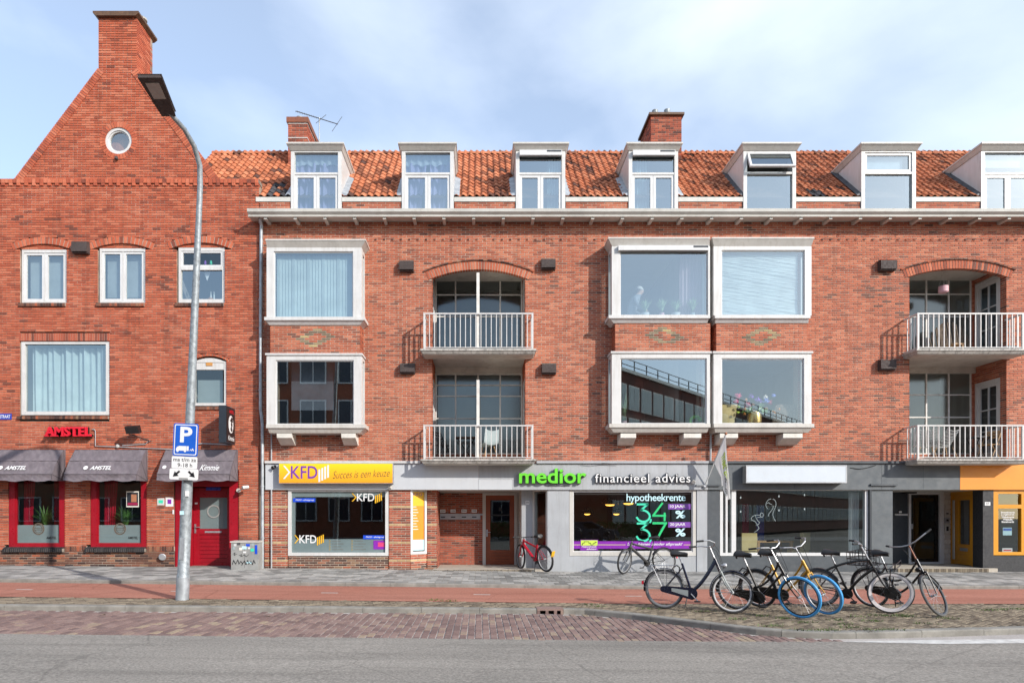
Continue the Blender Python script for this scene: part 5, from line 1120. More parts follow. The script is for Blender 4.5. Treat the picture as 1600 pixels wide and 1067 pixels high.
# --- third shop (anthracite)
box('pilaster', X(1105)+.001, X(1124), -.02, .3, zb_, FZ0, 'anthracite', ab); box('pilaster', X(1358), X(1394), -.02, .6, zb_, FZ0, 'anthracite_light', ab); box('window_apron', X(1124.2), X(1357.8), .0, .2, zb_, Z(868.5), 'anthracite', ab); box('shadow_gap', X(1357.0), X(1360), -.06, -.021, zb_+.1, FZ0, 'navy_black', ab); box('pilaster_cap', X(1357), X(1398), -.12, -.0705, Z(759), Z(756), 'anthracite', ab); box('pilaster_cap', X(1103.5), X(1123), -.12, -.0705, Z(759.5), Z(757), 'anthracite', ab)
ax0, ax1, az0, az1 = X(1125), X(1356.5), Z(868), Z(762); aw = shopwin(ax0, ax1, az0, az1, 'white_clean', 'glass_shop', .085, .0, wt=.075, wb=.085)
m = MB(); m.box(X(1143), X(1150), -.004, .13, az0+.085, az1-.075); m.build('mullion', 'white_clean', aw); m = MB(); m.box(X(1134), X(1137), .0, .1, az0+.085, az1-.075); m.build('mullion', 'white_clean', aw)
def stroke(pts, w=.011, mt='frost'): ribbon(pts, w, mt, aw, gy-.01, 'drawn_line', 9.7, 1140, 760)
stroke([(640, 185), (610, 190), (580, 215), (565, 245), (558, 280), (565, 310), (590, 335)]); stroke([(665, 185), (695, 205), (712, 240), (712, 280), (695, 330), (670, 380), (662, 430), (680, 480), (705, 525)]); stroke([(668, 285), (665, 330), (630, 380), (600, 415), (595, 450)]); stroke([(575, 255), (600, 240), (625, 262), (650, 270)])
stroke([(470, 430), (400, 430), (355, 450), (335, 480), (345, 510), (385, 520), (420, 560), (440, 600), (455, 630), (430, 660), (385, 690)]); stroke([(520, 430), (510, 400), (485, 398), (470, 430), (485, 460), (510, 460), (520, 430)]); stroke([(400, 440), (410, 480), (440, 520), (465, 545), (440, 575), (405, 580)]); stroke([(430, 470), (480, 455)])
for px, py in ((1158, 777), (1158, 799), (1218, 775), (1218, 797), (1258, 773), (1258, 795)): box('glass_tag', X(px-.9), X(px+.9), gy-.012, gy-.01, Z(py+1.5), Z(py-1.5), 'frost', aw)
room(ab, X(1112), X(1390), .03, 2.6, .32, 4, 'interior_mid')
# second entry recess
f2 = .10; xa, xb = X(1394), X(1535)
MB().prism([(xa, -.16, -.15), (xb+.3, -.16, -.15), (xb+.8, EYB+.2, -.15), (xa, EYB+.2, -.15)], (0, 0, f2+.15)).build('entry_floor', 'entry_stone', ab)
for i in range(38): x = X(1396)+i*.066; box('threshold_brick', x+.004, x+.062, -.20, -.162, -.02, f2-.004, 'verge_brick', ab)
box('recess_side', xa+.001, xa+.06, .6, EYB, 0, FZ0, 'navy_black', ab)
q = lambda p: X(p, EYB)
brickless = MB().box(xa+.05, q(1420), EYB, EYB+.1, f2, FZ0); brickless.build('dark_panel', 'navy_black', ab); box('panel_rail', q(1398), q(1418), EYB-.03, EYB-.001, Z(805, EYB), Z(802.5, EYB), 'white_clean', ab); box('bell_push', q(1404), q(1408), EYB-.03, EYB-.001, Z(801, EYB), Z(798, EYB), 'sign_white', ab)
d = empty('entrance_door', (q(1444), EYB, f2), ab); m = MB(); zt = Z(772.5, EYB); m.box(q(1418.5), q(1422), EYB-.05, EYB+.1, f2, zt+.08); m.box(q(1466.5), q(1473), EYB-.05, EYB+.1, f2, zt+.08); m.box(q(1422), q(1466.5), EYB-.05, EYB+.1, zt, zt+.08); m.box(q(1422), q(1466.5), EYB-.05, EYB+.1, f2, f2+.05); m.build('door_frame', 'white_clean', d)
m = MB(); ring(m, q(1422)+.003, q(1466.5)-.003, f2+.052, zt-.003, EYB, EYB+.05, .10); m.build('door_leaf', 'black_door', d); pane(d, q(1422)+.1, q(1466.5)-.1, f2+.15, zt-.1, EYB+.03, 'glass_dark'); box('lock', q(1423.5), q(1426), EYB-.02, EYB, Z(826, EYB), Z(818, EYB), 'chrome', d)
box('head_panel', xa, q(1490), EYB-.01, EYB+.1, zt+.082, FZ0, 'cream_paint', ab); room(ab, q(1420), q(1470), f2, zt, EYB+.12, 5, 'interior_dark'); box('door_sensor', q(1408), q(1424), EYB-.25, EYB-.06, Z(771, EYB-.1), Z(768, EYB-.1), 'black_metal', ab)
brickwork(ab, q(1473)+.002, q(1484.5), f2, FZ0, lambda u, dd, z: (u, EYB-.02+dd, z), (), mats=('brick_white',), mortar='mortar', thick=.1, bl=.15, bh=.15, seed=88)
for k, (a, b, mt) in enumerate(((798, 806, 'cream_paint'), (808, 817, 'alu'), (819, 832, 'cream_paint'))): box('intercom', q(1474.5), q(1482), EYB-.045, EYB-.021, Z(b, EYB), Z(a, EYB), mt, ab); box('bell_button', q(1477), q(1480.5), EYB-.05, EYB-.046, Z(b-3, EYB), Z(a+3, EYB), 'sign_black', ab)
# slanting orange door and dark pilaster
pA, pB = Vector((q(1484.6), EYB-.02, 0)), Vector((X(1519.5, .5), .5, 0)); dv = (pB-pA); Ln = dv.length; dv.normalize(); fs3 = slant(pA, dv, Vector((dv.y, -dv.x, 0))); d = empty('shop_door', fs3(Ln/2, 0, f2), ab)
def sb(m, u0, u1, d0, d1, a, b): m.hexa([fs3(u0, d0, a), fs3(u1, d0, a), fs3(u1, d1, a), fs3(u0, d1, a), fs3(u0, d0, b), fs3(u1, d0, b), fs3(u1, d1, b), fs3(u0, d1, b)])
m = MB(); sb(m, 0, .12, 0, .1, f2, FZ0); sb(m, Ln-.06, Ln, 0, .1, f2, FZ0); sb(m, .12, Ln-.06, 0, .1, FZ0-.1, FZ0); m.build('door_frame', 'orange_frame', d)
m = MB(); za, zb2 = .72, 2.02; sb(m, .125, .42, .02, .08, f2+.02, FZ0-.105); sb(m, Ln-.2, Ln-.065, .02, .08, f2+.02, FZ0-.105); sb(m, .42, Ln-.2, .02, .08, zb2, FZ0-.105); m.build('door_leaf', 'orange_frame', d)
for k in range(4): m = MB(); zz = f2+.02+k*(za-f2-.02)/4; sb(m, .42, Ln-.2, .024, .076, zz+.003, zz+(za-f2-.02)/4-.003); m.build('board', 'orange_frame', d)
MB().quad(fs3(.42, .05, za), fs3(Ln-.2, .05, za), fs3(Ln-.2, .05, zb2), fs3(.42, .05, zb2)).build('pane', 'glass_dark', d, fix=False); m = MB(); sb(m, .16, .26, -.02, .0, f2+.15, FZ0-.25); m.build('pull_bar', 'cream_paint', d); m = MB(); sb(m, .55, .95, .0, .02, za-.2, za-.11); m.build('letter_flap', 'alu', d)
P4 = [Vector((X(1519.8, .5), .5, zb_)), Vector((X(1535), -.02, zb_)), Vector((X(1551.5), -.02, zb_)), Vector((X(1551.5), .5, zb_))]
MB().prism(P4, (0, 0, FZ0-zb_)).build('pilaster', 'charcoal', ab); box('window_apron', X(1551.7), BX1, .0, .25, zb_, Z(868), 'charcoal', ab)
pl = box('number_plate', X(1537.5), X(1546), -.032, -.021, Z(789.5), Z(784), 'sign_white', ab); lettering('97', front(-.034), X(1539.5), X(1544), Z(788.5), Z(785), 'sign_black', pl)
x = X(1552)
ow = empty('shop_window', (x+1.2, .02, Z(867)), ab); m = MB(); xe = BX1-.3; z0, z1 = Z(867), FZ0
m.box(x, x+.14, 0, .12, z0, z1); m.box(xe-.1, xe, 0, .12, z0, z1); m.box(X(1596), X(1606), 0, .12, z0, z1); m.box(x+.14, X(1596), 0, .12, z1-.11, z1); m.box(X(1606), xe-.1, 0, .12, z1-.11, z1); m.box(x+.14, X(1596), .0, .12, z0, z0+.09); m.box(X(1606), xe-.1, 0, .12, z0, z0+.09); m.box(x+.14, X(1596), 0, .12, Z(794), Z(788)); m.box(X(1606), xe-.1, 0, .12, Z(794), Z(788)); m.build('frame', 'orange_frame', ow)
pane(ow, x+.14, X(1596), Z(788), z1-.11, .06, 'glass_shop'); pane(ow, x+.14, X(1596), z0+.09, Z(794), .06, 'glass_dark'); pane(ow, X(1606), xe-.1, Z(788), z1-.11, .06, 'glass_shop'); pane(ow, X(1606), xe-.1, z0+.09, Z(794), .06, 'glass_dark')
for k, s in enumerate(('Snowboards', 'Longboards', 'Wakeboards', 'Wetsuits', 'Skateboards')): hw = (11, 10.5, 10, 7.5, 9.8)[k]; lettering(s, front(.052), X(1577-hw), X(1577+hw), Z(801.5+k*3.7), Z(798.6+k*3.7), 'sign_white', ow, offset=.03)
box('poster', X(1570), X(1584), .066, .068, Z(836), Z(824), 'pale_blue', ow); box('poster_print', X(1570.5), X(1583.5), .063, .065, Z(829), Z(825), 'sign_blue', ow); box('poster', X(1569), X(1585), .066, .068, Z(862), Z(856), 'sign_white', ow); box('poster_print', X(1571), X(1583), .063, .065, Z(860.5), Z(858.5), 'sign_red', ow)
room(ab, 14.47, BX1-.05, .03, 2.6, .3, 5, 'interior_dark')
# ================================================================== AWNINGS, SIGNS, LAMP AND OTHER STREET THINGS
def awning(x0, x1, label, script=None):
    w = empty('awning', ((x0+x1)/2, 0, 2.45), label=label, cat='awning', group='cafe awnings'); rg = random.Random(int(x0*10))
    pr = [(0, 3.40), (-.10, 3.385), (-.36, 3.05), (-.585, 2.67), (-.61, 2.50)]
    for k, ((ya, za), (yb, zb)) in enumerate(zip(pr, pr[1:])):
        m = MB(); n = 18
        def fn(u, v):
            s = .016*math.sin(v*math.pi)*(1+.6*math.sin(u*9+x0))+.005*math.sin(u*31+v*5+k)*math.sin(u*13+1.7*k)+.004*math.sin(u*67-v*9); y = ya+(yb-ya)*v+s; z = za+(zb-za)*v-s*.5
            if k == 3: z -= v*(.018*(1-math.cos(u*2*math.pi*3))-.01); y -= .012*math.sin(u*17)*v
            return (x0+(x1-x0)*u, y, z)
        m.sheet(fn, 64, 6); m.build('fabric_panel', 'awning_fabric', w, smooth=True, fix=False)
    for xs in (x0, x1):
        piv = (xs, -.01, 2.52)
        for (ya, za), (yb, zb) in zip(pr, pr[1:]):
            m = MB(); m.v = [piv, (xs, ya, za), (xs, yb, zb)]; m.face((0, 1, 2)); m.build('side_panel', 'awning_fabric', w, fix=False)
    for y, z in pr[1:4]:
        MB().tube([(x0-.002, -.01, 2.52), (x0-.002, y, z+.004), (x1+.002, y, z+.004), (x1+.002, -.01, 2.52)], .007, 5).build('rib', 'awning_trim', w)
    def fn2(u, v, d): t = (v-2.67)/(3.05-2.67); return (u, -.585+(.225)*t-.016-d, v)
    return w, fn2
w, fn = awning(-13.55, -11.56, 'dark grey canvas awning with white lettering over the café window at the photo edge')
def amst(w, fn, px): 
    x = X(px, -.47); m = MB(); c = Vector((x+.06, 0, Z(730.5, -.47))); n = 18; m.v = [tuple(fn(c.x+.062*math.cos(2*math.pi*i/n), c.z+.055*math.sin(2*math.pi*i/n), .001)) for i in range(n)]; m.face(range(n)); m.build('round_mark', 'sign_white', w, fix=False)
    lettering('AMSTEL', fn, x+.18, x+.76, Z(734, -.47), Z(727.5, -.47), 'sign_white', w, offset=.025, shear=.25)
amst(w, fn, -2)
w, fn = awning(-11.24, -9.27, 'dark grey canvas awning with white lettering between the two other café awnings'); amst(w, fn, 131)
w, fn = awning(-8.72, -6.75, 'dark grey canvas awning with white script over the red café door')
lettering('Kimmie', fn, X(313, -.47), X(343, -.47), Z(735, -.47), Z(725.5, -.47), 'sign_white', w, offset=.01, shear=.35); x = X(257, -.47); m = MB(); m.v = [tuple(fn(x+.055*math.cos(i*.35), Z(729.5, -.47)+.05*math.sin(i*.35), .001)) for i in range(18)]; m.face(range(18)); m.build('round_mark', 'sign_white', w, fix=False)
# raised red letters on the cafe wall
s = empty('letter_sign', (X(107), -.14, Z(683)), label='raised red serif-style letters above the grey awnings', cat='sign')
lettering('AMSTEL', front(-.17), X(70, -.2), X(142.5, -.2), Z(681.5, -.2), Z(666.5, -.2), 'sign_red', s, depth=.05, offset=.035)
lettering('AMSTEL', front(-.06), X(70, -.15), X(143, -.15), Z(681.6, -.15), Z(666.6, -.15), 'sign_black', s, name='letter_backing', depth=.105, offset=.045)
sx = X(70, -.22); m = MB()
for p0, p1, py in ((68.5, 75, 681.5), (78, 84.5, 681.5), (84.5, 90, 681.5), (94.5, 100.5, 681.5), (114, 121, 681.5), (129, 134, 681.5)): m.box(X(p0, -.22), X(p1, -.22), -.222, -.17, Z(py, -.22), Z(py-1.6, -.22))
m.build('serif', 'sign_red', s)
for px in (80, 105, 130): MB().tube([(X(px), -.06, Z(674)), (X(px), 0, Z(674))], .012, 6).build('spacer', 'black_metal', s)
s = empty('street_name_sign', (X(-14), -.02, Z(655.5)), label='blue street name plate high at the photo edge beside the curtained window', cat='sign'); box('plate', X(-48), X(18.5), -.018, -.001, Z(655.5), Z(646), 'street_blue', s); lettering('STRAAT', front(-.0195), X(.6), X(16.8), Z(653.3), Z(648.2), 'sign_white', s, offset=.02)
# projecting box sign
yA, yB = -.73, -.1; xa, xb = -6.99, -6.80; z0, z1 = 3.52, 4.51
s = empty('projecting_sign', (-6.9, -.4, z0), label='black box sign with white oval sticking out above the red door', cat='sign'); box('case', xa, xb, yA, yB, z0, z1, 'navy_black', s); box('face_panel', xb, xb+.008, yA+.03, yB-.03, z0+.03, z1-.03, 'sign_black', s)
for z in (z0+.1, z1-.1): MB().tube([(-6.9, yB, z), (-6.9, .0, z)], .02, 6).build('wall_bracket', 'black_metal', s)
sf = lambda u, v, d: (xb+.012+d, yA+u, v); m = MB(); n = 24; m.v = [sf(.315+.17*math.cos(2*math.pi*i/n), z0+.52+.24*math.sin(2*math.pi*i/n), 0) for i in range(n)]; m.face(range(n)); m.build('oval_mark', 'sign_white', s, fix=False)
m = MB(); m.v = [sf(u, z0+v, .003) for u, v in ((.22, .62), (.30, .66), (.32, .72), (.42, .70), (.45, .60), (.40, .58), (.42, .5), (.38, .44), (.42, .36), (.33, .32), (.27, .4), (.33, .46), (.3, .52), (.33, .58))]; m.face(range(14)); m.build('dark_mark', 'sign_black', s, fix=False)
lettering('AMSTEL', sf, .2, .52, z1-.17, z1-.08, 'sign_red', s, offset=.02); lettering('Kimmie', sf, .12, .55, z0+.08, z0+.21, 'sign_white', s, offset=.015, shear=.3)
# floodlight
f = empty('floodlight', (X(207), -.1, Z(690)), label='small black floodlight on a bent arm above the middle awning', cat='lamp'); cx, cz = X(208, -.35), Z(671, -.35)
MB().obox((cx, -.35, cz), (.15, .05, .015), (0, .05, -.09), (0, .07, .03)).build('lamp_head', 'black_metal', f); MB().tube([(X(236), 0, Z(689)), (X(232), -.12, Z(688)), (X(216), -.33, Z(681)), (X(202, -.33), -.33, Z(679, -.33)), (X(201, -.33), -.33, Z(674, -.33))], .014, 6).build('arm', 'black_metal', f)
# security camera
f = empty('security_camera', (X(382), -.15, Z(766)), label='white security camera on the wall beside the café door', cat='camera'); MB().tube([(X(388, -.2), -.2, Z(760.5, -.2)), (X(379, -.3), -.32, Z(761.5, -.3))], .045, 10).build('housing', 'pot_white', f); MB().tube([(X(374), 0, Z(766)), (X(376), -.12, Z(766)), (X(383, -.2), -.2, Z(763, -.2))], .02, 6).build('bracket', 'cream_paint', f); MB().lathe([(.06, 0), (.06, .03)], (X(373), 0, Z(766)), 12, (0, -1, 0)).build('base', 'cream_paint', f)
# utility cabinet with stickers and graffiti
ya, yb = -.63, -.30; a, b = X(361, ya), X(403.5, ya); z0, z1 = zg(-6.4), Z(845, ya); c = empty('utility_cabinet', ((a+b)/2, (ya+yb)/2, z0), label='grey utility cabinet covered with stickers and graffiti beside the red door', cat='cabinet')
box('body', a, b, ya, yb, z0-.02, z1-.04, 'cabinet_grey', c); MB().prism([(a-.02, ya-.02, z1-.04), (a-.02, yb+.02, z1-.04), (a-.02, yb+.02, z1+.01), (a-.02, ya-.02, z1-.005)], (b-a+.04, 0, 0)).build('lid', 'cream_paint', c); box('door_seam', (a+b)/2-.003, (a+b)/2+.003, ya-.002, ya, z0+.05, z1-.08, 'lead', c)
rg = random.Random(5)
for k, (u, v, sw, sh, mt) in enumerate(((.1, .82, .09, .08, 'pot_white'), (.22, .86, .11, .08, 'lead'), (.4, .72, .16, .1, 'pale_blue'), (.55, .82, .13, .08, 'sticker_blue'), (.75, .82, .1, .1, 'frost'), (.3, .68, .1, .09, 'flower_white'), (.72, .64, .12, .1, 'teal'), (.06, .7, .08, .1, 'frost'), (.56, .22, .18, .06, 'pale_blue'), (.45, .58, .1, .06, 'sign_white'), (.88, .55, .08, .3, 'sticker_blue'), (.62, .72, .08, .06, 'sign_white'))):
    x = a+u*(b-a); z = z0+v*(z1-z0); box('sticker', x, min(b-.005, x+sw*.8), ya-.004-.0006*k, ya-.001-.0006*k, z, z+sh*.8, mt, c)
def scrib(pts, w=.014): 
    m = MB(); P = [Vector((a+u*(b-a), ya-.013, z0+v*(z1-z0))) for u, v in pts]
    for p, q in zip(P, P[1:]): t = (q-p).normalized(); n = Vector((-t.z, 0, t.x))*w/2; m.quad(p+n, q+n, q-n, p-n)
    m.build('graffiti', 'sign_black', c, fix=False)
scrib([(.06, .18), (.1, .34), (.18, .2), (.26, .36), (.3, .2), (.36, .3), (.44, .22), (.4, .16), (.5, .32), (.56, .18), (.62, .34), (.66, .2), (.74, .3), (.8, .18), (.84, .34), (.9, .22)]); scrib([(.3, .5), (.4, .54), (.36, .46), (.5, .52), (.58, .46), (.66, .54)], .01); scrib([(.08, .55), (.16, .6), (.12, .5), (.22, .56)], .01)
# ---- street lamp with parking sign
lp = empty('street_lamp', (-5.47, -6.15, zg(-5.47)-.08), label='tall galvanised street lamp leaning beside the cycle path', cat='street lamp')
LB, LT = Vector((-5.47, -6.15, .0)), Vector((-5.14, -6.15, 7.6))
def lat(z): return LB.lerp(LT, (z-0)/7.6)
MB().tube([lat(-.1), lat(.45), lat(.46), lat(1.5), lat(3.2), lat(5), lat(7.2), lat(7.6), (-5.125, -6.2, 7.95), (-5.15, -6.38, 8.2), (-5.2, -6.65, 8.34), (-5.3, -7.0, 8.42)], [.112, .112, .104, .099, .081, .066, .051, .048, .046, .044, .042, .04], 16).build('mast', 'galvanised', lp, smooth=True)
MB().tube([lat(-.05), lat(.42)], .115, 16).build('foot_sleeve', 'zinc', lp, smooth=True)
a_, b_ = lat(.75), lat(1.15); MB().obox((a_+b_)/2+Vector((0, -.107, 0)), Vector((.042, 0, 0)), Vector((0, .006, 0)), (b_-a_)/2).build('access_door', 'zinc', lp)
for zz, dx, mt, hh in ((1.95, .05, 'sign_white', .05), (1.6, -.03, 'pale_blue', .035), (2.6, .02, 'cabinet_grey', .05)): q_ = lat(zz); MB().obox(q_+Vector((dx, -.1, 0)), (.035, 0, 0), (0, .006, 0), (0, 0, hh)).build('sticker', mt, lp)
H = lambda y, x, z: (-5.32-(y+7.0)*.14+x, y, 8.40+(-y-7.0)*.06+z)
m = MB(); m.hexa([H(-6.95, -.12, -.02), H(-6.95, .12, -.02), H(-7.85, .19, -.02), H(-7.85, -.19, -.02), H(-6.95, -.10, .06), H(-6.95, .10, .06), H(-7.85, .16, .03), H(-7.85, -.16, .03)]); m.build('lamp_head', 'vent_brown', lp)
MB().hexa([H(-6.95, -.125, .061), H(-6.95, .125, .061), H(-7.86, .195, .031), H(-7.86, -.195, .031), H(-6.95, -.10, .085), H(-6.95, .10, .085), H(-7.8, .15, .05), H(-7.8, -.15, .05)]).build('head_cover', 'alu', lp)
MB().hexa([H(-7.38, -.10, -.027), H(-7.38, .10, -.027), H(-7.74, .11, -.027), H(-7.74, -.11, -.027), H(-7.38, -.10, -.021), H(-7.38, .10, -.021), H(-7.74, .11, -.021), H(-7.74, -.11, -.021)]).build('lens', 'lamp_lens', lp)
lean = math.atan2(LT.x-LB.x, 7.6); ux = Vector((math.cos(lean), 0, -math.sin(lean))); uz = Vector((math.sin(lean), 0, math.cos(lean)))
YS = -6.30; sc = Vector((X(290.5, YS), YS, Z(687, YS))); ps = empty('parking_sign', sc+uz*-.5, label='blue and white loading-bay parking sign with two white plates on the lamp mast', cat='sign')
def spt(u, v, d): p = sc+ux*u+uz*v; return (p.x, YS-d, p.z)
def plate(name, u0, u1, v0, v1, d, th, mat, rad=.03, parent=ps):
    m = MB(); pts = []
    for cx, cz, a0 in ((u1-rad, v1-rad, 0), (u0+rad, v1-rad, 90), (u0+rad, v0+rad, 180), (u1-rad, v0+rad, 270)):
        for k in range(5): a = R(a0+k*22.5); pts.append(Vector(spt(cx+rad*math.cos(a), cz+rad*math.sin(a), d)))
    m.prism(pts, (0, th, 0)); return m.build(name, mat, parent)
plate('sign_panel', -.225, .225, -.295, .295, .012, .012, 'sign_blue', .035); plate('white_border', -.205, .205, -.275, .275, .0135, .001, 'sign_white', .028); plate('blue_field', -.188, .188, -.258, .258, .0155, .0015, 'sign_blue', .02)
lettering('P', lambda u, v, d: spt(u, v, .018), -.10, .12, -.05, .235, 'sign_white', ps, offset=.03)
m = MB()
def pl(P, d=.018): n = len(m.v); m.v.extend(spt(u, v, d) for u, v in P); m.face(range(n, n+len(P)))
pl([(-.165, -.20), (.02, -.20), (.02, -.115), (-.12, -.115), (-.12, -.125), (-.145, -.13), (-.165, -.165)]); pl([(.025, -.20), (.065, -.20), (.065, -.115), (.025, -.115)]); pl([(.075, -.2), (.1, -.185), (.12, -.18), (.1, -.165)]); pl([(.11, -.2), (.13, -.15), (.145, -.155), (.165, -.2), (.15, -.2), (.138, -.175), (.125, -.2)])
for cx in (-.135, .0): pl([(cx+.022*math.cos(i*.7), -.205+.022*math.sin(i*.7)) for i in range(9)], .0185)
m.build('truck_symbol', 'sign_white', ps, fix=False)
plate('lower_plate', -.235, .225, -.52, -.305, .012, .01, 'sign_white', .02); lettering('ma t/m za', lambda u, v, d: spt(u, v, .014), -.205, .205, -.395, -.325, 'sign_black', ps, offset=.006); lettering('9-18 h', lambda u, v, d: spt(u, v, .014), -.125, .14, -.495, -.425, 'sign_black', ps, offset=.006)
plate('arrow_plate', -.265, .255, -.725, -.525, .016, .01, 'sign_white', .03); m = MB()
for s in (-1, 1):
    t = Vector((s*.2, -.675)); dvv = Vector((-s*.75, .66)).normalized(); nn = Vector((-dvv.y, dvv.x)); b0 = t+dvv*.09; e0 = t+dvv*.16
    pl([t, b0+nn*.055, b0-nn*.055], .019); pl([b0+nn*.018, e0+nn*.018, e0-nn*.018, b0-nn*.018], .019)
m.build('arrow_symbol', 'sign_black', ps, fix=False); plate('small_sticker', -.09, .075, -.72, -.69, .019, .001, 'cabinet_grey', .005)
for v in (-.2, .2, -.6): p = sc+uz*v; MB().lathe([(.10, -.02), (.105, -.02), (.105, .02), (.10, .02)], tuple(lat(p.z)), 14, tuple(uz)).build('clamp', 'galvanised', ps); q = lat(p.z); MB().box(q.x-.02, q.x+.02, YS-.003, q.y-.08, p.z-.015, p.z+.015).build('clamp_arm', 'galvanised', ps)
# ---- shop signs
m, nt2 = newmat('sign_gradient'); p = principled(nt2, .35); v, g_ = pos(nt2); sp_ = N(nt2, 'ShaderNodeSeparateXYZ'); L(nt2, v, sp_.inputs[0]); mr = N(nt2, 'ShaderNodeMapRange'); mr.inputs[1].default_value = 2.42; mr.inputs[2].default_value = 2.98; L(nt2, sp_.outputs[2], mr.inputs[0]); rr = ramp(nt2, [(0, (.80, .30, .02)), (.6, (.85, .46, .02)), (1, (.86, .62, .02))]); L(nt2, mr.outputs[0], rr.inputs[0]); L(nt2, rr.outputs[0], p.inputs['Base Color'])
Y = -.28; s = empty('shop_sign', (X(525), -.17, Z(755, Y)), label='yellow to orange box sign with purple letters and a slogan', cat='sign'); a, b, z0, z1 = X(435.5, Y), X(614, Y), Z(755, Y), Z(723.5, Y)
box('case', a, b, Y+.004, -.071, z0, z1, 'alu', s); box('face_panel', a+.012, b-.012, Y, Y+.003, z0+.012, z1-.012, 'sign_gradient', s)
_X, _Z = X, Z
fnk = lambda u, v, d: (u*(Y-.004+DC)/DC, Y-.004, CH+(v-CH)*(Y-.004+DC)/DC)
kfd(s, 442, 515, 725, 753, 'purple', 'sign_white', 'sign_white', fnk); lettering('Succes is een keuze', lambda u, v, d: (u, Y-.004, v), X(520, Y), X(609, Y), Z(747.5, Y), Z(736, Y), 'wood_brown', s, shear=.35, rise=.06, offset=-.012)
s = empty('letter_sign', (X(863), -.12, Z(756)), label='bright green raised lower-case letters on the grey fascia', cat='sign'); lettering('medior', front(-.15), X(811, -.2), X(916, -.2), Z(755, -.2), Z(731.5, -.2), 'lime', s, depth=.05, offset=.02); lettering('medior', front(-.075), X(811.5, -.14), X(916.5, -.14), Z(755.6, -.14), Z(732, -.14), 'sign_black', s, name='letter_sides', depth=.075, offset=.026)
s = empty('letter_sign', (X(1005), -.11, Z(756)), label='white raised letters with dark outline right of the green letters', cat='sign'); lettering('financieel advies', front(-.15), X(930, -.17), X(1079, -.17), Z(753.5, -.17), Z(739.5, -.17), 'sign_white', s, depth=.012, offset=.006, space=1.12); lettering('financieel advies', front(-.075), X(929.3, -.12), X(1079.7, -.12), Z(754.2, -.12), Z(738.8, -.12), 'navy_black', s, name='letter_sides', depth=.074, offset=.028, space=1.12)
Y = -.32; s = empty('shop_sign', (X(1244), -.2, Z(754, Y)), label='blank white box sign on the dark grey fascia', cat='sign'); a, b, z0, z1 = X(1166, Y), X(1323, Y), Z(754, Y), Z(727, Y); box('case', a, b, Y+.004, -.071, z0, z1, 'cabinet_grey', s); m = MB(); ring(m, a-.004, b+.004, z0-.004, z1+.004, Y-.006, Y+.02, .022); m.build('trim', 'alu', s); box('face_panel', a+.022, b-.022, Y, Y+.003, z0+.022, z1-.022, 'blank_panel', s)
# small lamps on the fascias
for px, py, lab in ((1082, 751, 'small pale lamp at the end of the white letters'), (612, 761, 'small white lamp under the yellow sign'), (431, 729, 'small black lamp beside the yellow sign')):
    f = empty('wall_lamp', (X(px), -.1, Z(py)), label=lab, cat='lamp'); mt = 'black_metal' if px < 500 else 'cream_paint'; MB().lathe([(.02, 0), (.03, .04), (.055, .1), (.05, .11)], (X(px), -.09, Z(py)), 12, (-.3, -.8, -.4)).build('shade', mt, f); MB().lathe([(.04, 0), (.04, .02)], (X(px), -.07, Z(py)), 12, (0, -1, 0)).build('base', mt, f)
# ---- flag
b0, t0 = Vector((X(1099), -.03, Z(763))), Vector((X(1134, -.8), -.8, Z(678, -.8))); fl = empty('flag', b0, label='white and lime flag hanging from a slanting pole between the grey and dark shops', cat='flag')
MB().tube([b0, t0], .016, 8).build('pole', 'pot_white', fl, smooth=True); MB().lathe([(.02, -.02), (.035, 0), (.035, .025), (.015, .05)], tuple(t0), 10, tuple(t0-b0)).build('finial', 'terracotta', fl); MB().lathe([(.05, 0), (.05, .06), (.03, .12)], (b0.x, -.02, b0.z), 12, (0, -1, .6)).build('holder', 'alu', fl)
def flag(u, v):
    st = b0.lerp(t0, 1-.52*u); dx = .06*v+.03*math.sin(u*7+v*1.5)*v; drop = (1.72-1.05*u+.1*math.sin(u*6))*v
    en = Vector((t0.x+.16*v-.12*u*v, t0.y+.1*u*v+.05*math.sin(u*11)*v, st.z-drop)); k = min(1, v*1.6)
    p = st.lerp(Vector((st.x, st.y, en.z)), 1.0); p.x = st.x*(1-k*.42)+en.x*k*.42+dx*.7; p.y = st.y*(1-k*.6)+en.y*k*.6+.05*math.sin(u*14)*v; return p
MB().sheet(flag, 24, 24).build('cloth', 'flag_white', fl, smooth=True, fix=False)
fm = lambda u, v, d: tuple(flag(u, v)+Vector((0, -.012, 0)))
lettering('medior', lambda u, v, d: fm(v, u, d), .20, .66, .50, .03, 'lime_pale', fl, offset=.03); lettering('advies', lambda u, v, d: fm(v, u, d), .64, .94, .46, .16, 'sign_black', fl)
# ---- tv antenna on the ridge
Y = 3.0; a = empty('tv_antenna', (X(499, Y), Y, Z(240, Y)), label='thin metal television antenna behind the first dormer', cat='antenna'); MB().tube([(X(499, Y), Y, Z(245, Y)), (X(499, Y), Y, Z(184, Y))], .018, 6).build('mast', 'galvanised', a); p, q = Vector((X(462, Y), Y, Z(174, Y))), Vector((X(528, Y), Y, Z(194.5, Y))); MB().tube([p, q], .014, 5).build('boom', 'lead', a)
for i in range(11): c = p.lerp(q, .02+i*.055); MB().tube([c+Vector((-.01, -.1, -.08)), c+Vector((.01, .1, .08))], .006, 4).build('element', 'lead', a)
for t, h in ((.60, .2), (.98, .3)): c = p.lerp(q, t); MB().tube([c-Vector((.14, .1, h)), c+Vector((.14, .1, h))], .008, 4).build('element', 'lead', a)
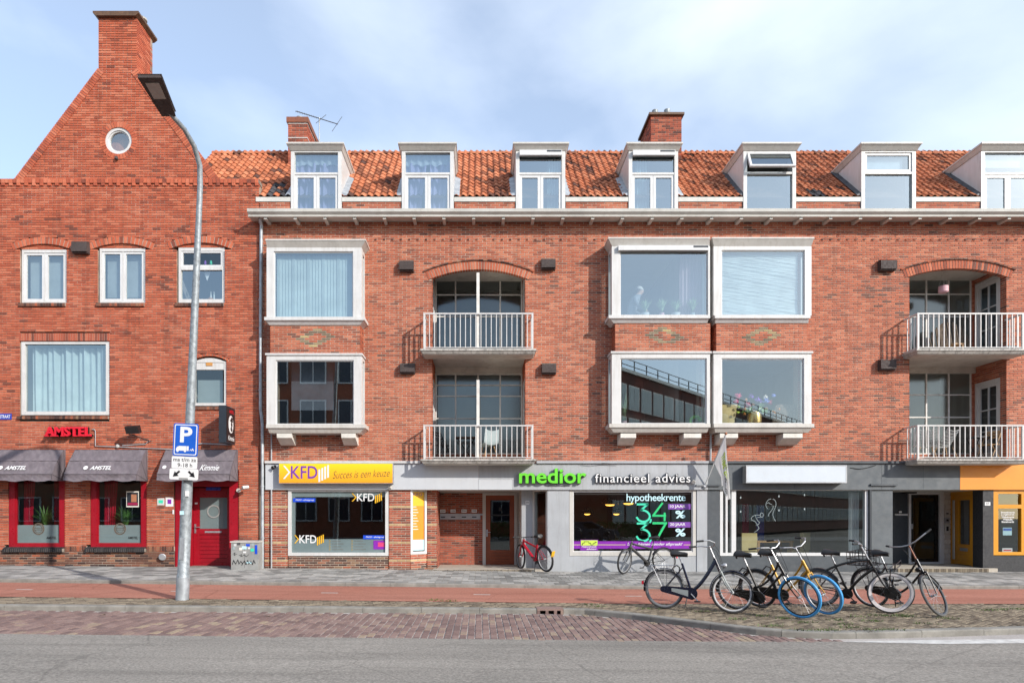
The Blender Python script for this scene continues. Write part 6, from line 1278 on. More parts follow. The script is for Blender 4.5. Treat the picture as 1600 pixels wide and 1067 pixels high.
# ================================================================== BICYCLES
def rotax(P, axis, ang):
    return Matrix.Translation(P) @ Matrix.Rotation(ang, 4, axis) @ Matrix.Translation(-P)
def arc_pts(c, r, a0, a1, n, y=0.): return [(c[0]+r*math.cos(R(a0+(a1-a0)*i/n)), y, c[1]+r*math.sin(R(a0+(a1-a0)*i/n))) for i in range(n+1)]
def bicycle(label, rear, head, lean, steer, z, R_=.345, wb=1.12, frame='frame_black', style='step', tyres=('rubber', 'rubber'), rims=('rim_grey', 'rim_grey'), tw=.021, bar='dutch', fork=None, saddle='saddle_black', rack=None, guard='frame_black', chaincase=None, stem='chrome', rim_w=.012, extras=(), seat=None, seatpost='chrome', front_guard=True, seat_z=.97):
    """x forward, y to the rider's left, z up; rear contact at the origin"""
    root = bpy.data.objects.new('bicycle', None); COL.objects.link(root); root.location = (rear[0], rear[1], z)
    root.rotation_euler = Matrix(Matrix.Rotation(head, 3, 'Z') @ Matrix.Rotation(lean, 3, 'X')).to_euler(); setp(root, label, 'bicycle', 'bicycles parked in front of the shops')
    fork = fork or frame; seat = seat or frame
    hb, fb = Vector((0, 0, R_)), Vector((wb, 0, R_)); bb = Vector((.47, 0, .29)); axd = Vector((-math.cos(R(67)), 0, math.sin(R(67))))
    hl = fb+axd*.40+Vector((-.05, 0, 0)); ht = hl+axd*(.20 if style != 'mtb' else .14)
    ST = rotax(hl, axd, steer)
    def part(mb, name, mat, parent=root, M=None, smooth=True):
        if M is not None: mb.xf(M)
        return mb.build(name, mat, parent, smooth=smooth, local=True)
    def wheel(c, ty, rm, M, nm='wheel', hubr=.022):
        e = bpy.data.objects.new(nm, None); COL.objects.link(e); e.parent = root
        n = 40; rc = R_-tw
        m = MB(); m.tube([(c.x+rc*math.cos(2*math.pi*i/n), 0, c.z+rc*math.sin(2*math.pi*i/n)) for i in range(n)], tw, 8, closed=True); part(m, 'tyre', ty, e, M)
        rr = rc-tw*.75-rim_w*.4; m = MB(); b = 0
        for i in range(n):
            a = 2*math.pi*i/n; 
            for r, y in ((rr-rim_w, .010), (rr+rim_w, .014), (rr+rim_w, -.014), (rr-rim_w, -.010)): m.v.append((c.x+r*math.cos(a), y, c.z+r*math.sin(a)))
        for i in range(n):
            for j in range(4): m.face((i*4+j, i*4+(j+1) % 4, ((i+1) % n)*4+(j+1) % 4, ((i+1) % n)*4+j))
        part(m, 'rim', rm, e, M)
        m = MB(); ns = 28
        for i in range(ns):
            a = 2*math.pi*i/ns; s = 1 if i % 2 else -1; ah = a+(.75 if (i//2) % 2 else -.75)
            m.tube([(c.x+hubr*math.cos(ah), s*.028, c.z+hubr*math.sin(ah)), (c.x+(rr-rim_w)*math.cos(a), s*.004, c.z+(rr-rim_w)*math.sin(a))], .0013, 3)
        part(m, 'spokes', 'chrome', e, M, False)
        m = MB(); m.lathe([(.012, -.05), (.012, -.032), (hubr, -.03), (hubr, -.024), (hubr*.7, -.02), (hubr*.7, .02), (hubr, .024), (hubr, .03), (.012, .032), (.012, .05)], tuple(c), 12, (0, 1, 0)); part(m, 'hub', 'frame_black' if hubr > .05 else 'alu', e, M)
        return e
    I = Matrix.Identity(4)
    wheel(hb, tyres[0], rims[0], I); wheel(fb, tyres[1], rims[1], ST, hubr=.10 if 'motor' in extras else .022)
    if 'motor' in extras: part(MB().lathe([(.08, -.03), (.1, -.02), (.1, .02), (.08, .03)], tuple(fb), 20, (0, 1, 0)), 'hub_motor', 'frame_black', root, ST)
    if 'whitewall' in extras:
        for s in (-1, 1):
            m = MB(); n = 40; ra, rb = R_-tw*2.35, R_-tw*1.0
            for i in range(n): a = 2*math.pi*i/n; m.v += [(fb.x+ra*math.cos(a), s*.022, fb.z+ra*math.sin(a)), (fb.x+rb*math.cos(a), s*.0255, fb.z+rb*math.sin(a))]
            for i in range(n): j = (i+1) % n; m.face((2*i, 2*i+1, 2*j+1, 2*j))
            part(m, 'white_sidewall', 'rubber_white', root, ST)
    # frame
    st_top = Vector((bb.x-.175, 0, .80 if style != 'mtb' else .74)); m = MB(); r = .020 if style != 'mtb' else .027
    m.tube([bb, st_top], r, 8); m.tube([hl-axd*.02, ht+axd*.01], r*1.25, 10)
    for s in (-1, 1):
        m.tube([bb+Vector((0, s*.03, 0)), Vector((.12, s*.055, R_-.01)), hb+Vector((0, s*.06, 0))], .010, 6)
        m.tube([st_top+Vector((.02, s*.015, -.06)), hb+Vector((.0, s*.06, .0))], .008, 6)
    def bez(p0, p1, p2, n=10): return [p0*(1-t)**2+p1*2*t*(1-t)+p2*t*t for t in [i/n for i in range(n+1)]]
    if style == 'step':            # low swan-neck tube
        m.tube(bez(ht-axd*.03, Vector((.62, 0, .40)), bb+Vector((-.03, 0, .03))), .030, 8)
    elif style == 'oma':           # two curved parallel tubes
        m.tube(bez(ht-axd*.02, Vector((.60, 0, .42)), st_top+Vector((.055, 0, -.26)), 12), .017, 8); m.tube(bez(hl, Vector((.66, 0, .36)), bb, 10), .019, 8); m.tube([(.66, 0, .50), (.67, 0, .42)], .009, 6)
    elif style == 'arch':          # long bowed top tube over a straight down tube
        m.tube(bez(ht, Vector((.45, 0, .86)), Vector((.12, 0, .66)), 12), .021, 8); m.tube(bez(Vector((.14, 0, .67)), Vector((.02, 0, .6)), hb+Vector((.02, 0, .1)), 6), .012, 6); m.tube(bez(hl+axd*.04, Vector((.62, 0, .55)), bb, 8), .024, 8)
    elif style == 'dutch':         # straight sloping low tube pair
        m.tube([hl+axd*.02, bb], .020, 8); m.tube(bez(ht-axd*.02, Vector((.66, 0, .52)), Vector((.405, 0, .44)), 10), .018, 8)
    else:                          # sloping sports frame with thick battery tube
        m.tube([ht-axd*.03, st_top-Vector((-.02, 0, .08))], .028, 8); m.tube([hl+axd*.01, bb], .042, 8)
    part(m, 'frame', frame)
    if style == 'mtb': m = MB(); d = (bb-hl); m.obox(hl+d*.55-axd*0+Vector((.012, 0, .028)), d*.30, Vector((0, .03, 0)), Vector((-d.z, 0, d.x)).normalized()*.018); part(m, 'battery', frame if 'grey' in frame else 'frame_red', root, None, False)
    # fork
    m = MB(); crown = hl-axd*.03; m.tube([crown+Vector((0, -.05, 0)), crown+Vector((0, .05, 0))], .018, 8); rk = .012 if style != 'mtb' else .018
    for s in (-1, 1): m.tube([crown+Vector((0, s*.05, 0)), crown.lerp(fb, .55)+Vector((-.02, s*.052, 0)), fb+Vector((0, s*.055, 0))], [rk*1.2, rk, rk*.75], 8)
    part(m, 'fork', fork, root, ST)
    # stem, bars, grips
    top = ht+axd*({'flat': .05, 'dutch': .22}.get(bar, .25)); m = MB(); m.tube([ht, top], .0125, 8); part(m, 'stem', stem, root, ST)
    m = MB(); gr = MB()
    if bar == 'dutch':
        f = top+Vector((.03, 0, .0))
        for s in (-1, 1): m.tube([f, f+Vector((.02, s*.10, .0)), f+Vector((.0, s*.22, .03)), f+Vector((-.10, s*.28, .05)), f+Vector((-.30, s*.27, .02))], .0105, 8); gr.tube([f+Vector((-.19, s*.277, .037)), f+Vector((-.31, s*.27, .019))], .017, 8)
    elif bar == 'swan':
        f = top+Vector((.02, 0, .0))
        for s in (-1, 1): m.tube([f, f+Vector((.04, s*.07, -.0)), f+Vector((.05, s*.17, .05)), f+Vector((-.02, s*.27, .07)), f+Vector((-.20, s*.285, .05))], .0105, 8); gr.tube([f+Vector((-.09, s*.28, .062)), f+Vector((-.22, s*.286, .048))], .017, 8)
    elif bar == 'cruiser':
        f = top+Vector((0, 0, .01))
        for s in (-1, 1): m.tube([f, f+Vector((.0, s*.12, .02)), f+Vector((-.04, s*.26, .06)), f+Vector((-.14, s*.36, .07))], .012, 8); gr.tube([f+Vector((-.08, s*.30, .065)), f+Vector((-.15, s*.37, .07))], .017, 8)
    else:
        f = top+Vector((.05, 0, .02)); m.tube([top, f], .016, 8)
        for s in (-1, 1): m.tube([f, f+Vector((-.03, s*.18, .015)), f+Vector((-.06, s*.33, .01))], .013, 8); gr.tube([f+Vector((-.04, s*.22, .015)), f+Vector((-.06, s*.335, .01))], .018, 8); m.tube([f+Vector((-.03, s*.19, .01)), f+Vector((.01, s*.27, -.02))], .006, 5)
    hbm = part(m, 'handlebar', 'chrome' if bar in ('dutch', 'swan', 'cruiser') else 'black_metal', root, ST); part(gr, 'grips', 'rubber', hbm, ST)
    m = MB()
    for s in (-1, 1): m.tube([f+Vector((.02, s*.12, .01)), f+Vector((.10, s*.06, -.06)), hl+Vector((.07, s*.02, .03)), hl+Vector((.02, s*.02, -.02))], .004, 4)
    part(m, 'brake_cable', 'rubber', root, ST)
    # saddle and post
    sd = Vector((st_top.x-.055, 0, seat_z)); part(MB().tube([st_top, sd], .0125, 8), 'seat_post', seatpost)
    m = MB(); prof = [(-.13, .085, .045), (-.11, .10, .075), (-.04, .09, .07), (.03, .055, .05), (.10, .032, .045), (.15, .02, .03)]
    for x, wd, hh in prof:
        for k in range(10): an = math.pi*k/9; m.v.append((sd.x+x, wd*math.cos(an), sd.z+hh*math.sin(an)**.7+.02))
        m.v.append((sd.x+x, 0, sd.z-.02))
    K = 11
    for i in range(len(prof)-1):
        for j in range(K): m.face((i*K+j, i*K+(j+1) % K, (i+1)*K+(j+1) % K, (i+1)*K+j))
    m.face(range(K)); m.face(range((len(prof)-1)*K, len(prof)*K)); part(m, 'saddle', saddle)
    m = MB()
    for s in (-1, 1): m.tube([(sd.x-.09, s*.05, sd.z-.035), (sd.x-.1, s*.05, sd.z+.01)], .014, 6)
    part(m, 'saddle_springs', 'black_metal')
    # crank, pedals, chain
    m = MB(); m.lathe([(.085, -.004), (.095, 0), (.085, .004)], (bb.x, -.055, bb.z), 22, (0, 1, 0)); part(m, 'chainring', 'frame_black' if style in ('mtb', 'arch', 'oma') else 'alu')
    m = MB(); ca = Vector((.12, 0, -.12)); m.tube([bb+Vector((0, -.07, 0)), bb+ca+Vector((0, -.085, 0))], .01, 6); m.tube([bb+Vector((0, .07, 0)), bb-ca+Vector((0, .085, 0))], .01, 6); part(m, 'crank', 'alu' if style in ('step',) else 'black_metal')
    for s, p in ((-1, bb+ca), (1, bb-ca)): m = MB(); m.box(p.x-.045, p.x+.045, s*.095-.0 if s > 0 else -.18, .18 if s > 0 else -.095, p.z-.011, p.z+.011); part(m, 'pedal', 'rubber', root, None, False)
    if chaincase:
        m = MB(); pts = []
        for c, rr, a0, a1 in ((bb, .105, -80, 80), (hb, .055, 90, 270)):
            for k in range(9): a = R(a0+(a1-a0)*k/8); pts.append((c.x+rr*math.cos(a), -.075, c.z+rr*math.sin(a)))
        m.prism(pts, (0, .03, 0)); cc = part(m, 'chain_case', chaincase[0], root, None, False)
        if len(chaincase) > 1: d = hb-bb; m = MB(); m.prism([(bb.x+d.x*.1, -.077, bb.z+.055), (bb.x+d.x*.1, -.077, bb.z-.05), (bb.x+d.x*.7, -.077, hb.z-.03), (bb.x+d.x*.7, -.077, hb.z+.025)], (0, .001, 0)); part(m, 'case_panel', chaincase[1], cc, None, False)
    else:
        m = MB(); m.tube([(bb.x, -.055, bb.z+.09), (hb.x, -.055, hb.z+.035)], .005, 4); m.tube([(bb.x, -.055, bb.z-.09), (hb.x, -.055, hb.z-.035)], .005, 4); part(m, 'chain', 'black_metal')
    # mudguards
    def guard_(c, a0, a1, M):
        m = MB(); n = 16; rr = R_+.02
        for i in range(n+1):
            a = R(a0+(a1-a0)*i/n)
            for y, k in ((-.028, -.012), (-.015, .002), (.015, .002), (.028, -.012)): m.v.append((c.x+(rr+k)*math.cos(a), y, c.z+(rr+k)*math.sin(a)))
        for i in range(n):
            for j in range(3): m.face((i*4+j, i*4+j+1, (i+1)*4+j+1, (i+1)*4+j))
        part(m, 'mudguard', guard, root, M)
        e = R(a1*.93); q = MB()
        for s in (-1, 1): q.tube([(c.x, s*.05, c.z), (c.x+rr*math.cos(e), s*.026, c.z+rr*math.sin(e))], .003, 4)
        part(q, 'mudguard_stay', 'chrome', root, M)
    if guard: guard_(hb, 25, 190 if style != 'mtb' else 165, I)
    if guard and front_guard: guard_(fb, 62, 195, ST)
    # carrier, stand, lights
    if rack:
        m = MB(); zt = R_*2+.055
        for s in (-1, 1): m.tube([(.22, s*.05, zt+.02), (.10, s*.065, zt+.01), (-.26, s*.065, zt)], .006, 6); m.tube([(-.20, s*.065, zt), (-.02, s*.065, R_+.02)], .005, 5); m.tube([(.02, s*.065, zt), (.02, s*.065, R_+.02)], .005, 5)
        for x in (.1, -.05, -.26): m.tube([(x, -.065, zt+.003), (x, .065, zt+.003)], .005, 5)
        part(m, 'carrier', rack)
    m = MB(); m.tube([(bb.x-.08, .05, bb.z-.03), (bb.x-.16, .17, .015+.17*math.sin(lean)*0)], .010, 6); part(m, 'kickstand', 'alu' if style == 'step' else 'black_metal')
    if 'lamp' in extras: m = MB(); p = hl+axd*.02+Vector((.09, 0, .06)); m.lathe([(.015, -.06), (.035, -.02), (.042, .02), (.036, .03)], tuple(p), 12, (1, 0, 0)); part(m, 'headlamp', 'alu' if style != 'oma' else 'black_metal', root, ST)
    part(MB().box(-R_-.055, -R_-.022, -.02, .02, R_+.06, R_+.12), 'rear_light', 'sign_red', root, None, False) if 'tail' in extras else None
    if 'plate' in extras: a = R(158); m = MB(); m.obox(((R_+.05)*math.cos(a), 0, R_+(R_+.05)*math.sin(a)), (.004, 0, .002), (0, .05, 0), (-.035, 0, .075)); part(m, 'number_plate', 'plate_yellow', root, None, False)
    if 'frontrack' in extras:
        m = MB(); z0 = .80; x0 = wb-.14
        for s in (-1, 1): m.tube([(x0-.10, s*.15, z0), (x0+.28, s*.15, z0)], .008, 6); m.tube([(fb.x, s*.06, fb.z), (x0+.2, s*.12, z0)], .007, 6)
        for k in range(5): xx = x0-.10+k*.095; m.tube([(xx, -.15, z0), (xx, .15, z0)], .007, 6)
        for s in (-1, 1): m.tube([(x0+.28, s*.15, z0), (x0+.28, s*.15, z0+.07)], .007, 6)
        m.tube([(x0+.28, -.15, z0+.07), (x0+.28, .15, z0+.07)], .007, 6); part(m, 'front_carrier', 'frame_black')
    if 'crate' in extras:
        m = MB(); zt = R_*2+.07; xs = (-.28, .10); ys = (-.16, .16)
        for zz in (zt, zt+.11, zt+.22):
            m.tube([(xs[0], ys[0], zz), (xs[1], ys[0], zz), (xs[1], ys[1], zz), (xs[0], ys[1], zz)], .009, 5, closed=True)
        for k in range(6):
            xx = xs[0]+(xs[1]-xs[0])*k/5
            for y in ys: m.tube([(xx, y, zt), (xx, y, zt+.22)], .006, 4)
            m.tube([(xx, ys[0], zt), (xx, ys[1], zt)], .005, 4)
        for k in range(5):
            yy = ys[0]+(ys[1]-ys[0])*k/4
            for x in xs: m.tube([(x, yy, zt), (x, yy, zt+.22)], .006, 4)
        part(m, 'basket', 'black_metal')
    if 'skirt' in extras:
        for s in (-1, 1):
            m = MB(); n = 8; pts = [(0, s*.04, R_+.02)]+[((R_+.0)*math.cos(R(40+i*14)), s*.034, R_+(R_+.0)*math.sin(R(40+i*14))) for i in range(n+1)]; m.v = pts
            for i in range(1, n+1): m.face((0, i, i+1))
            part(m, 'coat_guard', 'frame_black', root, None, False)
    if 'lock' in extras: m = MB(); m.tube([(.20, -.045, R_+.28), (.16, -.06, R_+.36), (.2, 0, R_+.42), (.24, .06, R_+.38), (.24, .045, R_+.28)], .012, 6); part(m, 'ring_lock', 'black_metal')
    return root
def head_to(a, b): return math.atan2(b[1]-a[1], b[0]-a[0])
def place(label, rear, front_, z, **kw): return bicycle(label, rear, head_to(rear, front_), z=z, **kw)
VZB = VZ+.006
place('dark blue step-through bicycle with silver carrier and grey chain case, front of the row', (3.22, -6.72), (4.2, -7.30), VZB, lean=R(-3), steer=R(26), frame='frame_navy', style='step', tyres=('rubber_grey', 'rubber'), bar='dutch', fork='silver_paint', rack='chrome', guard='frame_navy', chaincase=('frame_navy', 'silver_paint'), seat='silver_paint', extras=('lamp', 'tail', 'lock'), rim_w=.016, seat_z=.93)
place('black bicycle with a bright blue front tyre and swept handlebar', (4.44, -6.88), (5.14, -7.85), VZB, lean=R(13), steer=R(2), frame='frame_black', style='dutch', tyres=('rubber', 'rubber_blue'), bar='swan', rack=None, chaincase=('frame_black',), extras=('lock',), front_guard=False, tw=.024, rims=('rim_grey', 'frame_black'))
place('golden yellow bicycle with a blue front tyre behind the black one', (4.97, -6.55), (5.67, -7.45), VZB, lean=R(12), steer=R(-12), frame='frame_gold', style='dutch', tyres=('rubber', 'rubber_blue'), bar='swan', chaincase=('frame_black',), extras=('lock',), front_guard=False, tw=.024, rims=('rim_grey', 'rim_grey'))
place('black bicycle with white-rimmed front wheel, hub motor and front carrier', (6.16, -6.35), (6.94, -7.22), VZB, lean=R(13), steer=R(24), frame='frame_black', style='arch', tyres=('rubber_grey', 'rubber_grey'), rims=('rim_grey', 'rubber_white'), rim_w=.024, bar='cruiser', extras=('motor', 'frontrack', 'whitewall'), front_guard=False, tw=.024, stem='chrome')
place('black granny bicycle with rear basket, brown stem and front wheel turned aside', (6.98, -6.52), (7.44, -7.56), VZB, lean=R(8), steer=R(-78), frame='frame_black', style='oma', tyres=('rubber', 'rubber_grey'), rims=('rim_grey', 'frame_black'), bar='cruiser', stem='leather_brown', rack='frame_black', chaincase=('frame_black',), extras=('lamp', 'crate'), R_=.352, wb=1.13, seat_z=.95)
place('grey electric bicycle leaning by the purple-lettered shop window', (4.98, -.62), (3.72, -.86), .004, lean=R(9), steer=R(38), frame='frame_grey', style='mtb', tyres=('rubber', 'rubber'), bar='flat', tw=.026, rack=None, guard='frame_black', front_guard=False, extras=('tail',), wb=1.15, seat_z=.94, seatpost='black_metal')
place('red electric bicycle with yellow rear plate beside the brown entrance door', (1.80, -.50), (1.16, .56), .03, lean=R(-7), steer=R(-16), frame='frame_red', style='mtb', fork='frame_red', tyres=('rubber', 'rubber'), bar='flat', tw=.028, guard='frame_black', front_guard=False, extras=('plate',), R_=.36, wb=1.18, seat_z=.94, seatpost='black_metal')
# ================================================================== CURTAINS, PLANTS, FURNITURE
# dormers 1-2: lilac curtains; 3-4 pale curtains at one side
for i, lab in ((0, 'lilac curtains in the leftmost dormer'), (1, 'lilac curtains in the second dormer')):
    gx0, gx1, zb, tr, zt = DR[i]
    for a, b, nm in ((gx0, gx0+(gx1-gx0)*.46, 'first half'), (gx0+(gx1-gx0)*.54, gx1, 'second half')):
        curtain(lab+', '+nm, a, b, zb, zt-.25, .22, 'curtain_lilac', 3, .05, gather=.4, irregular=.9)
    m = MB(); m.sheet(lambda u, v: (gx0+(gx1-gx0)*u, .17+.02*math.sin(u*40), zt-.05-.25*v-.03*v*math.sin(u*21)), 60, 3); m.build('curtain', 'curtain_white', None, smooth=True, fix=False, label='white frilled pelmet curtain in '+('the leftmost dormer' if i == 0 else 'the second dormer'), cat='curtain')
for i, lab in ((2, 'thin pale curtain in the third dormer from the chimney gable'), (3, 'thin pale curtain in the dormer under the wide chimney')):
    gx0, gx1, zb, tr, zt = DR[i]; curtain(lab, gx0+(gx1-gx0)*(.68 if i == 2 else .12), gx0+(gx1-gx0)*(.95 if i == 2 else .4), zb, zt-.1, .25, 'curtain_pale', 4, .04)
gx0, gx1, zb, tr, zt = DR[5]; box('roller_blind', gx0+.1, gx1-.16, .15, .155, tr+.1, zt-.1, 'blind_white', None, label='white roller blind in the sixth dormer', cat='blind')
gx0, gx1, zb, tr, zt = DR[6]; box('roller_blind', gx0+.02, gx1-.05, .15, .155, tr+.25, zt-.08, 'blind_white', None, label='half drawn white blind in the rightmost dormer', cat='blind')
# gable house
for i, (x0, x1, z0, z1) in enumerate((w1, w2)):
    box('roller_blind', x0+.1, x1-.1, .26, .266, z0+.16 if i == 0 else z0+.2, z1-.1, 'net', None, label='pale blind behind the two-leaf window %s the brown vent' % ('left of' if i == 0 else 'right of'), cat='blind')
x0, x1, z0, z1 = X(36), X(168), Z(645), Z(537)
curtain('pale green floor-length curtains in the large gable-house window', x0+.08, x1-.22, z0+.02, z1-.06, .29, 'curtain_pale', 12, .045, irregular=1.1)
curtain('narrow edge of a pale green curtain drawn aside in the large gable-house window', x1-.30, x1-.05, z0+.02, z1-.06, .38, 'curtain_pale', 4, .04)
x0, x1, z0, z1 = X(300.5), X(353), Z(633.5), Z(577); box('roller_blind', x0+.07, x1-.07, .2, .206, z0+.05, z0+.75, 'frost', None, label='grey half-height screen in the small arched window', cat='blind')
# third upper window: jars and bottles on the sill, hanging ornaments
zs = Z(468)
for px, r, h, mt, lab in ((323, .10, .16, 'terracotta', 'terracotta box on the window sill behind the lamp mast'), (324, .022, .3, 'pot_white', 'tall white bottle standing in the window behind the lamp mast'), (329, .022, .3, 'curtain_white', 'second tall white bottle in the window behind the lamp mast'), (341, .04, .12, 'pot_white', 'short white jar with thin neck at the sill end'), (293, .05, .07, 'pot_white', 'small white bowl on the sill behind the lamp mast')):
    o = MB(); o.lathe([(r, 0), (r, h*.6), (r*.5, h*.8), (r*.45, h)], (X(px), .24 if r < .09 else .28, zs), 14); o.build('bottle' if r < .05 and h > .2 else 'jar', mt, None, smooth=True, label=lab, cat='jar')
m = MB(); m.prism([(X(314), .2, Z(421.5)), (X(324), .2, Z(421.5)), (X(319), .2, Z(435))], (0, .004, 0)); m.build('pennant', 'sign_white', None, label='small white pennant hanging in the third gable-house window', cat='pennant')
for k, px in enumerate((316, 325)): MB().lathe([(.02, 0), (.035, .03), (.03, .1), (.012, .13)], (X(px), .2, Z(410)), 10).build('ornament', 'teal' if k else 'flower_purple', None, label=('green' if k else 'purple')+' glass ornament hanging in the third gable-house window', cat='ornament')
# bay windows
def bx(i): return bays[i][1], bays[i][2]
x0, x1 = bx(0); z0, z1 = Z(496, BY), Z(390, BY)
m = MB(); n = 26
for k in range(n): a = x0+.22+(x1-x0-.44)*k/n; w = (x1-x0-.44)/n*1.05; t = .3*(1 if k % 5 else -.3); m.quad((a, BY+.19, z0+.03), (a+w, BY+.19+w*t, z0+.03), (a+w, BY+.19+w*t, z1-.08), (a, BY+.19, z1-.08))
m.build('vertical_blind', 'curtain_pale', None, fix=False, label='pale green vertical slat blind in the upper left bay window', cat='blind')
box('roller_blind', x0+.5, x1-.9, .1, .11, Z(640, 0), Z(563, 0), 'cloth_grey', None, label='grey roller blind inside the lower left bay window', cat='blind')
x0, x1 = bx(1); curtain('rose coloured curtain gathered in the upper middle bay window', X(1062, -.1), X(1096, -.1), Z(494, -.1), Z(398, -.1), -.1, 'curtain_rose', 6, .04)
x0, x1 = bx(2); z0, z1 = Z(493, BY), Z(391, BY); m = MB(); n = 46
for k in range(n): zz = z0+.05+(z1-z0-.1)*k/n; m.sheet(lambda u, v: (x0+.2+(x1-x0-.5)*u, BY+.16+.010*math.sin(u*9+2.3*math.sin(k*.21))*math.sin(k*.31+u*2)+.006*math.sin(u*27+k*2.4)+.026*v, zz+.046*v+.004*math.sin(u*19+k*1.7)), 18, 1)
m.build('slat_blind', 'blind_white', None, fix=False, smooth=True, label='crumpled white slat blind filling the upper right bay window', cat='blind')
# plants in pots
def plant(label, x, y, z, h, n, mat, pot, pr=.09, ph=.13, spread=.5, w=.012, seed=1, name='potted_plant', arch=.6):
    e = empty(name, (x, y, z), label=label, cat='plant'); MB().lathe([(pr*.75, 0), (pr, ph), (pr*.9, ph), (pr*.7, .02)], (x, y, z), 16).build('pot', pot, e, smooth=True); rg = random.Random(seed)
    m = MB()
    for k in range(n):
        a = rg.uniform(0, 6.28); l = h*rg.uniform(.6, 1.1); s = spread*rg.uniform(.3, 1); ww = w*rg.uniform(.7, 1.3); P = []
        for t in (0, .35, .7, 1): r = s*l*(t**1.4); P.append(Vector((x+math.cos(a)*r, y+math.sin(a)*r*.6, z+ph+l*t*(1-arch*s*t*.9))))
        sd = Vector((-math.sin(a), math.cos(a), 0)); b = len(m.v)
        for p, q in zip(P, (1, 1, .7, .05)): m.v += [tuple(p-sd*ww*q), tuple(p+sd*ww*q)]
        for j in range(3): m.face((b+2*j, b+2*j+1, b+2*j+3, b+2*j+2))
    m.build('leaves', mat, e, fix=False); return e
zs = Z(493, BY)+.01
for k, (px, pot, pr, lab) in enumerate(((1008, 'pot_white', .12, 'spiky pot plant in a wide white pot beside the person in the bay window'), (1034, 'pot_pink', .07, 'spiky pot plant in a small pink pot in the upper middle bay window'), (1056, 'pot_white', .12, 'spiky pot plant in a white pot before the rose curtain edge'), (1082, 'frost', .07, 'loose spiky pot plant in front of the rose curtain'))): plant(lab, X(px, BY+.25), BY+.25, zs, .46, 60, 'leaf_pale', pot, pr, .13, .6, .02, 20+k)
plant('bushy house plant at the edge of the lower middle bay window', X(975, -.2), -.2, Z(662, BY), .75, 30, 'leaf_pale', 'pot_pink', .08, .12, .35, .03, 31)
# vase of mixed flowers
vx, vy, vz = X(1179, BY+.25), BY+.25, Z(662, BY)+.01; e = empty('flower_vase', (vx, vy, vz), label='round gold vase with mixed purple, pink and red flowers', cat='vase'); MB().lathe([(.12, 0), (.18, .05), (.19, .2), (.165, .31), (.08, .35), (.085, .37)], (vx, vy, vz), 24).build('vase', 'gold_vase', e, smooth=True)
rg = random.Random(3)
for px, py, r, mt in ((1152, 620, .075, 'flower_pink'), (1150, 627, .06, 'flower_pink'), (1168, 633, .08, 'flower_red'), (1184, 626, .08, 'flower_purple'), (1197, 627, .08, 'flower_blue'), (1203, 629, .07, 'flower_red'), (1162, 640, .04, 'flower_ochre'), (1162, 647, .04, 'flower_ochre'), (1177, 632, .04, 'flower_ochre'), (1178, 640, .035, 'flower_ochre'), (1196, 640, .045, 'flower_ochre'), (1207, 645, .045, 'flower_ochre'), (1216, 640, .04, 'flower_ochre'), (1154, 636, .035, 'lime_pale'), (1152, 645, .035, 'lime_pale'), (1198, 619, .05, 'flower_white'), (1176, 619, .06, 'flower_purple'), (1167, 624, .035, 'flower_ochre'), (1210, 618, .05, 'flower_blue')):
    c = Vector((X(px, vy), vy+rg.uniform(-.1, .1), Z(py, vy))); m = MB(); r *= 1.35
    for k in range(20): a, b = rg.uniform(0, 6.28), rg.uniform(-.6, 1.2); d = Vector((math.cos(a)*math.cos(b), math.sin(a)*math.cos(b), math.sin(b))); s = d.orthogonal().normalized(); m.quad(c, c+d*r*.6+s*r*.4, c+d*r*1.1, c+d*r*.6-s*r*.4)
    m.lathe([(.01, -r*.55), (r*.45, -r*.3), (r*.6, 0), (r*.45, r*.35), (.01, r*.55)], tuple(c), 8); m.build('flower', mt, e, fix=False); MB().tube([(vx, vy, vz+.28), tuple(c.lerp(Vector((vx, vy, vz+.3)), .5)+Vector((0, 0, .04))), tuple(c)], .005, 4).build('stem', 'leaf_green', e, fix=False)
m = MB()
for k in range(16): a = rg.uniform(0, 6.28); c = Vector((vx+rg.uniform(-.3, .3), vy+rg.uniform(-.1, .1), vz+rg.uniform(.33, .55))); d = Vector((math.cos(a), .3, math.sin(a)))*.09; s = Vector((-d.z, 0, d.x))*.4; m.quad(c-d, c+s, c+d, c-s)
m.build('leaves', 'leaf_green', e, fix=False)
for px, lab in ((1132, 'beige cushion leaning at the vase-side corner of the lower right bay window'), (1226, 'beige cushion standing right of the gold vase')):
    m = MB(); cx, cz = X(px, -.1), Z(662, -.1)+.28; m.sheet(lambda u, v: (cx+(u-.5)*.62+.1*(v-.5), -.12-.09*math.sin(math.pi*u)*math.sin(math.pi*v), cz+(v-.5)*.55-.02), 10, 10); m.sheet(lambda u, v: (cx+(u-.5)*.62+.1*(v-.5), -.12+.09*math.sin(math.pi*u)*math.sin(math.pi*v), cz+(v-.5)*.55-.02), 10, 10); m.build('cushion', 'sofa_yellow' if px < 1200 else 'bamboo', None, smooth=True, fix=False, label=lab, cat='cushion')
m = MB(); c = Vector((X(1087, BY+.3), BY+.3, Z(657, BY+.3))); m.tube([c+Vector((.13*math.cos(i*.3), .05*math.sin(i*.2), .13*math.sin(i*.3)-.02)) for i in range(16)], [.06-.002*i for i in range(16)], 8); m.build('toy_snake', 'lime', None, smooth=True, label='coiled bright green toy at the corner of the lower middle bay window', cat='toy')
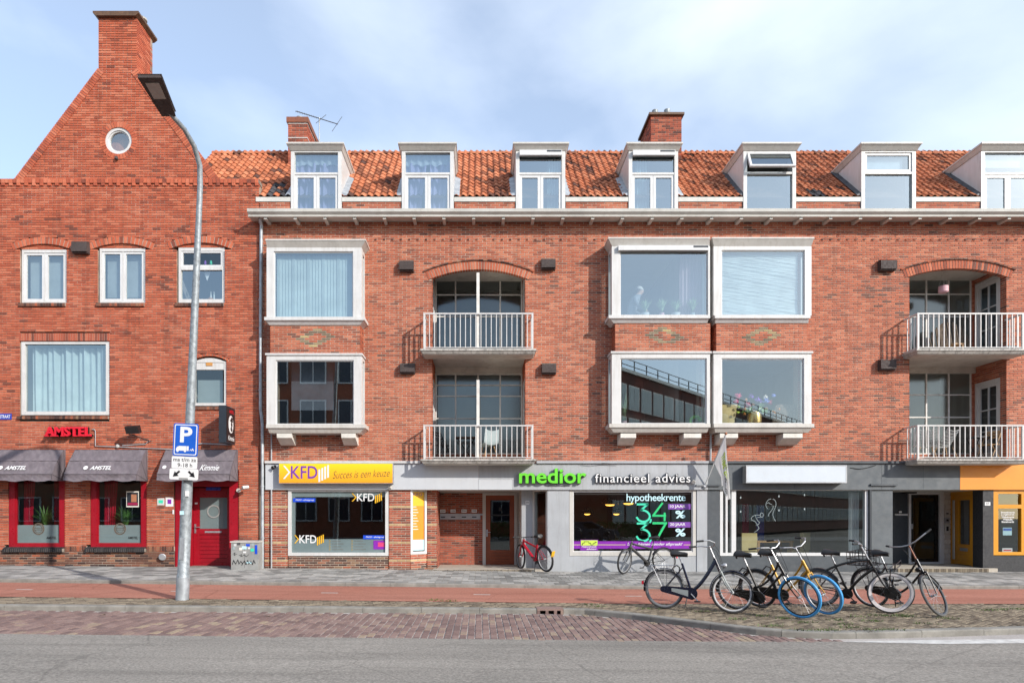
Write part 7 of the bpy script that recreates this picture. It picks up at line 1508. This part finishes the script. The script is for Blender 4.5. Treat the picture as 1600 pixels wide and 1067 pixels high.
# person bending over the plants behind the glass: one continuous skinned body
def person():
    me = bpy.data.meshes.new('person'); y0 = .12; x0 = X(986, y0); zf = Z(493, BY)-.75
    J = [(0, 0, .95), (.03, 0, 1.12), (.09, 0, 1.30), (.16, 0, 1.44), (.215, 0, 1.52), (.27, 0, 1.60), (.30, 0, 1.68),          # pelvis .. neck, head
         (.08, -.17, 1.36), (.14, -.24, 1.12), (.32, -.26, 1.0), (.40, -.24, .99), (.08, .17, 1.36), (.14, .22, 1.12), (.30, .16, 1.02), (.38, .12, 1.0),
         (-.02, -.10, .90), (.0, -.11, .5), (-.04, -.11, .06), (.08, -.11, .03), (-.02, .10, .90), (.0, .11, .5), (-.04, .11, .06), (.08, .11, .03)]
    E = [(0, 1), (1, 2), (2, 3), (3, 4), (4, 5), (5, 6), (3, 7), (7, 8), (8, 9), (9, 10), (3, 11), (11, 12), (12, 13), (13, 14), (0, 15), (15, 16), (16, 17), (17, 18), (0, 19), (19, 20), (20, 21), (21, 22)]
    RR = [.14, .145, .15, .10, .055, .095, .085, .065, .048, .036, .035, .065, .048, .036, .035, .09, .065, .045, .04, .09, .065, .045, .04]
    me.from_pydata([(x0+a, y0+b, zf+c) for a, b, c in J], E, []); o = bpy.data.objects.new('person', me); COL.objects.link(o)
    o.modifiers.new('skin', 'SKIN'); bpy.context.view_layer.objects.active = o
    for i, v in enumerate(me.skin_vertices[0].data): v.radius = (RR[i], RR[i]); v.use_root = (i == 0)
    s = o.modifiers.new('sub', 'SUBSURF'); s.levels = 2; s.render_levels = 2
    me.materials.append(MATS['cloth_grey']); me2 = bpy.data.meshes.new_from_object(o.evaluated_get(bpy.context.evaluated_depsgraph_get()))
    o.modifiers.clear(); o.data = me2; me2.materials.clear(); me2.materials.append(MATS['cloth_grey']); me2.materials.append(MATS['skin']); hz = zf+1.515
    for p in me2.polygons: c = p.center; p.material_index = 1 if c.z > hz or (c.x > x0+.31 and c.z < zf+1.1 and c.z > zf+.9) else 0; p.use_smooth = True
    setp(o, 'person with grey hair in a grey top bending over the window plants', 'person'); WL[o.name] = Vector()
    hx, hzz = x0+.275, zf+1.66; m = MB()
    m.sheet(lambda u, v: (hx-.028+.108*math.cos(v*1.5)*math.cos(u*6.2832), y0+.104*math.cos(v*1.5)*math.sin(u*6.2832), hzz-.01+.115*math.sin(v*1.5)-.03*math.cos(u*6.2832)*(1-v)), 18, 6); m.build('hair', 'hair_grey', o, smooth=True, fix=False)
person()
# cafe windows: red curtains, spider plants, poster
for i, (a, b) in enumerate(cw):
    x0, x1 = X(a)+.2, X(b)-.2; sd = 'awning edge' if i == 0 else 'poster'
    for k, (p, q) in enumerate(((x0, x0+.34), (x1-.30, x1)) if i == 0 else ((x0, x0+.4),)):
        curtain('dark red curtain %s in the café window %s' % (('at the near edge', 'at the far edge')[k], 'left of the other' if i == 0 else 'with the poster'), p, q, Z(826), Z(745), .32, 'curtain_red', 5, .035, gather=.3)
    plant('grassy spider plant in a pale pot in the café window '+('without a poster' if i == 0 else 'with the poster'), (x0+x1)/2+.05, .27, Z(842), .85, 110, 'leaf_green', 'cream_paint', .11, .30, .75, .018, 40+i, arch=1.0)
x1 = X(228)-.2; box('poster', x1-.38, x1-.03, .06, .063, Z(792), Z(767), 'flower_white', None, label='small picture poster in the café window', cat='poster'); P = [o for o in bpy.data.objects if o.name.startswith('poster') and 'label' in o][-1]
box('poster_print', x1-.36, x1-.05, .056, .059, Z(790), Z(769), 'navy_black', P); box('poster_print', x1-.24, x1-.09, .052, .055, Z(784), Z(772), 'terracotta', P); box('poster_print', x1-.34, x1-.06, .052, .055, Z(789), Z(785), 'flower_red', P)
MB().lathe([(.05, 0), (.07, .1), (.03, .35), (.05, .5), (.02, .62)], (X(81), .45, Z(825)), 14).build('figurine', 'pot_white', None, smooth=True, label='tall patterned blue and white figurine in the café window', cat='figurine')
# lamps in the grey shop
for k, (px, py, r) in enumerate(((953, 787, .22), (982, 785, .24), (917.5, 801.5, .16), (963, 801.5, .16))):
    Y = 2.0 if k < 2 else 4.2; x, z = X(px, Y), Z(py, Y); r *= 1.25; e = empty('pendant_lamp', (x, Y, z), label=('pendant lamp with warm bulb, front pair, nearer the pilaster', 'pendant lamp with warm bulb, front pair, nearer the lettering', 'small pendant lamp deep inside the grey shop, nearer the pilaster', 'small pendant lamp deep inside the grey shop, nearer the lettering')[k], cat='lamp')
    MB().lathe([(r, -.02), (r*.95, .06), (r*.6, .15), (.04, .18), (.03, .17), (r*.55, .13), (r*.9, .05), (r*.97, -.02)], (x, Y, z), 20).build('lamp_shade', 'gold_vase', e, smooth=True); MB().lathe([(.01, -.07), (r*.4, -.055), (r*.55, -.02), (r*.55, .02), (.02, .06)], (x, Y, z), 16).build('bulb', 'lamp_glow', e); MB().tube([(x, Y, z+.17), (x, Y, 2.6)], .005, 4).build('cord', 'black_metal', e)
# dining set inside the anthracite shop
def side_chair(label, x, y, rz, mat='sofa_yellow', z=.03, cat='chair'):
    e = empty('chair', (x, y, z), label=label, cat=cat); M = Matrix.Translation((x, y, z)) @ Matrix.Rotation(rz, 4, 'Z')
    def pb(nm, *b): m = MB(); m.box(*b); m.xf(M); m.build(nm, mat if nm != 'leg' else 'wood_pale', e)
    pb('seat', -.22, .22, -.22, .22, .40, .50); pb('backrest', -.22, .22, .18, .26, .501, 1.02)
    for a in (-.19, .19):
        for b in (-.19, .19): pb('leg', a-.02, a+.02, b-.02, b+.02, 0, .399)
side_chair('cream upholstered dining chair nearest the glass of the dark shop', X(1167, 1.1), 1.15, R(178)); side_chair('cream upholstered dining chair at the far end of the table in the dark shop', X(1247, 1.6), 1.6, R(215))
tx, ty = X(1205, 1.9), 1.9; e = empty('table', (tx, ty, .03), label='wooden table in the dark shop window', cat='table'); box('table_top', tx-.6, tx+.5, ty-.4, ty+.4, .75, .80, 'wood_pale', e)
for a in (-.55, .45):
    for b in (-.35, .35): box('leg', tx+a-.035, tx+a+.035, ty+b-.035, ty+b+.035, .03, .749, 'wood_pale', e)
MB().lathe([(.16, 0), (.17, .1), (.15, .12), (.03, .14), (.03, .17)], (X(1173, 1.9), 1.8, .80), 20).build('pan', 'chrome', None, smooth=True, label='steel pan with lid on the table in the dark shop', cat='pan')
curtain('pale curtain at the edge of the dark shop window', X(1334), X(1350), Z(862), Z(768), .25, 'curtain_white', 4, .03)
box('banner', X(1182, 2.5), X(1194, 2.5), 2.5, 2.52, .5, 1.9, 'street_blue', None, label='blue banner standing inside the dark shop', cat='banner'); box('banner', X(1160, 2.7), X(1170, 2.7), 2.7, 2.72, .5, 1.95, 'flower_red', None, label='dark red banner standing inside the dark shop', cat='banner')
# balcony furniture
def shell_chair(label, x, y, z, rz):
    e = empty('chair', (x, y, z), label=label, cat='chair'); M = Matrix.Translation((x, y, z)) @ Matrix.Rotation(rz, 4, 'Z')
    m = MB(); m.sheet(lambda u, v: ((u-.5)*.46*(1-.15*max(0, v-.5)), -.22+.42*min(1, v*1.9) + (.10*(v-.5) if v > .5 else 0)-.03*math.cos((u-.5)*3), .44+.05*(abs(u-.5)*2)**2+(max(0, v-.48)**1.0)*.78), 12, 14); m.xf(M); m.build('shell_seat', 'frost', e, smooth=True, fix=False)
    for a in (-1, 1):
        for b in (-1, 1): m = MB(); m.tube([(a*.12, b*.12, .42), (a*.23, b*.22, 0)], .014, 6); m.xf(M); m.build('leg', 'wood_pale', e)
shell_chair('white shell chair with wooden legs on the lower middle balcony', X(763, .25), .25, ZS1, R(205))
def fold_chair(label, x, y, z, rz, mat):
    e = empty('folding_chair', (x, y, z), label=label, cat='chair'); M = Matrix.Translation((x, y, z)) @ Matrix.Rotation(rz, 4, 'Z')
    for s in (-1, 1):
        m = MB(); m.tube([(s*.2, -.24, 0), (s*.2, .02, .46), (s*.2, .22, .88)], .012, 6); m.tube([(s*.17, .26, 0), (s*.17, -.16, .46)], .012, 6); m.xf(M); m.build('side_frame', mat, e)
    for k in range(5): m = MB(); m.box(-.19, .19, -.19+k*.075, -.135+k*.075, .46, .475); m.xf(M); m.build('seat_slat', mat, e)
    for k in range(3): m = MB(); m.obox((0, .16+k*.03, .68+k*.08), (.2, 0, 0), (0, .008, 0), (0, .01, .028)); m.xf(M); m.build('back_slat', mat, e)
fold_chair('black folding chair on the lower middle balcony', X(692, .35), .35, ZS1, R(60), 'black_metal'); fold_chair('yellow-brown slatted folding chair by the lower right balcony door', X(1545, .2), .2, ZS1, R(-70), 'wood_pale')
def small_table(label, x, y, z, w_, mat, leg='black_metal', h=.7):
    e = empty('table', (x, y, z), label=label, cat='table'); box('table_top', x-w_/2, x+w_/2, y-.22, y+.22, z+h, z+h+.025, mat, e)
    for s in (-1, 1): MB().tube([(x-w_*.4, y+s*.18, z), (x+w_*.4, y+s*.18, z+h)], .012, 6).build('leg', leg, e); MB().tube([(x+w_*.4, y+s*.15, z), (x-w_*.4, y+s*.15, z+h)], .012, 6).build('leg', leg, e)
small_table('small folding table against the lower middle balcony windows', X(728, .6), .6, ZS1, .62, 'wood_brown'); small_table('small dark folding table on the lower right balcony', X(1527, .5), .5, ZS1, .5, 'lead')
def wire_chair(label, x, y, z, rz):
    e = empty('wire_chair', (x, y, z), label=label, cat='chair'); M = Matrix.Translation((x, y, z)) @ Matrix.Rotation(rz, 4, 'Z')
    def sf(u, v): return Vector(((u-.5)*.6*(1-.2*v), -.25+.5*v+.0, .40+.06*(abs(u-.5)*2)**2+max(0, v-.4)**1.1*.75))
    m = MB()
    for k in range(13): m.tube([sf(k/12, j/8) for j in range(9)], .006, 4)
    for k in range(11): m.tube([sf(j/8, k/10) for j in range(9)], .006, 4)
    m.xf(M); m.build('mesh_shell', 'pot_white', e, fix=False)
    for a in (-1, 1):
        for b in (-1, 1): m = MB(); m.tube([(a*.14, b*.12, .40), (a*.24, b*.24, 0)], .011, 6); m.xf(M); m.build('leg', 'wood_pale', e)
wire_chair('white wire chair at the left end of the lower right balcony', X(1447, .1), .1, ZS1, R(150)); wire_chair('white wire chair nearest the middle of the lower right balcony', X(1476, .2), .2, ZS1, R(200))
e = empty('bench', (X(733, .3), .3, ZS2), label='low wooden bench on the upper middle balcony', cat='bench'); x = X(732, .3); box('seat', x-.3, x+.22, .2, .45, ZS2+.22, ZS2+.25, 'wood_pale', e)
for s in (-.26, .18): box('leg', x+s, x+s+.04, .22, .42, ZS2, ZS2+.219, 'wood_pale', e)
# round-topped cane screen, stool, hanging planter, crate on the upper right balcony
e = empty('cane_screen', (X(1488, .7), .7, ZS2), label='round-topped dark cane screen on the upper right balcony', cat='screen'); cx = X(1486, .7); rg = random.Random(9)
for k in range(34):
    t = -1+2*k/33; hgt = 1.12*math.sqrt(max(.02, 1-t*t*.96)); m = MB(); m.tube([(cx+t*.66+.1, .72+.02*rg.random(), ZS2), (cx+t*.66-.02+.05*rg.uniform(-1, 1), .74+.02*rg.random(), ZS2+hgt)], .02, 5); m.build('cane', 'bamboo', e)
e = empty('stool', (X(1493, .3), .3, ZS2), label='small pale wooden stool behind the upper right railing', cat='stool'); x = X(1493, .3); box('seat', x-.16, x+.16, .15, .45, ZS2+.33, ZS2+.36, 'wood_pale', e)
for a in (-.13, .1):
    for b in (.17, .4): box('leg', x+a, x+a+.03, b, b+.03, ZS2, ZS2+.329, 'wood_pale', e)
x, z = X(1474, .45), Z(458, .45); e = empty('hanging_planter', (x, .45, z), label='pale pink hanging planter under the balcony arch', cat='planter'); MB().lathe([(.09, 0), (.125, .03), (.125, .19), (.11, .19), (.1, .04)], (x, .45, z), 18).build('pot', 'pot_pink', e, smooth=True)
for k in range(3): a = k*2.1; MB().tube([(x+.12*math.cos(a), .45+.12*math.sin(a), z+.19), (x+.02, .45, z+.75)], .004, 4).build('cord', 'cream_paint', e)
m = MB(); cx, cy = X(1573, .05), .1
for k in range(3): m.box(cx-.2, cx+.2, cy-.15, cy+.15, ZS2+.01+k*.08, ZS2+.07+k*.08)
m.build('crate', 'frame_navy', None, label='dark slatted crate at the far end of the upper right balcony', cat='crate')
# ================================================================== OPPOSITE SIDE OF THE STREET (seen mirrored in the window glass)
def house(label, x0, x1, Y, H, base, rows, mat, group=None):
    e = empty('row_house', ((x0+x1)/2, Y-4, 0), label=label, cat='building'); ops = []
    m = MB(); m.box(x0, x1, Y-9, Y, -.2, H); m.build('wall', mat, e); box('roof', x0-.1, x1+.1, Y-9.1, Y+.2, H, H+.22, 'gutter_paint', e)
    for z0, z1, ww, step in rows:
        n = int((x1-x0-.6)/step)
        for k in range(n):
            a = x0+.5+k*step; w = empty('window', (a+ww/2, Y+.03, z0), e); q = MB(); ring(q, a, a+ww, z0, z1, Y+.005, Y+.08, .09); q.box(a+ww*.5-.03, a+ww*.5+.03, Y+.005, Y+.075, z0+.09, z1-.09); q.build('frame', 'white_paint', w)
            MB().quad((a+.09, Y+.02, z0+.09), (a+ww-.09, Y+.02, z0+.09), (a+ww-.09, Y+.02, z1-.09), (a+.09, Y+.02, z1-.09)).build('pane', 'frame_navy', w, fix=False)
    return e
house('dark brick house across the street with white windows', -18, -4.2, -27, 13.5, 0, ((1.2, 2.9, 1.5, 2.3), (4.4, 6.3, 1.8, 2.6), (7.6, 9.5, 1.8, 2.6), (10.6, 12.3, 1.8, 2.6)), 'brick_dark')
house('low brick terrace across the street between the tall house and the office block', -4.0, 9.4, -29.5, 6.8, 0, ((1.1, 2.8, 1.6, 2.2), (4.2, 6.0, 1.6, 2.2)), 'brick_dark')
house('long brown brick row across the street beyond the tall house', -52, -18.3, -27, 8.6, 0, ((1.2, 2.9, 1.6, 2.4), (4.4, 6.3, 1.8, 2.6)), 'brick_dark')
# flat-roofed building turned away from the street, with bands of windows and a roof railing
e = empty('office_block', (20, -40, 0), label='flat-roofed block across the street with window bands and roof railing', cat='building')
A, B_ = Vector((9.7, -30.8, 0)), Vector((9.7+.67*112, -30.8-.74*112, 0)); d = (B_-A).normalized(); n = Vector((-d.y, d.x, 0)); LN = (B_-A).length; H = 12.6
def pb(u0, u1, d0, d1, z0, z1, name, mat, parent=e):
    m = MB(); P = lambda u, dd, z: A+d*u+n*dd+Vector((0, 0, z)); m.hexa([P(u0, d0, z0), P(u1, d0, z0), P(u1, d1, z0), P(u0, d1, z0), P(u0, d0, z1), P(u1, d0, z1), P(u1, d1, z1), P(u0, d1, z1)]); return m.build(name, mat, parent)
pb(0, LN, -9, 0, -.3, H, 'wall', 'brick_shop'); pb(-.1, LN, -9, .18, H, H+.25, 'roof_edge', 'gutter_paint')
for z0, z1 in ((1.0, 2.8), (4.4, 6.6), (7.3, 9.2), (9.8, 11.7)):
    k = 0; u = .6
    while u < LN-2.2:
        w = pb(u, u+1.7, .01, .06, z0, z1, 'window', 'cream_paint'); pb(u+.1, u+.8, .065, .07, z0+.1, z1-.1, 'pane', 'frost', w); pb(u+.9, u+1.6, .065, .07, z0+.1, z1-.1, 'pane', 'frost', w); u += 2.0
for k in range(0, int(LN), 2): pb(k+.2, k+.27, -.4, -.33, H+.25, H+1.25, 'railing_post', 'lead')
for z in (H+.75, H+1.22): pb(0, LN, -.39, -.34, z, z+.05, 'railing', 'lead')
# parked car across the street, mirrored in the grey shop window
c = empty('parked_car', (6.2, -21.6, zg(6)-.17), label='dark saloon car parked across the street', cat='car'); zc = -.17
prof = [(-2.2, .35), (-2.25, .6), (-2.1, .82), (-1.35, .95), (-.55, 1.38), (.55, 1.42), (1.35, 1.02), (2.05, .90), (2.2, .65), (2.15, .32)]
m = MB(); rings_ = []
for s, k in ((-.86, .94), (-.80, 1.), (.80, 1.), (.86, .94)):
    rings_.append(len(m.v)); m.v += [(6.2+x*k, -21.6+s*(1 if z < 1 else .82), zc+z) for x, z in prof]
K = len(prof)
for a, b in zip(rings_, rings_[1:]):
    for j in range(K): m.face((a+j, a+(j+1) % K, b+(j+1) % K, b+j))
m.face([rings_[0]+j for j in range(K)]); m.face([rings_[-1]+j for j in range(K)]); m.build('body', 'car_blue', c, smooth=True)
for y in (-21.6+.72, -21.6-.72): s = .03 if y > -21.6 else -.03; m = MB(); m.prism([(5.1, y+s, zc+.98), (5.7, y+s*.4, zc+1.3), (6.7, y+s*.4, zc+1.33), (7.35, y+s, zc+1.02)], (0, s*.6, 0)); m.build('side_window', 'black_door', c)
for x in (4.85, 7.5):
    for y in (-22.42, -20.95): w = empty('wheel', (x, y, zc), c); MB().lathe([(.2, 0), (.31, .02), (.32, .1), (.31, .18), (.2, .2)], (x, y, zc+.32), 20, (0, 1, 0)).build('tyre', 'rubber', w, smooth=True); MB().lathe([(.19, -.01), (.19, .21)], (x, y, zc+.32), 16, (0, 1, 0)).build('rim', 'alu', w)
for y in (-22.2, -21.0): box('tail_lamp', 3.97, 4.0, y-.15, y+.15, zc+.68, zc+.8, 'sign_red', c)
# clipped hedge behind the car
rg = random.Random(77); m = MB()
for k in range(5200):
    x = rg.uniform(-3, 13); y = rg.uniform(-25.6, -24.7); z = rg.uniform(-.1, 1.2); a = rg.uniform(0, 6.28); b = rg.uniform(-1, 1); d_ = Vector((math.cos(a), math.sin(a), b)).normalized()*.06; s = d_.orthogonal()*.6; p = Vector((x, y, z)); m.quad(p-d_, p+s, p+d_, p-s)
m.build('hedge', 'leaf_green', None, fix=False, label='clipped green hedge across the street behind the car', cat='hedge')
